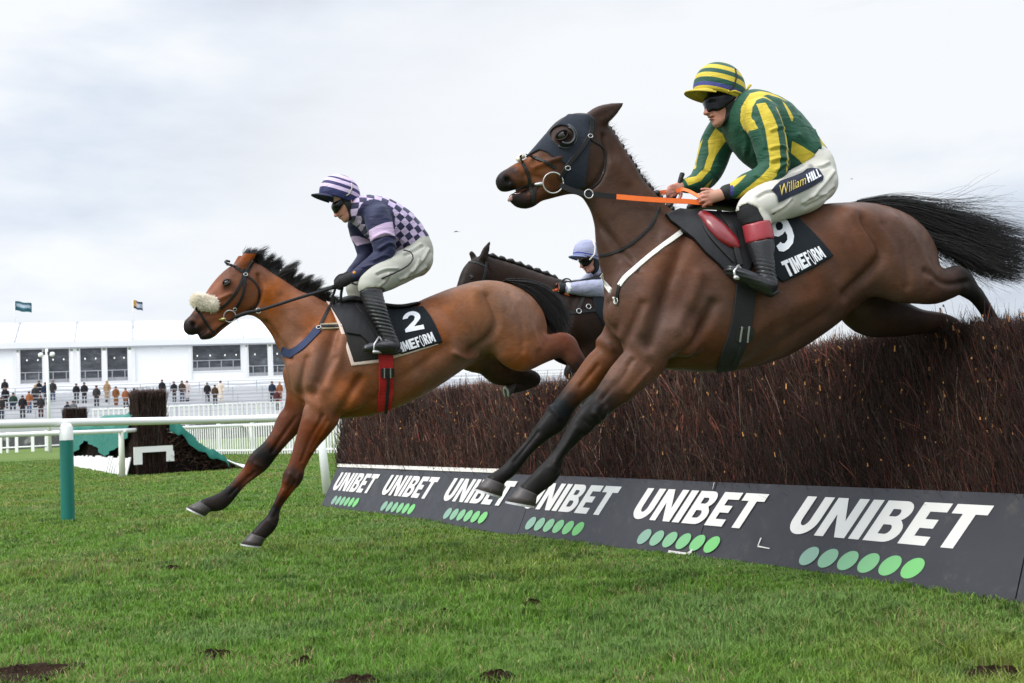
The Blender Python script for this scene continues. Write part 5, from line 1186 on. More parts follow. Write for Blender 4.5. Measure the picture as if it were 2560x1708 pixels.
    strap(B, 'girth', [(964, 862), (964, 900), (964, 945), (963, 985), (960, 1022)], .098, mat('red_webbing', (.42, .016, .018), .65, .15, 30, .3, bump=.3, bs=250), sd, .016, .006)
    strap(B, 'girth_strap', [(968, 925), (968, 960), (966, 1000), (962, 1026)], .022, WEBBING, sd, .024, .005)
    strap(B, 'girth_buckle', [(967, 920), (967, 941)], .092, mat('gunmetal', (.05, .05, .055), .35, .2, 20, .5, .8), sd, .025, .008)
    for dx in (-8, 7): strap(B, 'buckle_tongue', [(967 + dx, 919), (967 + dx, 942)], .008, mat('tongue_grey', (.22, .22, .22), .5, .2), sd, .034, .004)
    strap(B, 'stirrup_leather', [(890, 770), (915, 800), (935, 830), (948, 850)], .026, LEATHER, sd, .036)
    mb = MB(); mb.tube([P(948, 842, .38), P(936, 860, .42), P(934, 880, .42)], .006, 6); mb.tube([P(948, 842, .36), P(964, 864, .30), P(964, 880, .30)], .006, 6); mb.tube([P(934, 880, .43), P(965, 881, .29)], .010, 6); mb.obj('stirrup', STEEL, sd, True)
tack_b(FB, BB, BB.f)

def tack_c(fr, B):
    P = fr.P
    br = empty('bridle', tuple(fr.O), fr.a); tag(br, 'dark leather bridle with orange reins on the partly hidden brown horse', 'bridle')
    strap(B, 'browband', [(1172, 656), (1190, 656), (1212, 666)], .022, LEATHER, br, .004); strap(B, 'cheekpiece', [(1216, 655), (1213, 680), (1206, 705), (1190, 730), (1175, 755)], .024, LEATHER, br, .005)
    strap(B, 'noseband', [(1146, 760), (1160, 770), (1176, 775)], .024, LEATHER, br, .004)
    def rope(name, pts, r, m, par, n=20):
        px = crv(np.array(pts, float), n); mb = MB(); mb.tube([P(a, b, c) for a, b, c in px], r, 7, flat=.4, up=(0, 1, 0)); return mb.obj(name, m, par, True)
    OR = MATS['orange_rubber']
    rn = rope('rein', [(1170, 790, .12), (1240, 765, .16), (1320, 742, .17), (1380, 728, .14), (1402, 722, .12)], .012, OR, br)
    rope('rein_end', [(1412, 732, .14), (1424, 744, .16), (1434, 758, .18), (1438, 770, .20)], .016, OR, rn); rope('rein_end', [(1436, 730, .14), (1432, 748, .16), (1428, 758, .17)], .016, OR, rn)
    rope('rein_end', [(1398, 718, .12), (1408, 700, .1), (1422, 698, .08), (1432, 708, .08)], .008, LEATHER, rn)
    bp_ = empty('breastplate', tuple(fr.O), fr.a); tag(bp_, 'black breastplate strap on the partly hidden brown horse', 'breastplate')
    strap(B, 'chest_strap', [(1395, 770), (1430, 782), (1462, 778), (1500, 775)], .03, LEATHER, bp_, .004); strap(B, 'shoulder_strap', [(1445, 780), (1455, 750), (1470, 725)], .03, LEATHER, bp_, .004)
    for x, y in ((1446, 779), (1470, 768)):
        c, n = B.hit(x, y); ringobj('buckle', c + n * .016, n, .022, .004, STEEL, bp_)
    sd = empty('saddle', tuple(fr.O), fr.a); tag(sd, 'black saddle with grey cloth on the partly hidden brown horse', 'saddle')
    shell(fr, B.f, [(1480, 690), (1560, 680), (1640, 680), (1650, 760), (1640, 830), (1520, 830), (1492, 780)], .28, .016, 'saddle_cloth', CLOTHM, sd)
    fl = Field(P(1490, 740) + np.array([-.2, -.3, -.2]), P(1640, 660) + np.array([.2, .3, .2]), .014)
    fl.chain([[*P(1500, 690, 0), .04, .12], [*P(1560, 688, 0), .035, .14], [*P(1630, 682, 0), .03, .16]], k=.02); V, Q = fl.mesh(1); link('seat', mesh_np('seat', V, Q, smooth=True), LEATHER, sd)
tack_c(FC, BC)
# pink tongue pressed against the bit of the big bay
mb = MB(); mb.tube([FA.P(1318, 484, .02), FA.P(1298, 490, .022), FA.P(1280, 494, .02), FA.P(1270, 503, .015)], [.012, .016, .015, .006], 10, flat=.45, up=(0, 1, 0)); mb.obj('tongue', mat('tongue', (.36, .20, .19), .4, .15, 30), HA, True)

# ------------------------------------------------------------------ riders
SKIN = dict(s=(.46, .235, .165), r=(.48, .20, .145), l=(.36, .13, .11), k=(.015, .014, .014))
SKINM = colmat('skin', .5, .35, .08, 40, .1, 300, .001)
def wob(V, N, amp, sc, seed=0, aniso=None):
    """soft folds: displaces along the normals with summed waves"""
    g = np.random.default_rng(seed); d = np.zeros(len(V))
    for i in range(9):
        k = g.standard_normal(3); k /= np.linalg.norm(k); k = k * (2 * math.pi / (sc * g.uniform(.6, 1.8)))
        d += np.sin(V @ k + g.uniform(0, 6.28) + 1.6 * np.sin(V @ (np.roll(k, 1) * .55) + i))
    d = d / 9; return V + N * (amp * (np.abs(d) ** .8 * np.sign(d)))[:, None]

def fabric(name, build):
    t = NT(name); c = build(t); t.to('Roughness', .62); t.to('Specular IOR Level', .28); t.to('Sheen Weight', .08)
    k = t.rng(t.noise(16, 5), .2, .8, .86, 1.12); c = t.n('ShaderNodeVectorMath', {0: c, 'Scale': k}, operation='SCALE').outputs[0]; t.to('Base Color', c)
    n1 = t.bump(t.noise(1, 3, .5, t.map((7, 7, 20)), 1.4), .6, .014); t.bump(t.noise(420, 2), .12, .001, n1); return t.m

class Rider:
    def __init__(s, fr, lo, hi, h=.007):
        s.fr = fr; s.lo = lo; s.hi = hi; s.h = h
    def field(s): return Field(s.lo, s.hi, s.h)
    def st(s, rows, dr=0.0):
        o = stn(s.fr, rows, SKIN)
        for r in o: r[3] = max(.003, r[3] + dr); r[4] = max(.003, r[4] + dr)
        return o
def ncl(V, chains):
    """index of the nearest chain for each vertex"""
    D = []
    for st in chains:
        S = crv(np.array([r[:5] for r in st]), len(st) * 4); q = np.full(len(V), 1e9)
        for row in S: q = np.minimum(q, np.linalg.norm(V - row[:3], axis=1) - row[3])
        D.append(q)
    return np.argmin(np.array(D), 0), np.array(D)

def fingers(R, f, palm, knuckles, curl, thumb, r=.0088):
    """five separate fingers, each a jointed chain of pixel points with its own depth"""
    for k in knuckles: f.chain([[*R.fr.P(x, y, w), r * q, r * q, *SKIN['r']] for (x, y, w), q in zip(k, (1.12, 1.05, .98, .85))], k=.004, sub=3)
    f.chain([[*R.fr.P(x, y, w), r * q, r * q, *SKIN['r']] for (x, y, w), q in zip(thumb, (1.4, 1.2, 1.05, .8))], k=.005, sub=3)

def helmet(R, c, w, rx, rz, ry, tilt, cover, peakmat, par, strapm, open_=-.30):
    """cloth-covered racing helmet: shell, peak, harness; tilt turns it about the view axis"""
    fr = R.fr; C = Vector(fr.P(c[0], c[1], w)); M = Matrix.Translation(C) @ Matrix.Rotation(tilt, 4, 'Y'); V = []; Q = []; nu, nv = 40, 22; hh = []
    for j in range(nv):
        el = -.42 + (math.pi / 2 + .42) * j / (nv - 1)
        for i in range(nu):
            a = 2 * math.pi * i / nu; ce = cs(el) ** .92 if el > 0 else cs(el)
            back = 1 + .06 * max(0, cs(a)) * (1 - abs(el) / 1.6)
            p = Vector((rx * ce * cs(a) * back, ry * ce * sn(a), rz * sn(el))); V.append(tuple(M @ p)); hh.append(sn(el) + .012 * sn(3 * a))
    for j in range(nv - 1):
        for i in range(nu): Q.append((j * nu + i, j * nu + (i + 1) % nu, (j + 1) * nu + (i + 1) % nu, (j + 1) * nu + i))
    n0 = len(V)                                           # inner lining so that the shell has thickness
    for i in range(nu): p = Vector(V[i]); V.append(tuple(C + (p - C) * .86)); hh.append(-.5)
    V.append(tuple(C + (M.to_3x3() @ Vector((0, 0, rz * .2))))); hh.append(-.5)
    T = [(n0 + i, len(V) - 1, n0 + (i + 1) % nu) for i in range(nu)]
    for i in range(nu): Q.append((i, n0 + i, n0 + (i + 1) % nu, (i + 1) % nu))
    me = mesh_np('helmet', V, Q, T, smooth=True); add_f(me, 'h', hh); hm = link('helmet', me, cover, par)
    # peak: curved shelf at the front (local -x)
    V = []; m_ = 15
    for j, (ext, dz) in enumerate(((.0, 0), (.55, -.010), (1.0, -.022))):
        for i in range(m_):
            a = math.radians(180 - 72 + 144 * i / (m_ - 1)); k = cs((a - math.pi) * 1.2); el = -.36
            p = Vector(((rx * cs(el) - .004) * cs(a) - ext * .055 * max(k, 0.02), (ry * cs(el) - .004) * sn(a), rz * sn(el) + dz + .010 * (1 - k)))
            V.append(p)
    V2 = [tuple(M @ p) for p in V] + [tuple(M @ (p + Vector((0, 0, -.007)))) for p in V]; k2 = len(V)
    Q = [(j * m_ + i, j * m_ + i + 1, (j + 1) * m_ + i + 1, (j + 1) * m_ + i) for j in range(2) for i in range(m_ - 1)]; Q += [tuple(k2 + i for i in q[::-1]) for q in Q]
    rim = [2 * m_ + i for i in range(m_)]; Q += [(rim[i], rim[i + 1], rim[i + 1] + k2, rim[i] + k2) for i in range(m_ - 1)]
    link('peak', mesh_np('peak', V2, Q, smooth=True), peakmat, hm)
    return hm, M

def head_rows(cx, cy, s, w, tilt=0):
    """skull, face, jaw, chin, nose, neck rows in pixels round the face centre; s = pixels per head length"""
    def q(x, y, r, l, c='s'):
        x, y = x * cs(tilt) - y * sn(tilt), x * sn(tilt) + y * cs(tilt)
        return ci(cx + x * s, cy + y * s, r * s, l, w, c)
    return dict(skull=[q(.10, -.24, .36, .074), q(.03, -.05, .34, .072)], face=[q(-.10, .00, .25, .064, 'r'), q(-.13, .16, .21, .058, 'r'), q(-.14, .30, .15, .046, 's'), q(-.17, .41, .095, .032, 's')],
                jaw=[q(.16, .10, .15, .066), q(.08, .27, .10, .056), q(-.10, .40, .075, .036)], nose=[q(-.32, -.02, .035, .010, 'r'), q(-.375, .09, .045, .013, 'r'), q(-.41, .155, .052, .017, 'l')], nos2=[q(-.40, .17, .028, .020, 'l'), q(-.33, .175, .03, .020, 'r')],
                lips=[q(-.335, .245, .026, .020, 'l'), q(-.31, .25, .026, .026, 'l')], lip2=[q(-.325, .30, .026, .018, 'l'), q(-.30, .30, .026, .024, 'l')], brow=[q(-.30, -.12, .05, .05, 's'), q(-.26, -.10, .05, .058, 's')],
                mouth=[q(-.37, .273, .006, .05), q(-.24, .275, .006, .05)], ear=[q(.17, -.04, .03, .010, 'r'), q(.20, -.10, .055, .012, 'r'), q(.165, .04, .035, .011, 'r')], sock=[q(-.27, -.04, .05, .06)])

def make_rider(fr, T, AN, AF, LN, LF, hips, head, handN, handF, label, boots):
    """one continuous body; clothing is fitted over it as children"""
    pts = [fr.P(x, y, 0) for x, y in boots['box']]; lo = np.array([min(p[0] for p in pts) - .05, -.48, min(p[2] for p in pts) - .05]); hi = np.array([max(p[0] for p in pts) + .05, .45, max(p[2] for p in pts) + .08])
    R = Rider(fr, lo, hi); f = R.field(); s = R.st
    def add(rows, k=.02, dr=-.006, fld=None): (fld or f).chain(s(rows, dr), k=k)
    add(T, .03); add(AN, .02); add(AF, .02); add(hips, .03); add(LN, .02); add(LF, .02)
    hd = head
    add(hd['neck'], .03, 0); add(hd['skull'], .02, 0); add(hd['face'], .02, 0); add(hd['jaw'], .02, 0); add(hd['nose'], .010, 0); add(hd['nos2'], .006, 0); add(hd['lips'], .005, 0); add(hd['lip2'], .005, 0); add(hd['brow'], .012, 0)
    f.chain(s(hd['mouth']), k=.004, cut=True)
    for w_ in (1, -1):
        e = [list(r) for r in s(hd['ear'])]
        for r in e: r[1] -= w_ * hd['earw']
        f.chain(e, k=.006)
    for hnd in (handN, handF):
        if hnd: f.chain(s(hnd['palm']), k=.010); fingers(R, f, None, hnd['fingers'], None, hnd['thumb'])
    V, Q = f.mesh(1); body = link('person', mesh_np('person', V, Q, smooth=True), SKINM, **fr.kw()); add_col(body.data, f.colours(V, 7)); tag(body, label, 'person', 'jockeys riding over the fence')
    R.body = body; R.f = f; R.bd = Body(fr, V, Q); R.bd.f = f
    return R

def folds_fn(fr, V, Q, folds):
    """creases in cloth: a ridge with a valley either side, along pixel lines"""
    out = []
    for pts, w, sg, amp in folds: out += [(pts, w, sg, amp), ([(x + 6 * sg / .012, y + 7 * sg / .012) for x, y in pts], w, sg, -amp * .9)]
    out = [(p, w, sg, 1.5 * am) for p, w, sg, am in out]
    return sculpt(fr, V, Q, out)

def jacket(R, T, AN, AF, hem, m, dr=.010, collar=None, amp=.006, seed=1, folds=None):
    fr = R.fr; g = R.field(); s = R.st; st = [s(T, dr), s(AN, dr), s(AF, dr)]
    for q, k in zip(st, (.03, .02, .02)): g.chain(q, k=k)
    if collar: g.chain(s(collar, .006), k=.015)
    X, Z = np.meshgrid(g.ax[0], g.ax[2], indexing='ij'); sd = poly_sd(X, Z, loc_poly(fr, hem, .1)); g.f = np.maximum(g.f, -sd[:, None, :].astype(np.float32))
    V, Q = g.mesh(1); part, D = ncl(V, st); N = vnormals(V, Q); V = wob(V, N, amp, .11, seed); V = folds_fn(fr, V, Q, folds) if folds else V
    me = mesh_np('jacket', V, Q, smooth=True); o = link('jacket', me, m, R.body); R.jb = Body(fr, V, Q)
    return o, V, part, D, st

def cover(R, rows_list, name, m, dr, keep=None, cutp=None, w=.15, amp=0, seed=1, k=.02, par=None, folds=None):
    """clothing over given limbs; keep / cutp are side-on outlines in pixels"""
    g = R.field(); s = R.st
    for rows in rows_list: g.chain(s(rows, dr), k=k)
    X, Z = np.meshgrid(g.ax[0], g.ax[2], indexing='ij')
    if keep: g.f = np.maximum(g.f, poly_sd(X, Z, loc_poly(R.fr, keep, w))[:, None, :].astype(np.float32))
    if cutp: g.f = np.maximum(g.f, -poly_sd(X, Z, loc_poly(R.fr, cutp, w))[:, None, :].astype(np.float32))
    V, Q = g.mesh(1)
    if amp: V = wob(V, vnormals(V, Q), amp, .14, seed)
    if folds: V = folds_fn(R.fr, V, Q, folds)
    return link(name, mesh_np(name, V, Q, smooth=True), m, par or R.body), V, Q

BREECH = mat('white_breeches', (.52, .50, .445), .75, .08, 10, .2, bump=.25, bs=9, bd=.010, wear=((.44, .41, .35), 7, .66))
BOOT = mat('black_boot', (.017, .017, .019), .30, .3, 16, .55, bump=.35, bs=26, bd=.006)
GOG = mat('goggle_lens', (.005, .005, .006), .12, .2, 20, .20)
HARN = mat('black_harness', (.016, .016, .016), .7, .3, 40, .3, bump=.4, bs=90)

def zq(ox, oy, sc): return lambda pts: [(ox + x / sc, oy + y / sc) for x, y in pts]

# ---------------- rider in green and yellow
def rider_a():
    fr = FA; Z2 = zq(1600, 120, 3.564)
    T = [ci(1868, 292, 56, .17, 0, 's'), ci(1893, 312, 78, .185, 0, 's'), ci(1925, 340, 86, .18, 0, 's'), ci(1965, 374, 76, .165, 0, 's'), ci(2004, 402, 58, .15, 0, 's'), ci(2022, 420, 52, .15, 0, 's')]
    AN = [ci(1902, 292, 40, .075, .17, 's'), ci(1915, 320, 40, .068, .20, 's'), ci(1928, 375, 36, .060, .225, 's'), ci(1934, 418, 33, .054, .235, 's'), ci(1910, 445, 28, .050, .235, 's'), ci(1868, 463, 24, .045, .20, 's'), ci(1838, 475, 18, .036, .175, 's'), ci(1822, 480, 14, .032, .165, 's')]
    AF = [ci(1812, 325, 38, .07, -.14, 's'), ci(1797, 352, 38, .066, -.17, 's'), ci(1782, 395, 35, .058, -.185, 's'), ci(1768, 432, 31, .052, -.18, 's'), ci(1748, 455, 23, .045, -.16, 's'), ci(1728, 463, 17, .036, -.14, 's'), ci(1714, 464, 13, .030, -.13, 's')]
    hips = [ci(2000, 400, 50, .14, 0, 's'), ci(2022, 425, 52, .16, 0, 's'), ci(2030, 458, 50, .165, 0, 's')]
    LN = [ci(2030, 460, 49, .10, .10, 's'), ci(2005, 476, 51, .10, .15, 's'), ci(1955, 493, 49, .085, .22, 's'), ci(1905, 514, 42, .070, .27, 's'), ci(1881, 530, 35, .062, .285, 's'), ci(1890, 556, 31, .056, .30, 's'), ci(1900, 600, 31, .056, .32, 's'), ci(1908, 645, 24, .045, .335, 's'), ci(1916, 690, 19, .038, .345, 's'), ci(1922, 712, 20, .036, .35, 's'), ci(1895, 708, 17, .040, .355, 's'), ci(1850, 688, 14, .042, .36, 's'), ci(1824, 676, 10, .036, .36, 's')]
    LF = [(x - (4 if i < 5 else 0), y, r, l, -w, c) for i, (x, y, r, l, w, c) in enumerate(LN)]; LF = [(x - 28 * min(1, i / 3), y + 2, r, l, w, c) for i, (x, y, r, l, w, c) in enumerate(LF)]
    hd = head_rows(1806, 262, 108, .0, -.10); hd['neck'] = [ci(1835, 272, 34, .058, 0, 's'), ci(1862, 290, 38, .066, 0, 's')]; hd['earw'] = .070
    hn = dict(palm=[ci(1816, 482, 12, .030, .165, 's'), ci(1798, 488, 15, .026, .16, 's'), ci(1780, 492, 16, .024, .155, 's')],
              fingers=[[(1776, 480, .160), (1760, 481, .165), (1750, 487, .150), (1756, 494, .130)], [(1775, 489, .162), (1757, 491, .168), (1747, 497, .150), (1754, 503, .128)], [(1775, 498, .160), (1759, 501, .166), (1750, 506, .148), (1757, 511, .128)], [(1778, 506, .156), (1765, 510, .162), (1758, 516, .146), (1763, 519, .130)]],
              thumb=[(1796, 490, .135), (1780, 478, .120), (1764, 473, .115), (1752, 474, .118)])
    hf = dict(palm=[ci(1714, 465, 12, .028, -.13, 's'), ci(1700, 468, 14, .024, -.12, 's'), ci(1688, 473, 14, .022, -.115, 's')],
              fingers=[[(1690, 463, -.105), (1676, 466, -.095), (1670, 474, -.10), (1676, 480, -.125)], [(1686, 471, -.10), (1672, 475, -.09), (1666, 483, -.10), (1673, 488, -.125)], [(1686, 479, -.10), (1673, 484, -.09), (1668, 491, -.10), (1675, 495, -.12)], [(1690, 486, -.105), (1679, 491, -.095), (1674, 497, -.10), (1681, 500, -.12)]],
              thumb=[(1702, 476, -.10), (1702, 488, -.085), (1698, 497, -.08), (1692, 502, -.085)])
    R = make_rider(fr, T, AN, AF, LN, LF, hips, hd, hn, hf, 'jockey in green and yellow striped silks and white breeches, gripping orange reins', dict(box=[(1660, 150), (2100, 760)]))
    # silks
    def sil(t):
        p = t.attr('pat', 'Fac'); q = t.attr('pat2', 'Fac'); c = t.mix(t.rng(p, -.0012, .0012, 0, 1), (.009, .064, .034), (.52, .395, .032)); return t.mix(t.rng(q, -.0012, .0012, 0, 1), c, (.035, .04, .17))
    hem = Z2([(1420, 1075), (1500, 990), (1545, 930), (1645, 925), (1800, 900), (1800, 1500), (1300, 1500), (1250, 1250), (1300, 1120)])
    o, V, part, D, st = jacket(R, T, AN, AF, hem, fabric('green_yellow_silk', sil), collar=[ci(1836, 286, 36, .066, 0), ci(1862, 290, 42, .082, 0)], folds=[([(1905, 340), (1935, 330), (1960, 338)], .18, .009, .005), ([(1900, 385), (1930, 380), (1962, 392)], .18, .009, .005), ([(1905, 415), (1935, 408), (1960, 420)], .18, .010, .007), ([(1915, 440), (1938, 425), (1955, 428)], .18, .008, .006), ([(1985, 300), (2020, 340), (2035, 375)], .08, .010, .005), ([(1975, 350), (2005, 380), (2020, 400)], .08, .010, .006), ([(2030, 330), (2036, 360), (2040, 385)], .08, .008, .005), ([(1850, 330), (1862, 360), (1868, 395)], .06, .010, .006), ([(1760, 420), (1780, 428), (1795, 440)], -.1, .008, .005), ([(1870, 450), (1890, 462), (1905, 478)], .18, .008, .005)])
    yA = [Z2(p) for p in ([(1050, 490), (1130, 480), (1165, 590), (1195, 700), (1210, 920), (1215, 1050), (1180, 1160), (1100, 1240), (880, 1345), (930, 1270), (1060, 1150), (1120, 1080), (1125, 1000), (1105, 780)], [(810, 1212), (880, 1150), (960, 1120), (900, 1190), (850, 1235)], [(1222, 505), (1260, 530), (1290, 700), (1305, 880), (1297, 1080), (1270, 1140), (1282, 1000), (1283, 850), (1265, 690)])]
    yT = [Z2(p) for p in ([(918, 470), (960, 420), (1040, 400), (1130, 415), (1240, 455), (1300, 490), (1200, 470), (1100, 442), (1030, 470), (985, 540), (975, 620), (1000, 720), (1050, 850), (1040, 900), (990, 780), (930, 640), (908, 550)], [(640, 640), (700, 690), (745, 830), (860, 950), (960, 1040), (830, 985), (740, 910), (690, 820), (655, 720)], [(1292, 865), (1400, 910), (1515, 980), (1440, 1075), (1380, 1020), (1300, 960)], [(1590, 800), (1640, 840), (1660, 940), (1605, 950)], [(1225, 500), (1250, 520), (1310, 660), (1290, 700), (1260, 640)])]
    yF = [Z2(p) for p in ([(600, 830), (640, 735), (735, 850), (665, 960), (610, 1100), (560, 1150), (520, 1200), (400, 1245), (370, 1170), (480, 1155), (560, 1080), (605, 950)], [(530, 900), (575, 800), (535, 960), (505, 1070), (470, 1070)], [(640, 1170), (600, 1250), (530, 1310), (545, 1260)])]
    def pat(polys, w, V): return np.max([-poly_sd(V[:, 0], V[:, 2], loc_poly(fr, p, w)) for p in polys], 0)
    P1 = pat(yT, .10, V); P2 = pat(yA, .25, V); P3 = pat(yF, -.14, V); rag = pat(yT[:1], .20, V); val = np.where(part == 0, P1, np.where(part == 1, np.maximum(P2, np.where(V[:, 2] > fr.P(1900, 330, .2)[2], rag, -1)), P3))
    add_f(o.data, 'pat', val); bl = pat([Z2([(785, 1225), (835, 1215), (850, 1305), (805, 1315)])], .22, V); add_f(o.data, 'pat2', np.where(part == 1, bl, -1))
    # breeches
    TH = [LN[:6], LF[:6]]
    cutk = Z2([(860, 1420), (920, 1410), (1000, 1400), (1060, 1420), (1110, 1500), (1130, 1560), (1100, 1700), (700, 1700), (700, 1560), (880, 1560)])
    br, VB, QB = cover(R, [hips, *TH], 'breeches', BREECH, .013, None, Z2([(1050, 1700), (1040, 1560), (1000, 1450), (930, 1400), (880, 1420), (870, 1470), (880, 1530), (840, 1600), (600, 1600), (600, 1800), (1100, 1800)]), .29, .006, 4, .03, folds=[([(2078, 432), (2040, 470), (2000, 505)], .15, .011, .007), ([(2074, 470), (2030, 500), (1985, 522)], .15, .010, .006), ([(1975, 520), (2010, 500), (2050, 492)], .15, .009, .005), ([(1930, 455), (1975, 440), (2020, 415)], .15, .010, .006), ([(1900, 545), (1930, 530), (1950, 510)], .2, .008, .005), ([(1860, 505), (1885, 492), (1915, 488)], .2, .008, .005), ([(2000, 420), (2030, 425), (2060, 412)], .12, .008, .005)])
    RB = Body(fr, VB, QB)
    # navy sponsor patch with script and block letters
    DN = mat('patch_navy', (.014, .017, .034), .7, .15, 30, .25, bump=.2, bs=90); P_ = Z2([(1165, 1265), (1250, 1190), (1350, 1150), (1440, 1110), (1480, 1080), (1530, 1068), (1590, 1085), (1630, 1150), (1625, 1185), (1500, 1255), (1330, 1335), (1230, 1380), (1215, 1320)])
    poly = loc_poly(fr, P_, .25); ctr = np.mean(P_, 0); ring = []; V = []; n = len(P_)
    for k in np.linspace(0, 1, 7):
        for i in range(n):
            for u in (0, .5):
                p = (np.array(P_[i]) * (1 - u) + np.array(P_[(i + 1) % n]) * u - ctr) * k + ctr; h, nn = RB.hit(p[0], p[1], .2); V.append(h + nn * .006)
    n2 = 2 * n; Q = [(j * n2 + i, j * n2 + (i + 1) % n2, (j + 1) * n2 + (i + 1) % n2, (j + 1) * n2 + i) for j in range(6) for i in range(n2)]
    pt = link('leg_patch', mesh_np('leg_patch', V, Q, smooth=True), DN, br)
    cu = bpy.data.curves.new('script', 'FONT'); cu.body = 'William'; cu.size = 1; cu.shear = .35; to = bpy.data.objects.new('script', cu); COL.objects.link(to); bpy.context.view_layer.update()
    me = to.to_mesh(); co = np.array([v.co[:] for v in me.vertices]); me.calc_loop_triangles(); tri = [tuple(t_.vertices) for t_ in me.loop_triangles]; to.to_mesh_clear(); bpy.data.objects.remove(to); bpy.data.curves.remove(cu)
    x0, x1, y1 = co[:, 0].min(), co[:, 0].max(), co[:, 1].max(); geo = ([((x - x0), max(0, y) / y1) for x, y, _ in co], tri, x1 - x0)
    lay_text(RB, '', Z2([(1250, 1318), (1475, 1215), (1462, 1145), (1235, 1235)]), mat('gold_thread', (.52, .40, .10), .55, .1), pt, 'lettering', .010, geo=geo)
    lay_text(RB, 'HILL', Z2([(1490, 1208), (1605, 1150), (1580, 1085), (1472, 1140)]), SEWN, pt, 'lettering', .010, .10)
    # boots: sock at the knee, red cuff, black shaft and foot
    for sgn, L, nm in ((1, LN, 'boot'), (-1, LF, 'boot')):
        LB = L[4:]; dx = 0 if sgn > 0 else -28; w_ = .32 * sgn
        g = R.field(); g.chain(R.st(LB, .007), k=.01)
        X, Zz = np.meshgrid(g.ax[0], g.ax[2], indexing='ij'); kp = poly_sd(X, Zz, loc_poly(fr, [(1780 + dx, 604), (1866 + dx, 608), (1935 + dx, 598), (1980 + dx, 600), (1980 + dx, 780), (1780 + dx, 780)], w_)); g.f = np.maximum(g.f, kp[:, None, :].astype(np.float32))
        V, Q = g.mesh(1); N = vnormals(V, Q); az = fr.P(1915, 680, w_)[2]; wr = np.exp(-((V[:, 2] - az) / .05) ** 2); V = V + N * (wr * .004 * np.sin(V[:, 2] * 330 + V[:, 0] * 90))[:, None]
        bt = link('boot', mesh_np('boot', V, Q, smooth=True), BOOT, R.body)
        cover(R, [LB], 'boot_cuff', mat('red_cuff', (.27, .022, .03), .32, .2, 14, .5, bump=.1, bs=30), .010, [(1780 + dx, 556), (1868 + dx, 562), (1928 + dx, 549), (1980 + dx, 540), (1980 + dx, 596), (1932 + dx, 598), (1868 + dx, 610), (1780 + dx, 612)], None, w_, 0, 1, .01, bt)
        cover(R, [L[3:7]], 'sock', mat('black_sock', (.017, .017, .018), .8, .2, 30, .2, bump=.3, bs=150), .006, [(1800 + dx, 480), (1960 + dx, 480), (1960 + dx, 548), (1868 + dx, 562), (1800 + dx, 562)], None, w_, 0, 1, .01)
        mb = MB(); pts = [fr.P(x + dx, y, w_ + .02 * sgn) for x, y in ((1944, 729), (1928, 737), (1905, 728), (1880, 716), (1850, 702), (1826, 688), (1812, 680))]; mb.tube(pts, [.012, .016, .012, .014, .016, .014, .006], 8, flat=2.2, up=(0, 1, 0)); mb.obj('sole', mat('boot_sole', (.025, .024, .023), .7, .2, 30), bt, True)
    # helmet, goggles, harness
    def cap(t): return t.ramp(t.rng(t.attr('h', 'Fac'), -.5, 1, 0, 1), [(0, (.53, .405, .035)), (.165, (.53, .405, .035)), (.168, (.045, .05, .20)), (.262, (.045, .05, .20)), (.265, (.010, .064, .038)), (.395, (.010, .064, .038)), (.398, (.53, .405, .035)), (.53, (.53, .405, .035)), (.533, (.010, .064, .038)), (.66, (.010, .064, .038)), (.663, (.53, .405, .035)), (.80, (.53, .405, .035)), (.803, (.010, .064, .038)), (.93, (.010, .064, .038)), (.933, (.53, .405, .035))])
    hm, M = helmet(R, (1797, 221), 0, .140, .138, .108, math.radians(-15) * -1, fabric('striped_cap', cap), mat('peak_yellow', (.50, .38, .05), .6, .1), R.body, HARN)
    HR = [hd['skull'], hd['face'], hd['jaw'], hd['brow'], hd['neck']]
    cover(R, HR, 'goggles', GOG, .015, [(1728, 222), (1838, 212), (1840, 246), (1828, 256), (1816, 264), (1806, 274), (1793, 279), (1783, 275), (1776, 278), (1766, 283), (1754, 280), (1742, 270), (1734, 258)], None, .05, 0, 1, .01)  # dark goggles, carried up under the peak to stand for its shadow
    cover(R, HR, 'chin_harness', HARN, .010, [(1808, 236), (1850, 218), (1866, 236), (1862, 262), (1850, 272), (1840, 292), (1830, 312), (1812, 310), (1814, 294), (1816, 276), (1808, 260)], None, .06, 0, 1, .01)
    mb = MB(); nrmw = [fr.P(x, y, w_) for x, y, w_ in ((1838, 172, .075), (1842, 190, .098), (1836, 212, .106), (1824, 228, .102), (1818, 236, .09))]; mb.tube(nrmw, .0045, 6); mb.obj('goggle_strap', HARN, hm, True)
    mb = MB(); mb.tube([fr.P(1862, 226, .03), fr.P(1868, 224, .03), fr.P(1876, 212, .035)], [.008, .006, .009], 6); mb.tube([fr.P(1820, 229, .10), fr.P(1838, 228, .10), fr.P(1852, 234, .08)], .006, 6); mb.obj('cap_tie', mat('tie_yellow', (.53, .405, .035), .6, .1), hm, True)
    # black wristbands
    for rows, w_ in (([ci(1826, 479, 18, .036, .168), ci(1816, 481, 17, .035, .165)], 0), ([ci(1722, 464, 15, .032, -.135), ci(1715, 465, 14, .031, -.13)], 0)): cover(R, [rows], 'wristband', HARN, .004, None, None, .1, 0, 1, .005)
    # whip held upright in the far hand
    mb = MB(); q = [(1706, 434, -.11), (1702, 446, -.11), (1696, 466, -.112), (1688, 488, -.115), (1680, 510, -.118), (1672, 535, -.12), (1660, 575, -.125)]
    mb.tube([fr.P(*p) for p in q], [.014, .013, .011, .011, .008, .006, .004], 9); wh = mb.obj('whip', mat('whip_black', (.016, .016, .016), .5, .2, 40), None, True, **fr.kw()); tag(wh, 'short black whip with a pale cap, held upright in the green and yellow jockey\'s hand', 'whip')
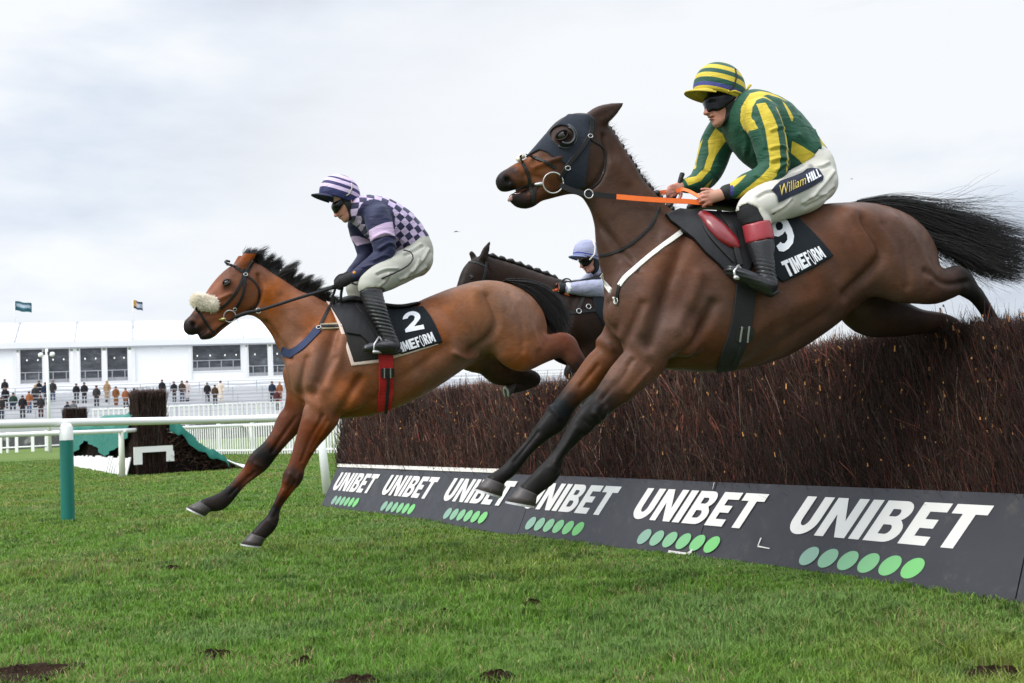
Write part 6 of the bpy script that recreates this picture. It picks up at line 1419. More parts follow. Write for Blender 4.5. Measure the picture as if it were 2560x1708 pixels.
    mb = MB(); mb.tube([fr.P(1706, 433, -.11), fr.P(1707, 431, -.11)], .010, 9); mb.obj('whip_cap', mat('cap_white', (.7, .7, .68), .5), wh)
    return R
RA = rider_a()
# ---------------- rider in checked silks
def rider_b():
    fr = FB; Z5 = zq(760, 420, 5.6)
    T = [ci(908, 528, 34, .16, 0, 's'), ci(930, 536, 43, .18, 0, 's'), ci(962, 556, 54, .18, 0, 's'), ci(1000, 582, 52, .165, 0, 's'), ci(1028, 606, 42, .15, 0, 's'), ci(1038, 622, 38, .15, 0, 's')]
    AN = [ci(945, 544, 29, .075, .17, 's'), ci(950, 566, 30, .068, .20, 's'), ci(958, 600, 27, .060, .22, 's'), ci(962, 636, 24, .054, .225, 's'), ci(945, 656, 22, .050, .22, 's'), ci(915, 675, 17, .042, .19, 's'), ci(898, 684, 13, .036, .17, 's'), ci(888, 690, 11, .032, .16, 's')]
    AF = [ci(897, 560, 25, .07, -.14, 's'), ci(903, 585, 25, .066, -.17, 's'), ci(914, 615, 23, .058, -.18, 's'), ci(916, 642, 20, .052, -.175, 's'), ci(900, 662, 15, .045, -.16, 's'), ci(886, 676, 12, .036, -.14, 's'), ci(878, 684, 10, .030, -.13, 's')]
    hips = [ci(1030, 606, 38, .14, 0, 's'), ci(1038, 624, 38, .16, 0, 's'), ci(1040, 650, 36, .165, 0, 's')]
    LN = [ci(1040, 652, 35, .10, .10, 's'), ci(1020, 662, 36, .10, .15, 's'), ci(985, 678, 36, .085, .21, 's'), ci(950, 697, 31, .070, .26, 's'), ci(928, 716, 28, .062, .28, 's'), ci(930, 738, 25, .056, .29, 's'), ci(942, 770, 21, .053, .31, 's'), ci(958, 808, 17, .045, .32, 's'), ci(975, 846, 15, .038, .33, 's'), ci(984, 866, 15, .036, .335, 's'), ci(966, 866, 13, .040, .345, 's'), ci(936, 868, 11, .042, .35, 's'), ci(916, 872, 8, .036, .35, 's')]
    LF = [(x - 30 * min(1, i / 3), y + 2, r, l, -w, c) for i, (x, y, r, l, w, c) in enumerate(LN)]
    hd = head_rows(862, 516, 76, .0, -.42); hd['neck'] = [ci(884, 520, 23, .058, 0, 's'), ci(902, 528, 27, .066, 0, 's')]; hd['earw'] = .070
    hn = dict(palm=[ci(884, 692, 9, .030, .16, 's'), ci(870, 698, 11, .026, .155, 's'), ci(858, 704, 12, .024, .15, 's')],
              fingers=[[(856, 696, .155), (846, 700, .16), (840, 706, .145), (846, 711, .125)], [(855, 702, .157), (844, 706, .162), (838, 712, .145), (844, 717, .123)], [(856, 708, .155), (846, 712, .160), (841, 717, .143), (847, 720, .123)], [(860, 712, .151), (851, 717, .157), (846, 721, .141), (851, 723, .125)]],
              thumb=[(872, 696, .135), (862, 691, .12), (850, 693, .115), (842, 698, .118)])
    hf = dict(palm=[ci(876, 686, 9, .028, -.13, 's'), ci(864, 694, 10, .024, -.12, 's'), ci(855, 700, 10, .022, -.115, 's')],
              fingers=[[(853, 692 + 5 * i, -.11), (843, 696 + 5 * i, -.10), (838, 702 + 5 * i, -.105), (843, 706 + 5 * i, -.125)] for i in range(4)], thumb=[(868, 692, -.10), (858, 688, -.09), (848, 690, -.085), (841, 695, -.09)])
    R = make_rider(fr, T, AN, AF, LN, LF, hips, hd, hn, hf, 'jockey in navy and lilac checked silks with a striped cap, crouching on the bright bay', dict(box=[(830, 425), (1085, 900)]))
    def sil(t):
        u, v = t.attr('cu', 'Fac'), t.attr('cv', 'Fac')
        ck = t.math('MULTIPLY', t.math('SINE', t.math('MULTIPLY', u, math.pi)), t.math('SINE', t.math('MULTIPLY', v, math.pi)))
        c = t.mix(t.rng(ck, -.03, .03, 0, 1), (.013, .014, .046), (.44, .345, .50)); return t.mix(t.rng(t.attr('arm', 'Fac'), .49, .51, 0, 1), c, t.mix(t.rng(t.attr('pat', 'Fac'), -.0012, .0012, 0, 1), (.013, .015, .050), (.50, .37, .53)))
    hem = Z5([(1230, 1210), (1440, 1120), (1600, 1010), (1660, 985), (1760, 960), (1900, 900), (1900, 1700), (1200, 1700), (1150, 1350)])
    o, V, part, D, st = jacket(R, T, AN, AF, hem, fabric('checked_silk', sil), collar=[ci(888, 522, 25, .062, 0), ci(902, 528, 30, .075, 0)], seed=3, folds=[([(930, 600), (955, 590), (985, 600)], .18, .010, .006), ([(942, 628), (965, 615), (985, 622)], .18, .010, .007), ([(930, 655), (955, 645), (975, 655)], .18, .009, .005), ([(905, 672), (925, 668), (945, 678)], .18, .008, .005), ([(1000, 545), (1030, 575), (1050, 600)], .08, .010, .005), ([(990, 600), (1010, 612), (1030, 618)], .08, .009, .006)])
    sp = np.array([fr.P(x, y, .1) for x, y in [(880, 500), (930, 512), (975, 535), (1015, 572), (1045, 612), (1065, 650)]]); S = crv(sp, 60); ds = np.concatenate([[0], np.cumsum(np.linalg.norm(np.diff(S[:, [0, 2]], axis=0), axis=1))])
    u = np.zeros(len(V)); v = np.zeros(len(V)); best = np.full(len(V), 9.)
    for i in range(59):
        a, b = S[i, [0, 2]], S[i + 1, [0, 2]]; ab = b - a; t_ = np.clip(((V[:, [0, 2]] - a) @ ab) / (ab @ ab), 0, 1); q = V[:, [0, 2]] - a - t_[:, None] * ab; d = np.linalg.norm(q, axis=1); up = d < best
        best[up] = d[up]; u[up] = ds[i] + t_[up] * np.linalg.norm(ab); v[up] = (np.sign(ab[0] * q[:, 1] - ab[1] * q[:, 0]) * d)[up]
    add_f(o.data, 'cu', u / .047); add_f(o.data, 'cv', v / .045 + .35)
    add_f(o.data, 'arm', (part > 0).astype(float))
    def pat(p, w): return -poly_sd(V[:, 0], V[:, 2], loc_poly(fr, p, w))
    add_f(o.data, 'pat', np.where(part == 1, pat(Z5([(900, 880), (1000, 830), (1110, 790), (1250, 755), (1300, 965), (1130, 965), (930, 1025)]), .22), pat(Z5([(640, 955), (760, 975), (930, 1040), (930, 1060), (740, 1095), (680, 1010)]), -.15)))
    TH = [LN[:6], LF[:6]]
    cover(R, [hips, *TH], 'breeches', mat('grey_breeches', (.37, .365, .315), .75, .1, 9, .2, bump=.25, bs=9, bd=.010, wear=((.26, .23, .19), 6, .68)), .012, None, [(880, 740), (896, 732), (915, 724), (935, 722), (958, 724), (975, 750), (960, 1000), (700, 1000), (700, 750), (868, 752)], .28, .006, 6, .03, folds=[([(1070, 625), (1050, 655), (1020, 685)], .15, .011, .008), ([(1060, 670), (1030, 690), (990, 705)], .15, .010, .007), ([(1000, 640), (1025, 628), (1050, 612)], .15, .010, .006), ([(930, 690), (955, 680), (985, 678)], .2, .009, .006), ([(940, 722), (955, 708), (965, 690)], .2, .008, .005), ([(1000, 700), (1025, 680), (1040, 655)], .15, .009, .006)])
    for sgn, L in ((1, LN), (-1, LF)):
        LB = L[3:]; dx = 0 if sgn > 0 else -30; w_ = .31 * sgn
        g = R.field(); g.chain(R.st(LB, .008), k=.01); X, Zz = np.meshgrid(g.ax[0], g.ax[2], indexing='ij'); g.f = np.maximum(g.f, poly_sd(X, Zz, loc_poly(fr, [(850 + dx, 722), (900 + dx, 730), (915 + dx, 722), (960 + dx, 722), (1060 + dx, 730), (1060 + dx, 920), (850 + dx, 920)], w_))[:, None, :].astype(np.float32))
        V, Q = g.mesh(1); N = vnormals(V, Q); az = fr.P(960, 800, w_)[2]; wr = np.exp(-((V[:, 2] - az) / .11) ** 2); V = V + N * (wr * .005 * np.sin(V[:, 2] * 260 + V[:, 0] * 60))[:, None]
        bt = link('boot', mesh_np('boot', V, Q, smooth=True), BOOT, R.body)
        mb = MB(); mb.tube([fr.P(x + dx, y, w_ + .02 * sgn) for x, y in ((1004, 876), (990, 882), (960, 882), (925, 880), (906, 878))], [.012, .015, .012, .014, .006], 8, flat=2.2, up=(0, 1, 0)); mb.obj('sole', mat('boot_sole', (.025, .024, .023), .7, .2, 30), bt, True)
    if True:
        c, n = Body(fr, V, Q).hit(936, 744) if False else (fr.P(936, 744, .345), np.array([0, -1, 0])); mb = MB(); mb.lathe([(0, .006), (.009, .004), (.010, 0)], 10, Matrix.Translation(Vector(c)) @ Matrix.Rotation(math.pi / 2, 4, 'X')); mb.obj('boot_badge', mat('brass', (.60, .52, .22)), R.body, True)
    def cap(t): return t.ramp(t.rng(t.attr('h', 'Fac'), -.5, 1, 0, 1), [(0, (.020, .024, .09)), (.33, (.020, .024, .09)), (.334, (.56, .44, .60)), (.46, (.56, .44, .60)), (.464, (.028, .026, .10)), (.58, (.028, .026, .10)), (.584, (.56, .44, .60)), (.71, (.56, .44, .60)), (.714, (.028, .026, .10)), (.79, (.028, .026, .10)), (.794, (.56, .44, .60)), (.94, (.56, .44, .60)), (.945, (.028, .026, .10))])
    hm, M = helmet(R, (848, 484), 0, .142, .134, .108, math.radians(18), fabric('striped_cap_lilac', cap), mat('peak_navy', (.018, .020, .05), .6, .1), R.body, HARN)
    HR = [hd['skull'], hd['face'], hd['jaw'], hd['brow'], hd['neck']]
    cover(R, HR, 'goggles', GOG, .015, [(806, 515), (830, 506), (852, 500), (862, 506), (852, 520), (842, 532), (832, 534), (820, 526)], None, .05, 0, 1, .01)
    cover(R, HR, 'chin_harness', HARN, .011, [(850, 496), (866, 486), (897, 478), (904, 492), (900, 505), (890, 525), (882, 545), (874, 550), (872, 535), (866, 520), (858, 508)], None, .06, 0, 1, .01)
    mb = MB(); mb.tube([fr.P(x, y, w_) for x, y, w_ in ((879, 458, .08), (880, 470, .098), (874, 484, .106), (866, 490, .10))], .005, 6); mb.obj('goggle_strap', mat('strap_pale', (.40, .36, .33), .6), hm, True)
    gl_ = mat('black_glove', (.015, .015, .016), .7, .25, 40, .25, bump=.4, bs=120); g = R.field()
    g.chain(R.st([ci(898, 684, 14, .040, .17), ci(888, 689, 12, .036, .16), ci(872, 697, 12, .029, .155), ci(858, 704, 13, .027, .15)], .004), k=.008); fingers(R, g, None, [[(a, b, c) for a, b, c in k] for k in hn['fingers']], None, hn['thumb'], .0115)
    V, Q = g.mesh(1); gv = link('glove', mesh_np('glove', V, Q, smooth=True), gl_, R.body)
    mb = MB(); mb.lathe([(0, .006), (.010, .004), (.012, 0)], 10, Matrix.Translation(Vector(fr.P(886, 682, .205))) @ Matrix.Rotation(math.pi / 2, 4, 'X')); mb.obj('glove_button', mat('orange_button', (.62, .26, .06), .4), gv, True)
    mb = MB(); mb.tube([fr.P(896, 674, .20), fr.P(900, 683, .215), fr.P(905, 691, .20)], .006, 6); mb.obj('glove_trim', mat('olive_trim', (.30, .28, .10), .6), gv, True)
    g = R.field(); g.chain(R.st([ci(884, 678, 12, .036, -.14), ci(876, 686, 10, .032, -.13), ci(864, 694, 11, .026, -.12), ci(856, 700, 11, .024, -.115)], .004), k=.008); fingers(R, g, None, hf['fingers'], None, hf['thumb'], .0115)
    V, Q = g.mesh(1); link('glove', mesh_np('glove', V, Q, smooth=True), gl_, R.body)
    mb = MB(); q = [(872, 704, .165), (892, 712, .19), (925, 708, .30), (965, 692, .355), (1000, 676, .36), (1022, 662, .35), (1033, 645, .33), (1026, 630, .30), (1008, 625, .29)]
    mb.tube([fr.P(*p) for p in crv(np.array(q, float), 24)], list(np.linspace(.0075, .0045, 24)), 7); wh = mb.obj('whip', MATS['whip_black'], None, True, **fr.kw()); tag(wh, 'thin black whip curving back along the checked jockey\'s pale breeches', 'whip')
    # green and brown neck scarf
    cover(R, [[ci(884, 520, 24, .060, 0), ci(902, 530, 30, .070, 0)]], 'neck_scarf', mat('camouflage', (.06, .075, .035), .8, .3, 20, .2, wear=((.10, .045, .035), 14, .5)), .010, [(876, 545), (880, 505), (896, 488), (916, 492), (908, 520), (900, 548), (886, 556)], None, 0, 0, 1, .01)
    return R
RB_ = rider_b()

# ---------------- rider in plain lilac grey, mostly hidden
def rider_c():
    fr = FC
    T = [ci(1520, 680, 30, .16, 0, 's'), ci(1545, 680, 40, .18, 0, 's'), ci(1580, 684, 46, .18, 0, 's'), ci(1620, 690, 42, .165, 0, 's'), ci(1648, 700, 36, .15, 0, 's')]
    AN = [ci(1530, 700, 24, .07, .17, 's'), ci(1515, 722, 22, .065, .20, 's'), ci(1490, 722, 20, .056, .21, 's'), ci(1460, 722, 17, .050, .20, 's'), ci(1435, 722, 13, .040, .17, 's'), ci(1422, 721, 11, .034, .16, 's')]
    AF = [ci(1490, 685, 20, .07, -.15, 's'), ci(1478, 700, 18, .06, -.17, 's'), ci(1460, 712, 15, .05, -.17, 's'), ci(1435, 714, 11, .036, -.15, 's'), ci(1422, 714, 9, .032, -.14, 's')]
    hips = [ci(1640, 700, 34, .15, 0, 's'), ci(1652, 715, 34, .16, 0, 's')]
    LN = [ci(1650, 716, 33, .10, .10, 's'), ci(1610, 726, 32, .09, .19, 's'), ci(1560, 742, 26, .07, .26, 's'), ci(1545, 765, 20, .056, .29, 's'), ci(1560, 810, 15, .045, .31, 's'), ci(1574, 845, 12, .038, .33, 's'), ci(1545, 850, 10, .040, .34, 's'), ci(1530, 848, 7, .036, .34, 's')]
    LF = [(x, y, r, l, -w, c) for x, y, r, l, w, c in LN]
    hd = head_rows(1474, 652, 60, .0, -.25); hd['neck'] = [ci(1492, 668, 18, .055, 0, 's'), ci(1512, 676, 24, .07, 0, 's')]; hd['earw'] = .070
    mk = lambda w: dict(palm=[ci(1414, 720, 8, .028, w, 's'), ci(1402, 720, 10, .024, w, 's')], fingers=[[(1399, 712 + 5 * i, w), (1391, 714 + 5 * i, w + .01), (1387, 718 + 5 * i, w - .005), (1392, 721 + 5 * i, w - .03)] for i in range(4)], thumb=[(1408, 714, w - .02), (1400, 709, w - .03), (1392, 710, w - .035), (1387, 713, w - .03)])
    hn, hf = mk(.15), mk(-.14)
    R = make_rider(fr, T, AN, AF, LN, LF, hips, hd, hn, hf, 'jockey in plain lilac grey silks and cap, half hidden behind the big bay\'s neck', dict(box=[(1380, 590), (1690, 870)]))
    R.h = .01
    lil = fabric('lilac_silk', lambda t: t.mix(.0, (.27, .28, .37), (.4, .4, .5)))
    jacket(R, T, AN, AF, [(1625, 735), (1660, 672), (1720, 660), (1720, 900), (1600, 900)], lil, collar=[ci(1500, 672, 22, .07, 0)], seed=8)
    cover(R, [hips, LN[:4], LF[:4]], 'breeches', BREECH, .012, None, [(1500, 775), (1600, 775), (1600, 950), (1500, 950)], .28, .006, 6, .03)
    for L in (LN, LF): cover(R, [L[3:]], 'boot', BOOT, .008)
    def cap(t): return t.ramp(t.rng(t.attr('h', 'Fac'), -.5, 1, 0, 1), [(0, (.25, .265, .39)), (.16, (.25, .265, .39)), (.165, (.04, .06, .30)), (.22, (.04, .06, .30)), (.225, (.27, .28, .40)), (1, (.28, .29, .41))])
    hm, M = helmet(R, (1467, 634), 0, .136, .132, .108, math.radians(13), fabric('lilac_cap', cap), mat('peak_lilac', (.16, .19, .34), .6, .1), R.body, HARN)
    HR = [hd['skull'], hd['face'], hd['jaw'], hd['brow'], hd['neck']]
    cover(R, HR, 'goggles', GOG, .015, [(1440, 652), (1462, 646), (1478, 645), (1480, 652), (1472, 664), (1460, 668), (1446, 664)], None, .05, 0, 1, .01)
    cover(R, HR, 'chin_harness', HARN, .011, [(1482, 648), (1500, 640), (1508, 650), (1504, 665), (1496, 690), (1486, 692), (1488, 675), (1484, 662)], None, .06, 0, 1, .01)
    mb = MB(); mb.tube([fr.P(x, y, w_) for x, y, w_ in ((1482, 600, .08), (1488, 618, .106), (1486, 636, .115), (1474, 650, .11))], .008, 6); mb.obj('goggle_strap', mat('strap_pale2', (.62, .58, .55), .6), hm, True)
    gl_ = MATS['black_glove']
    for hh, w in ((hn, .15), (hf, -.14)):
        g = R.field(); g.chain(R.st([ci(1424, 721, 13, .038, w), ci(1414, 720, 10, .033, w), ci(1402, 720, 12, .028, w)], .004), k=.008); fingers(R, g, None, hh['fingers'], None, hh['thumb'], .0115); V, Q = g.mesh(1); link('glove', mesh_np('glove', V, Q, smooth=True), gl_, R.body)
    cover(R, [AN[3:]], 'cuff', mat('white_cuff', (.7, .7, .72), .7), .014, [(1416, 700), (1424, 700), (1426, 745), (1417, 745)], None, .18, 0, 1, .01)
    return R
RC_ = rider_c()
# ------------------------------------------------------------------ rails, far fence, stands and spectators
RAILW = mat('rail_white', (.80, .80, .78), .35, .04, 3, .45, wear=((.62, .62, .58), 5, .66))
def gpt(px, py):
    """point on the rising turf under a pixel"""
    d = ray(px, py); t = 5.0
    for _ in range(4000):
        p = CAM + d * t
        if p[2] <= zt(min(p[1], 75)): break
        t += .03
    return p

def build_rails():
    # near running rail
    root = empty('running_rail', (-5.8, 13.7, 0)); tag(root, 'nearest white plastic running rail curving past the thick green post', 'rail')
    o = np.array([-5.8, 13.7, 0])
    q = [(-420, 1066, 11.3), (-200, 1064, 12.1), (0, 1061, 12.9), (165, 1057, 13.67), (420, 1052, 14.75), (690, 1046, 15.7), (812, 1040, 16.2), (960, 1030, 17.4), (1150, 1018, 19.5)]
    P = crv(np.array([atY(x, y, Y) for x, y, Y in q]), 60) - o; m = MB(); m.tube(P, .052, 12); m.obj('rail', RAILW, root, True)
    g = atY(165, 1050, 13.60) ; m = MB(); gx, gy = g[0] - o[0], g[1] - o[1]
    prof = [(.083, 0), (.083, 1.032)]; m.lathe(prof, 20, Matrix.Translation((gx, gy, 0))); m.obj('green_post', mat('green_plastic', (.009, .140, .110), .35, .1, 4, .45), root, True)
    m = MB(); m.lathe([(.084, 1.03), (.080, 1.20), (.055, 1.24), (0, 1.245)], 20, Matrix.Translation((gx, gy, 0))); m.obj('post_top', RAILW, root, True)
    for px, py, Y, hx in ((812, 1240, 16.14, -.10), (-330, 1340, 11.5, 0)):
        p = gnd(px, Y); top = atY(px - 14, 1048 if px > 0 else 1066, Y); m = MB(); m.tube([p - o + np.array([0, 0, -.02]), top - o], [.068, .058], 14); m.obj('post', RAILW, root, True)
    # second running rail further out
    root = empty('running_rail', (-10.5, 28, 0)); o = np.array([-10.5, 28, 0]); tag(root, 'second white running rail on slim posts in front of the far birch fence', 'rail')
    q = [(-300, 1098, 23), (-100, 1092, 25), (100, 1085, 26.5), (290, 1078, 28), (400, 1072, 32), (520, 1067, 38), (640, 1062, 44), (760, 1056, 50), (900, 1050, 56)]
    P = crv(np.array([atY(x, y, Y) for x, y, Y in q]), 60) - o; m = MB(); m.tube(P, .058, 10); m.obj('rail', RAILW, root, True)
    for px, Y, r in ((285, 28, .085), (-120, 24.9, .08), (640, 43.5, .13), (760, 49.5, .12), (845, 53, .15)):
        i = int(np.argmin(np.abs(P[:, 1] + o[1] - Y))); p = P[i]; z0 = float(zt(Y)); m = MB(); m.tube([(p[0], p[1], z0 - .02), (p[0], p[1], p[2] - .05), (p[0] + .05, p[1] + .12, p[2])], [r, r * .8, r * .7], 10); m.obj('post', mat('post_cream', (.74, .73, .66), .5, .05, 4), root, True)
build_rails()

def picket_fence(name, a, b, h, sp, wd, label, z0=None, rail=(.12, .92), tall=1.4, curl=False):
    """upright white pickets between two rails, with posts"""
    a, b = np.array(a), np.array(b); L = np.linalg.norm(b - a); d = (b - a) / L; root = empty(name, tuple(a), math.atan2(d[1], d[0])); tag(root, label, 'fence', 'white picket fences')
    m = MB(); n = int(L / sp); dz = (b[2] - a[2]) / L
    for i in range(n): x = i * sp; m.box(x - wd / 2, x + wd / 2, -.012, .012, dz * x, dz * x + h)
    m.obj('picket_panel', RAILW, root); 
    for r_ in rail:
        m = MB(); m.tube([(-.05, 0.035, h * r_), (L + .05, 0.035, h * r_ + dz * L)], .045, 8); m.obj('fence_rail', RAILW, root, True)
    for x in np.arange(0, L + .01, 2.4): m = MB(); m.box(x - .06, x + .06, .03, .15, dz * x, dz * x + h * 1.03); m.obj('fence_post', RAILW, root)
    return root
pA = gpt(392, 1138); pB = gpt(800, 1134); picket_fence('picket_fence', pA, pB + (pB - pA) * .5, 1.22, .165, .058, 'white picket fence standing on the grass behind the far birch fence')
gA = gpt(-60, 1125); gB = gpt(130, 1124)
gA = np.array([*gnd(-80, 66)[:2], float(zt(66))]); gB = np.array([*gnd(180, 66)[:2], float(zt(66))]); picket_fence('picket_fence', gA, gB, 1.25, 1.0, .2, 'white fence of wide posts at the left edge below the terrace', rail=(.25, .95))

# ---- far birch fence, seen from its end
def build_far_fence():
    b0 = gnd(378, 29.5); dv = np.array([-7.8, 13.5, 0]); dv /= np.linalg.norm(dv); nv = np.array([dv[1], -dv[0], 0])
    root = empty('far_birch_fence', tuple(b0), 0); tag(root, 'distant birch fence with green sheeting and white boards, left beyond the rails', 'fence')
    W = lambda s_, o, z: dv * s_ + nv * o + np.array([0, 0, z])
    def block(name, s0, s1, o0, o1, h, n, seed, ln=.5, spread=.03):
        g = np.random.default_rng(seed); m = MB(); c = [W(s, o, z) for s in (s0, s1) for o in (o0, o1) for z in (0, h - .04)]; m.add(c, [(0, 1, 3, 2), (4, 6, 7, 5), (0, 4, 5, 1), (2, 3, 7, 6), (1, 5, 7, 3)]); m.obj(name + '_core', BIRCHCORE, root)
        s = s0 + (s1 - s0) * g.random(n); o = o0 + (o1 - o0) * g.random(n); fce = g.integers(0, 4, n); s = np.where(fce == 0, s0 - .01, np.where(fce == 1, s1, s)); o = np.where(fce == 2, o0 - .01, np.where(fce == 3, o1 + .01, o))
        z = g.random(n) * h; L = ln * (.6 + .6 * g.random(n)); top = g.random(n) < .35; z = np.where(top | (z + L > h), h - L + .05 * g.standard_normal(n) * .6, z); s = np.where(top, s0 + (s1 - s0) * g.random(n), s); o = np.where(top, o0 + (o1 - o0) * g.random(n), o)
        B = dv * s[:, None] + nv * o[:, None]; B[:, 2] = np.maximum(z, 0); D = np.concatenate([g.standard_normal((n, 2)) * .09, np.ones((n, 1))], 1); D /= np.linalg.norm(D, axis=1)[:, None]
        V, Q, T, C = twigs(B, D, L, np.full(n, .0055), twig_colours(n) * 1.5, g.standard_normal((n, 3)) * .08); me = mesh_np(name, V, Q, T, smooth=True); add_col(me, C); link(name, me, BIRCH, root)
    block('end_stack', -.1, .9, -.38, .38, 2.32, 5200, 1); block('end_stack', 14.6, 15.6, -.38, .38, 2.35, 1800, 2); block('birch_body', .9, 14.6, -.32, .32, 1.62, 4200, 3)
    # green sheeting draped over the landing side
    TARP = mat('green_sheeting', (.012, .150, .115), .55, .2, 3, .35, bump=.6, bs=5, bd=.05); ns, nj = 60, 14; V = []
    for i in range(ns):
        s = .45 + 13.6 * i / (ns - 1); hem = .78 + .22 * sn(s * .8 + 1.2) + .05 * sn(s * 2.3); topz = 1.72 + .1 * sn(s * 1.3)
        for j in range(nj):
            t = j / (nj - 1); z = topz * (1 - t) + hem * t if t > .2 else topz; o = -.44 - .10 * t + .035 * sn(s * 6 + t * 3) if t > .2 else -.44 + (.2 - t) * 3.5
            V.append(W(s, o, z))
    Q = [(i * nj + j, (i + 1) * nj + j, (i + 1) * nj + j + 1, i * nj + j + 1) for i in range(ns - 1) for j in range(nj - 1)]
    link('green_sheet', mesh_np('green_sheet', V, Q, smooth=True), TARP, root)
    WB = mat('white_board', (.76, .75, .74), .6, .06, 5, .3, wear=((.45, .43, .40), 6, .62))
    g = random.Random(3); s = .25
    while s < 14.2:
        w = g.uniform(.30, .42); h = .50 + g.uniform(-.03, .03); m = MB(); c0 = [W(s, -.62 - g.uniform(0, .03), 0), W(s + w, -.62, 0), W(s + w, -.50, h), W(s, -.50, h)]
        nn = -nv * .025; m.add([*c0, *[p + nn for p in c0]], [(0, 1, 2, 3), (7, 6, 5, 4), (0, 4, 5, 1), (1, 5, 6, 2), (2, 6, 7, 3), (3, 7, 4, 0)]); m.obj('white_board', WB, root); s += w + g.uniform(0, .10) * (s < 4)
    m = MB()
    for (o0, o1, z0, z1) in ((-.52, .52, .62, .78), (-.52, -.30, .30, .62), (.34, .55, .34, .62)):
        c = [W(s_, o, z) for s_ in (-.22, -.16) for o in (o0, o1) for z in (z0, z1)]; m.add(c, [(0, 1, 3, 2), (4, 6, 7, 5), (0, 4, 5, 1), (2, 3, 7, 6), (0, 2, 6, 4), (1, 5, 7, 3)])
    m.obj('end_frame', WB, root)
    # sloping apron of dark brush on the take-off side, with green edging
    n = 9000; g2 = np.random.default_rng(9); s = g2.random(n) ** 1.5 * 8 - .15; o = .36 + 1.9 * g2.random(n); top = np.maximum(0.06, 1.32 * (1 - (o - .36) / 1.8)); z = top * g2.random(n) ** .5
    B = dv * s[:, None] + nv * o[:, None]; B[:, 2] = z; D = g2.standard_normal((n, 3)); D[:, 2] = np.abs(D[:, 2]) * .6; D /= np.linalg.norm(D, axis=1)[:, None]
    V, Q, T, C = twigs(B, D, .10 + .14 * g2.random(n), .006 + .010 * g2.random(n), twig_colours(n) * 2.2, g2.standard_normal((n, 3)) * .2); me = mesh_np('brush_apron', V, Q, T); add_col(me, C); link('brush_apron', me, BIRCH, root)
    m = MB(); c = [W(s_, o_, z_) for s_ in (-.05, 8) for o_, z_ in ((.36, 0), (.36, 1.18), (2.05, 0))]; m.add(c, [(0, 3, 4, 1), (1, 4, 5, 2), (0, 2, 5, 3)], [(0, 1, 2), (3, 5, 4)]); m.obj('apron_core', BIRCHCORE, root)
    V = []; nn_ = 16
    for i in range(nn_):
        t = i / (nn_ - 1); o_ = .34 + 1.62 * t; z_ = 1.52 * (1 - t) + .22 * t + .06 * sn(t * 9)
        for k in range(5): V.append(W((-.40 if k < 2 else -.40 + .5 * (k - 1)) + .03 * sn(i * 1.7), o_ + .06 + .02 * sn(k * 2 + i), z_ + .03 - .03 * k + .03 * sn(i * 2.3 + k) - ((.20 + .16 * (1 - t) + .05 * sn(i * 1.3)) if k == 0 else 0)))
    Q = [(i * 5 + k, (i + 1) * 5 + k, (i + 1) * 5 + k + 1, i * 5 + k + 1) for i in range(nn_ - 1) for k in range(4)]; link('green_edging', mesh_np('green_edging', V, Q, smooth=True), TARP, root)
    for k in range(5): m = MB(); m.tube([W(-.25 + .22 * k, 1.62 + .06 * k, .46 - .04 * k), W(-.3 + .22 * k, 2.45 + .10 * k, .03)], [.10, .09], 6, flat=.3); m.obj('white_board', WB, root)
    m = MB(); m.tube([W(.1, 1.2, .85), W(.0, 1.95, .28)], [.05, .04], 6, flat=.4); m.obj('white_board', WB, root)
build_far_fence()

# ---- terrace, marquee
EO = gnd(40, 95.0); EA = math.radians(20); EX = np.array([cs(EA), sn(EA), 0]); EY = np.array([-sn(EA), cs(EA), 0])
def env(x, y, z): return EO + EX * x + EY * y + np.array([0, 0, z])
EKW = dict(loc=tuple(EO), rz=EA)
XL, XR = -22.0, 62.0
STEPS = [(-20 + 1.4 * k, 2.25 + .245 * k) for k in range(12)]          # front edge y and height of each step
def build_terrace():
    CON = mat('pale_concrete', (.50, .50, .51), .85, .08, .6, .2, bump=.2, bs=4, wear=((.40, .40, .40), 1.5, .62))
    root = empty('terrace', tuple(EO), EA); tag(root, 'pale stepped concrete viewing terrace with grey crowd barriers below the marquee', 'terrace')
    m = MB()
    for i, (y, z) in enumerate(STEPS): m.box(XL, XR, y, y + 1.4, 0 if i == 0 else z - .28, z)
    m.box(XL, XR, -3.2, -.4, 4.0, 5.22); m.obj('steps', CON, root)
    m = MB(); m.box(XL, XR, -20.06, -20.004, .2, 1.9); m.obj('front_wall', mat('grey_wall', (.10, .10, .105), .85, .25, .35, .2, wear=((.40, .38, .36), .9, .55)), root)
    BAR = mat('barrier_grey', (.36, .37, .38), .45, .1, 2, .4, .3)
    for k, (i, zoff) in enumerate(((1, 0), (4, 0), (7, 0), (10, 0))):
        y, z = STEPS[i]; m = MB()
        for zz in (.45, .78, 1.1): m.tube([(XL, y + .15, z + zz), (XR, y + .15, z + zz)], .03, 5)
        for x in np.arange(XL, XR, 2.5): m.tube([(x, y + .15, z), (x, y + .15, z + 1.1)], .035, 5)
        m.obj('crowd_barrier', BAR, root)
build_terrace()
fe = env(-2, -20.4, 0); 
pa, pb = env(7.0, -19.75, 2.25), env(23.5, -19.75, 2.25); picket_fence('picket_fence', pa, pb, 1.12, .36, .12, 'white picket railing along the front edge of the terrace, ending in a rounded corner', rail=(.97, .1))
pa, pb = env(31, -19.75, 2.25), env(50, -19.75, 2.25); picket_fence('picket_fence', pa, pb, 1.25, .62, .22, 'white railing glimpsed beneath the bright bay\'s belly', rail=(.97, .55))

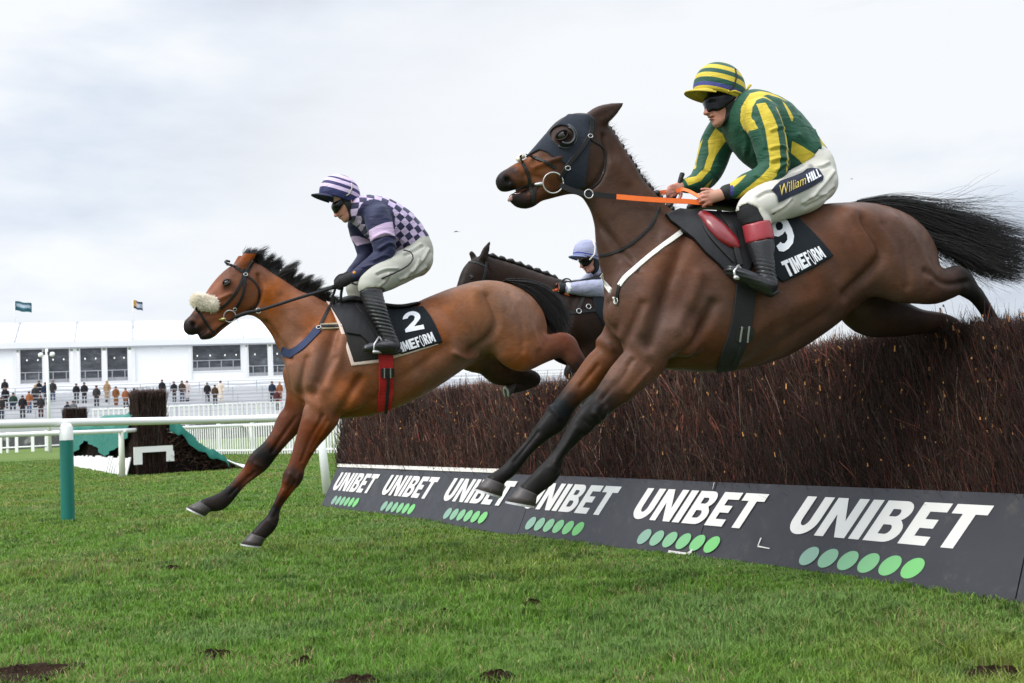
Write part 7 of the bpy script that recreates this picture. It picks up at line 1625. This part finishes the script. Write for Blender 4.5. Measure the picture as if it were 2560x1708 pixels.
def build_marquee():
    root = empty('marquee', tuple(EO), EA); tag(root, 'long white hospitality marquee with dark windows above the terrace', 'marquee')
    PVC = mat('white_pvc', (.82, .82, .83), .5, .03, .4, .35, bump=.15, bs=.8, bd=.05); ALU = mat('frame_white', (.74, .74, .75), .4, .04, 1, .4); GREY = mat('frame_grey', (.36, .37, .39), .5, .08, 1)
    m = MB(); m.box(-20, 46, -.38, 9.6, 4.0, 6.25); m.obj('skirt', PVC, root)
    # roof, one sheet per bay, sagging slightly; pale straps over the frames
    for k in range(-4, 9):
        x0 = 5.0 * k; V = []; nx, ny = 6, 6
        for i in range(nx):
            for j in range(ny):
                u, v = i / (nx - 1), j / (ny - 1); V.append((x0 + 5 * u, -.45 + 5.6 * v, 10.15 + 2.35 * v - .10 * sn(math.pi * u) * sn(math.pi * v)))
        Q = [(i * ny + j, (i + 1) * ny + j, (i + 1) * ny + j + 1, i * ny + j + 1) for i in range(nx - 1) for j in range(ny - 1)]
        b = len(V); V += [(x0, 10.8, 10.15), (x0 + 5, 10.8, 10.15)]; Q.append(((ny - 1), b, b + 1, (nx - 1) * ny + ny - 1)); link('roof_panel', mesh_np('roof_panel', V, Q, smooth=True), PVC, root)
        m = MB(); m.tube([(x0, -.5, 10.2), (x0, 5.15, 12.56)], .075, 5); m.obj('roof_strap', GREY, root)
    m = MB(); m.box(-20, 45, -.62, -.42, 9.62, 10.18); m.obj('gutter', ALU, root); m = MB(); m.box(-20, 45, -.60, -.30, 9.50, 9.615); m.obj('eaves_shade_strip', GREY, root)  # solid grey strip stands in for the shadow below the gutter
    GL = NT('marquee_glass'); n1 = GL.noise(.8, 5, .7, GL.map((1, 1, 2.2))); GL.to('Base Color', GL.ramp(n1, [(.3, (.018, .020, .024)), (.55, (.06, .065, .075)), (.75, (.16, .165, .18))])); GL.to('Roughness', .12); GL.to('Specular IOR Level', .5); GL = GL.m
    lamp = NT('hung_lamp'); lamp.to('Emission Color', (1, .95, .85, 1)); lamp.to('Emission Strength', .8); lamp = lamp.m
    def wall(x0, x1): m = MB(); m.box(x0, x1, -.30, -.2, 6.25, 9.5); m.obj('wall_panel', PVC, root)
    def window(x0, x1, z0, z1, nl=2):
        m = MB(); 
        for a in (x0 - .10, x1): m.box(a, a + .10, -.36, -.2, z0, z1)
        m.box(x0 - .10, x1 + .10, -.36, -.2, z0 - .1, z0 - .003); fr_ = m.obj('window', ALU, root)
        m = MB(); m.box(x0 + .002, x1 - .002, -.26, -.22, z0, z1); m.obj('pane', GL, fr_)
        m = MB(); m.box(x0, x1, -.345, -.275, z0 + .95, z0 + 1.02)
        for x in np.arange(x0 + .4, x1, 1.1): m.box(x - .035, x + .035, -.34, -.28, z0, z0 + .95)
        m.obj('handrail', GREY, fr_)
        for x in np.linspace(x0 + .5, x1 - .4, nl): m = MB(); m.lathe([(.0, -.09), (.05, -.04), (.055, .04), (0, .10)], 8, Matrix.Translation((x + .13 * sn(x * 7), -.285, z1 - .95))); m.obj('hung_lamp', lamp, fr_)
        m = MB(); m.box(x0, x1, -.275, -.265, z0, z0 - .003 + .34); m.obj('kick_strip', mat('kick_grey', (.30, .30, .31), .6, .1, 2), fr_)
    for k in range(-4, 10): m = MB(); m.box(5.0 * k - .17, 5.0 * k + .17, -.42, -.305, 6.0, 9.5); m.obj('frame_post', ALU, root)
    kinds = {-4: 'p', -3: 'w2', -2: 'w2', -1: 'p', 0: 'w2', 1: 'w2', 2: 'p', 3: 'w1', 4: 'w2', 5: 'w2', 6: 'p', 7: 'w2', 8: 'p'}
    for k, kd in kinds.items():
        x = 5.0 * k
        if kd == 'p': wall(x + .17, x + 2.48); wall(x + 2.52, x + 4.83)
        elif kd == 'w1': window(x + .3, x + 4.7, 7.1, 9.5, 4); m = MB(); m.box(x + .17, x + 4.83, -.31, -.2, 6.25, 6.98); m.obj('wall_panel', PVC, root)
        else:
            window(x + .45, x + 2.25, 6.45, 9.5, 1 if k == 4 else 2); window(x + 2.75, x + 4.5, 6.45, 9.5)
    # swagged white cloth along the foot
    m = MB(); V = []
    for i in range(80):
        x = -20 + 65 * i / 79
        for z in (6.22, 5.75 + .16 * abs(sn(x * .63))): V.append((x, -.47 - .04 * sn(x * 3), z))
    m.add(V, [(2 * i, 2 * i + 1, 2 * i + 3, 2 * i + 2) for i in range(79)]); m.obj('swag', PVC, root, True)
build_marquee()

def flag(px, w, h, rows, label, stripe):
    p = np.array(env(0, 0, 0)); x = None
    X = px; d = ray(px, 860); # where the column of pixels meets the marquee's roof line
    y = 3.0; n = -EY; o = env(0, y, 0); t = ((o - CAM) @ EY) / (d @ EY); q = CAM + d * t; q[2] = 11.6; top = 14.35
    root = empty('flagpole', tuple(q)); tag(root, label, 'flag', 'flags on the marquee roof')
    m = MB(); m.tube([(0, 0, -.3), (0, 0, top - q[2])], [.045, .035], 8); m.obj('pole', mat('pole_grey', (.62, .63, .64), .4, .05, 1), root, True)
    V = []; nx, nz = 10, 7; z1 = top - q[2] - .02
    for i in range(nx):
        for j in range(nz): u, v = i / (nx - 1), j / (nz - 1); V.append((.05 + w * u, .12 * sn(u * 7), z1 - h * v - .28 * u + .04 * sn(u * 8 + v)))
    Q = [(i * nz + j, i * nz + j + 1, (i + 1) * nz + j + 1, (i + 1) * nz + j) for i in range(nx - 1) for j in range(nz - 1)]
    C = []
    for i in range(nx):
        for j in range(nz): C.append(stripe(i / (nx - 1), j / (nz - 1)))
    me = mesh_np('flag_cloth', V, Q, smooth=True); add_col(me, C); link('flag_cloth', me, colmat('flag_cloth', .8, .1, .05, 3, 0), root)
flag(38, 1.5, .88, 0, 'dark teal flag with a pale band on the left end of the marquee roof', lambda u, v: (.30, .36, .42) if .3 < v < .62 and .1 < u < .95 else (.022, .075, .095))
flag(335, .85, .80, 0, 'dark navy and orange flag further right on the marquee roof', lambda u, v: (.45, .24, .06) if u < .3 and v < .75 else ((.30, .33, .38) if .25 < v < .7 else (.016, .03, .06)))

def light_pole():
    p = gnd(124, 62, float(zt(62))); root = empty('floodlight_pole', tuple(p)); tag(root, 'slim white pole carrying two round floodlights in front of the marquee', 'floodlight'); z1 = atY(121, 872, 62)[2] - p[2]
    m = MB(); m.tube([(0, 0, 0), (-.1, 0, z1)], [.10, .075], 9); m.obj('pole', RAILW, root, True)
    for sx_ in (-.30, .38):
        m = MB(); m.lathe([(.0, -.08), (.13, -.04), (.155, .02), (.13, .08), (0, .10)], 12, Matrix.Translation((sx_ * 1.0 - .1, -.1, z1 - .36)) @ Matrix.Rotation(1.2, 4, 'X')); m.obj('lamp_head', mat('lamp_shell', (.70, .70, .70), .4, .05), root, True)
    m = MB(); m.box(-.32, .12, -.05, .05, z1 - .36, z1 - .18); m.obj('bracket', mat('bracket_dark', (.04, .04, .045), .5), root)
light_pole()

# ---- spectators on the terrace
def person_proto(kind):
    f = Field((-.45, -.35, 0), (.45, .35, 1.9), .026); s = SKIN['s']
    bm = dict(man=0, woman=1, sit=2)[kind]
    root_mesh = None
    sp = .11 if bm != 1 else .08
    hipz = .92 if bm != 2 else .55
    for sg in (-1, 1):
        if bm == 2: f.chain([[sg * .1, 0, .55, .085, .085, *s], [sg * .13, -.38 + .06, .52, .075, .075, *s], [sg * .13, -.30, .25, .055, .055, *s], [sg * .13, -.30, .05, .05, .05, *s]], k=.03)
        else: f.chain([[sg * .09, 0, .90, .088, .088, *s], [sg * sp, .0, .50, .065, .065, *s], [sg * sp, .0, .08, .048, .048, *s], [sg * sp, -.13, .045, .040, .045, *s]], k=.03)
    f.chain([[0, 0, hipz, .13, .10, *s], [0, 0, hipz + .28, .13, .10, *s], [0, 0, hipz + .52, .15, .10, *s], [0, 0, hipz + .60, .06, .06, *s]], k=.03)
    f.chain([[0, 0, hipz + .55, .055, .055, *s], [0, -.01, hipz + .72, .09, .085, *s], [0, -.01, hipz + .76, .092, .085, *s]], k=.02)
    for sg in (-1, 1): f.chain([[sg * .18, 0, hipz + .50, .06, .06, *s], [sg * .24, .02, hipz + .22, .05, .05, *s], [sg * .20, -.10, hipz + .02, .035, .035, *s], [sg * .16, -.18, hipz + .04, .035, .035, *s]], k=.02)
    V, Q = f.mesh(1); me = mesh_np('person', V, Q, smooth=True)
    g = Field((-.5, -.4, 0), (.5, .4, 1.9), .026)
    hz = hipz + .50; lowz = dict(man=.80, woman=.45, sit=.52)[kind]
    g.chain([[0, 0, lowz, .17 if bm != 1 else .21, .13, 0, 0, 0], [0, 0, hipz + .15, .165, .125, 0, 0, 0], [0, 0, hz, .18, .13, 0, 0, 0], [0, 0, hz + .10, .075, .075, 0, 0, 0]], k=.03, n=(0, 1, 0))
    for sg in (-1, 1): g.chain([[sg * .18, 0, hz, .085, .085], [sg * .25, .02, hipz + .22, .072, .072], [sg * .21, -.10, hipz + .04, .055, .055]], k=.02)
    V, Q = g.mesh(1); ct = mesh_np('coat', V, Q, smooth=True)
    g = Field((-.4, -.45, 0), (.4, .3, 1.2), .026)
    for sg in (-1, 1):
        if bm == 2: g.chain([[sg * .1, 0, .55, .10, .10], [sg * .13, -.32, .52, .09, .09], [sg * .13, -.30, .10, .07, .07]], k=.03)
        else: g.chain([[sg * .09, 0, .92, .105, .105], [sg * sp, 0, .50, .085, .085], [sg * sp, 0, .10, .07, .07]], k=.03)
    V, Q = g.mesh(1); tr = mesh_np('trousers', V, Q, smooth=True)
    m = MB(); m.lathe([(0.0, .10), (.07, .085), (.10, .03), (.105, -.03), (.09, -.06)], 12, Matrix.Translation((0, 0, hipz + .785))); ht = mesh_np('hair', m.v, m.q, m.t, True)
    sh = MB()
    for sg in (-1, 1): sh.box(sg * (sp if bm < 2 else .13) - .05, sg * (sp if bm < 2 else .13) + .05, (-.17 if bm < 2 else -.42), (.05 if bm < 2 else -.22), 0, .09, bev=.02)
    return me, ct, tr, ht, mesh_np('shoes', sh.v, sh.q, sh.t)
PROTO = {k: person_proto(k) for k in ('man', 'woman', 'sit')}
CLO = dict(black=(.014, .014, .016), navy=(.018, .024, .045), green=(.020, .040, .030), brown=(.060, .036, .022), tan=(.28, .18, .10), rust=(.17, .068, .026), orange=(.26, .09, .035), cream=(.60, .52, .42), pink=(.65, .10, .20), grey=(.12, .12, .13), blue=(.05, .07, .13), dark=(.03, .028, .028), maroon=(.07, .022, .022), blond=(.32, .20, .08), skinny=(.02, .02, .02), pale=(.55, .48, .46))
FOLK = [('man', 40, 992, 'black', 'dark', 'dark', 'man in a black coat standing at the back on the far left of the terrace'), ('man', 46, 1024, 'black', 'black', 'brown', 'man in a black coat on the middle steps below another at far left'),
        ('man', 12, 1048, 'dark', 'navy', 'dark', 'dark clad figure on the lowest step at the left edge'), ('sit', 110, 1030, 'green', 'navy', 'dark', 'seated figure in a dark green jacket near the left edge'),
        ('man', 186, 1046, 'black', 'dark', 'dark', 'man in black standing low on the steps beside the floodlight pole'), ('man', 240, 1036, 'orange', 'blue', 'brown', 'figure in an orange jacket low on the left of the steps'),
        ('woman', 290, 1020, 'dark', 'dark', 'blond', 'blond woman in dark clothes midway down the left steps'), ('man', 335, 1046, 'dark', 'maroon', 'brown', 'man in a dark jacket and maroon trousers low on the left steps'),
        ('man', 320, 1000, 'black', 'black', 'dark', 'man in black in the upper row left of the floodlight pole'), ('man', 372, 1012, 'navy', 'dark', 'brown', 'man in a navy coat just left of the floodlight pole'),
        ('man', 432, 1008, 'dark', 'blue', 'grey', 'man in a dark jacket and blue jeans right of the floodlight pole'), ('man', 625, 1011, 'black', 'black', 'dark', 'broad man in a black coat, left of a pair in the upper row'),
        ('man', 690, 1010, 'black', 'dark', 'dark', 'slimmer man in black, right of a pair in the upper row'), ('man', 790, 1020, 'dark', 'dark', 'dark', 'dark figure alone a step below the pairs, above the small birch stack'),
        ('woman', 876, 1008, 'tan', 'black', 'blond', 'woman in a tan coat and black boots in the upper row'), ('woman', 948, 1018, 'rust', 'rust', 'brown', 'woman in a long rust brown coat'),
        ('man', 1028, 1026, 'orange', 'dark', 'brown', 'figure in an orange jacket behind the white picket railing'), ('man', 1098, 1028, 'black', 'dark', 'dark', 'dark figure half hidden by the tall birch stack on its left'),
        ('man', 1326, 1002, 'black', 'dark', 'brown', 'dark figure half hidden by the tall birch stack on its right'), ('man', 1422, 1006, 'black', 'black', 'grey', 'tallest man in black, alone beside a couple right of the birch stack'),
        ('man', 1488, 1003, 'brown', 'blue', 'dark', 'man in a brown jacket and jeans next to a woman in pale pink'), ('woman', 1530, 1004, 'pale', 'skinny', 'maroon', 'woman in a pale pink jacket and black leggings'),
        ('man', 1695, 1011, 'black', 'black', 'grey', 'man in black, left of a group of three'), ('man', 1757, 1011, 'brown', 'dark', 'dark', 'man in a brown jacket in the middle of a group of three'),
        ('woman', 1804, 1010, 'cream', 'cream', 'dark', 'woman in a long cream coat at the right of a group of three'), ('man', 2225, 1006, 'navy', 'black', 'dark', 'man in a navy coat near the bright bay\'s chest'),
        ('woman', 2286, 1005, 'orange', 'pink', 'blond', 'woman in an orange top and bright pink trousers near the bright bay\'s chest'), ('man', 2263, 1026, 'maroon', 'dark', 'brown', 'figure in maroon low down beside the bright bay\'s chest'),
        ('sit', 552, 1048, 'navy', 'dark', 'dark', 'left of two people seated behind the small birch stack'), ('sit', 600, 1046, 'grey', 'dark', 'brown', 'right of two people seated behind the small birch stack, in grey')]
def build_folk():
    for kind, zx, py, coat_, leg, hair, lab in FOLK:
        px = zx / 3.264; d = ray(px, py); best = None
        for y, z in STEPS:                                  # the step whose tread this pixel falls on
            t = (z - CAM[2]) / d[2] if abs(d[2]) > 1e-9 else -1; p = CAM + d * t; ly = (p - EO) @ EY
            e_ = abs(ly - (y + .75)); 
            if best is None or e_ < best[0]: best = (e_, p, y, z)
        _, p, y, z = best; lx = (p - EO) @ EX; d2 = env(0, y + .75, 0); t = ((d2 - CAM) @ EY) / (d @ EY); p = CAM + d * t; p[2] = z
        me, ct, tr, ht, sh = PROTO[kind]; a = EA + rnd.uniform(-.5, .5); o = bpy.data.objects.new('person', me); COL.objects.link(o)
        if not me.materials: me.materials.append(SKINPLAIN)
        o.location = p; o.rotation_euler = (0, 0, a); k = rnd.uniform(.95, 1.06); o.scale = (k, k, k); tag(o, lab, 'person', 'spectators on the terrace')
        for nm, mm, cl in (('coat', ct, coat_), ('trousers', tr, leg), ('hair', ht, hair), ('shoes', sh, 'black')):
            c = bpy.data.objects.new(nm, mm); COL.objects.link(c); c.parent = o
            if not mm.materials: mm.materials.append(None)
            c.material_slots[0].link = 'OBJECT'; c.material_slots[0].material = mat('cloth_' + cl, CLO[cl], .8, .15, 6, .2)
SKINPLAIN = mat('skin_plain', (.42, .22, .16), .6, .1)
build_folk()

# two small birds far off in the sky
for px, py, lab in ((1140, 579, 'tiny bird gliding low in the sky between the two leading jockeys'), (2130, 447, 'tiny dark bird high in the sky above the big bay\'s tail')):
    p = atY(px, py, 70); m = MB(); s_ = .20 if px < 2000 else .07
    m.tube([(-.5 * s_, 0, 0), (0, 0, .0), (.55 * s_, 0, .02)], [.02, .11 * s_ + .02, .015], 6)
    for sg in (-1, 1): m.add([(-.1 * s_, 0, .02), (.2 * s_, 0, .02), (sg * .9 * s_ + .1 * s_, .3, .22 * s_), (sg * 1.4 * s_, .3, .06 * s_), (-.1 * s_, 0, 0), (.2 * s_, 0, 0), (sg * .9 * s_ + .1 * s_, .3, .20 * s_), (sg * 1.4 * s_, .3, .05 * s_)], [(0, 1, 2, 3), (7, 6, 5, 4), (0, 4, 5, 1), (1, 5, 6, 2), (2, 6, 7, 3), (3, 7, 4, 0)])
    o = m.obj('bird', mat('bird_dark', (.03, .03, .03), .8), None, False, loc=tuple(p)); tag(o, lab, 'bird', 'birds in the sky')
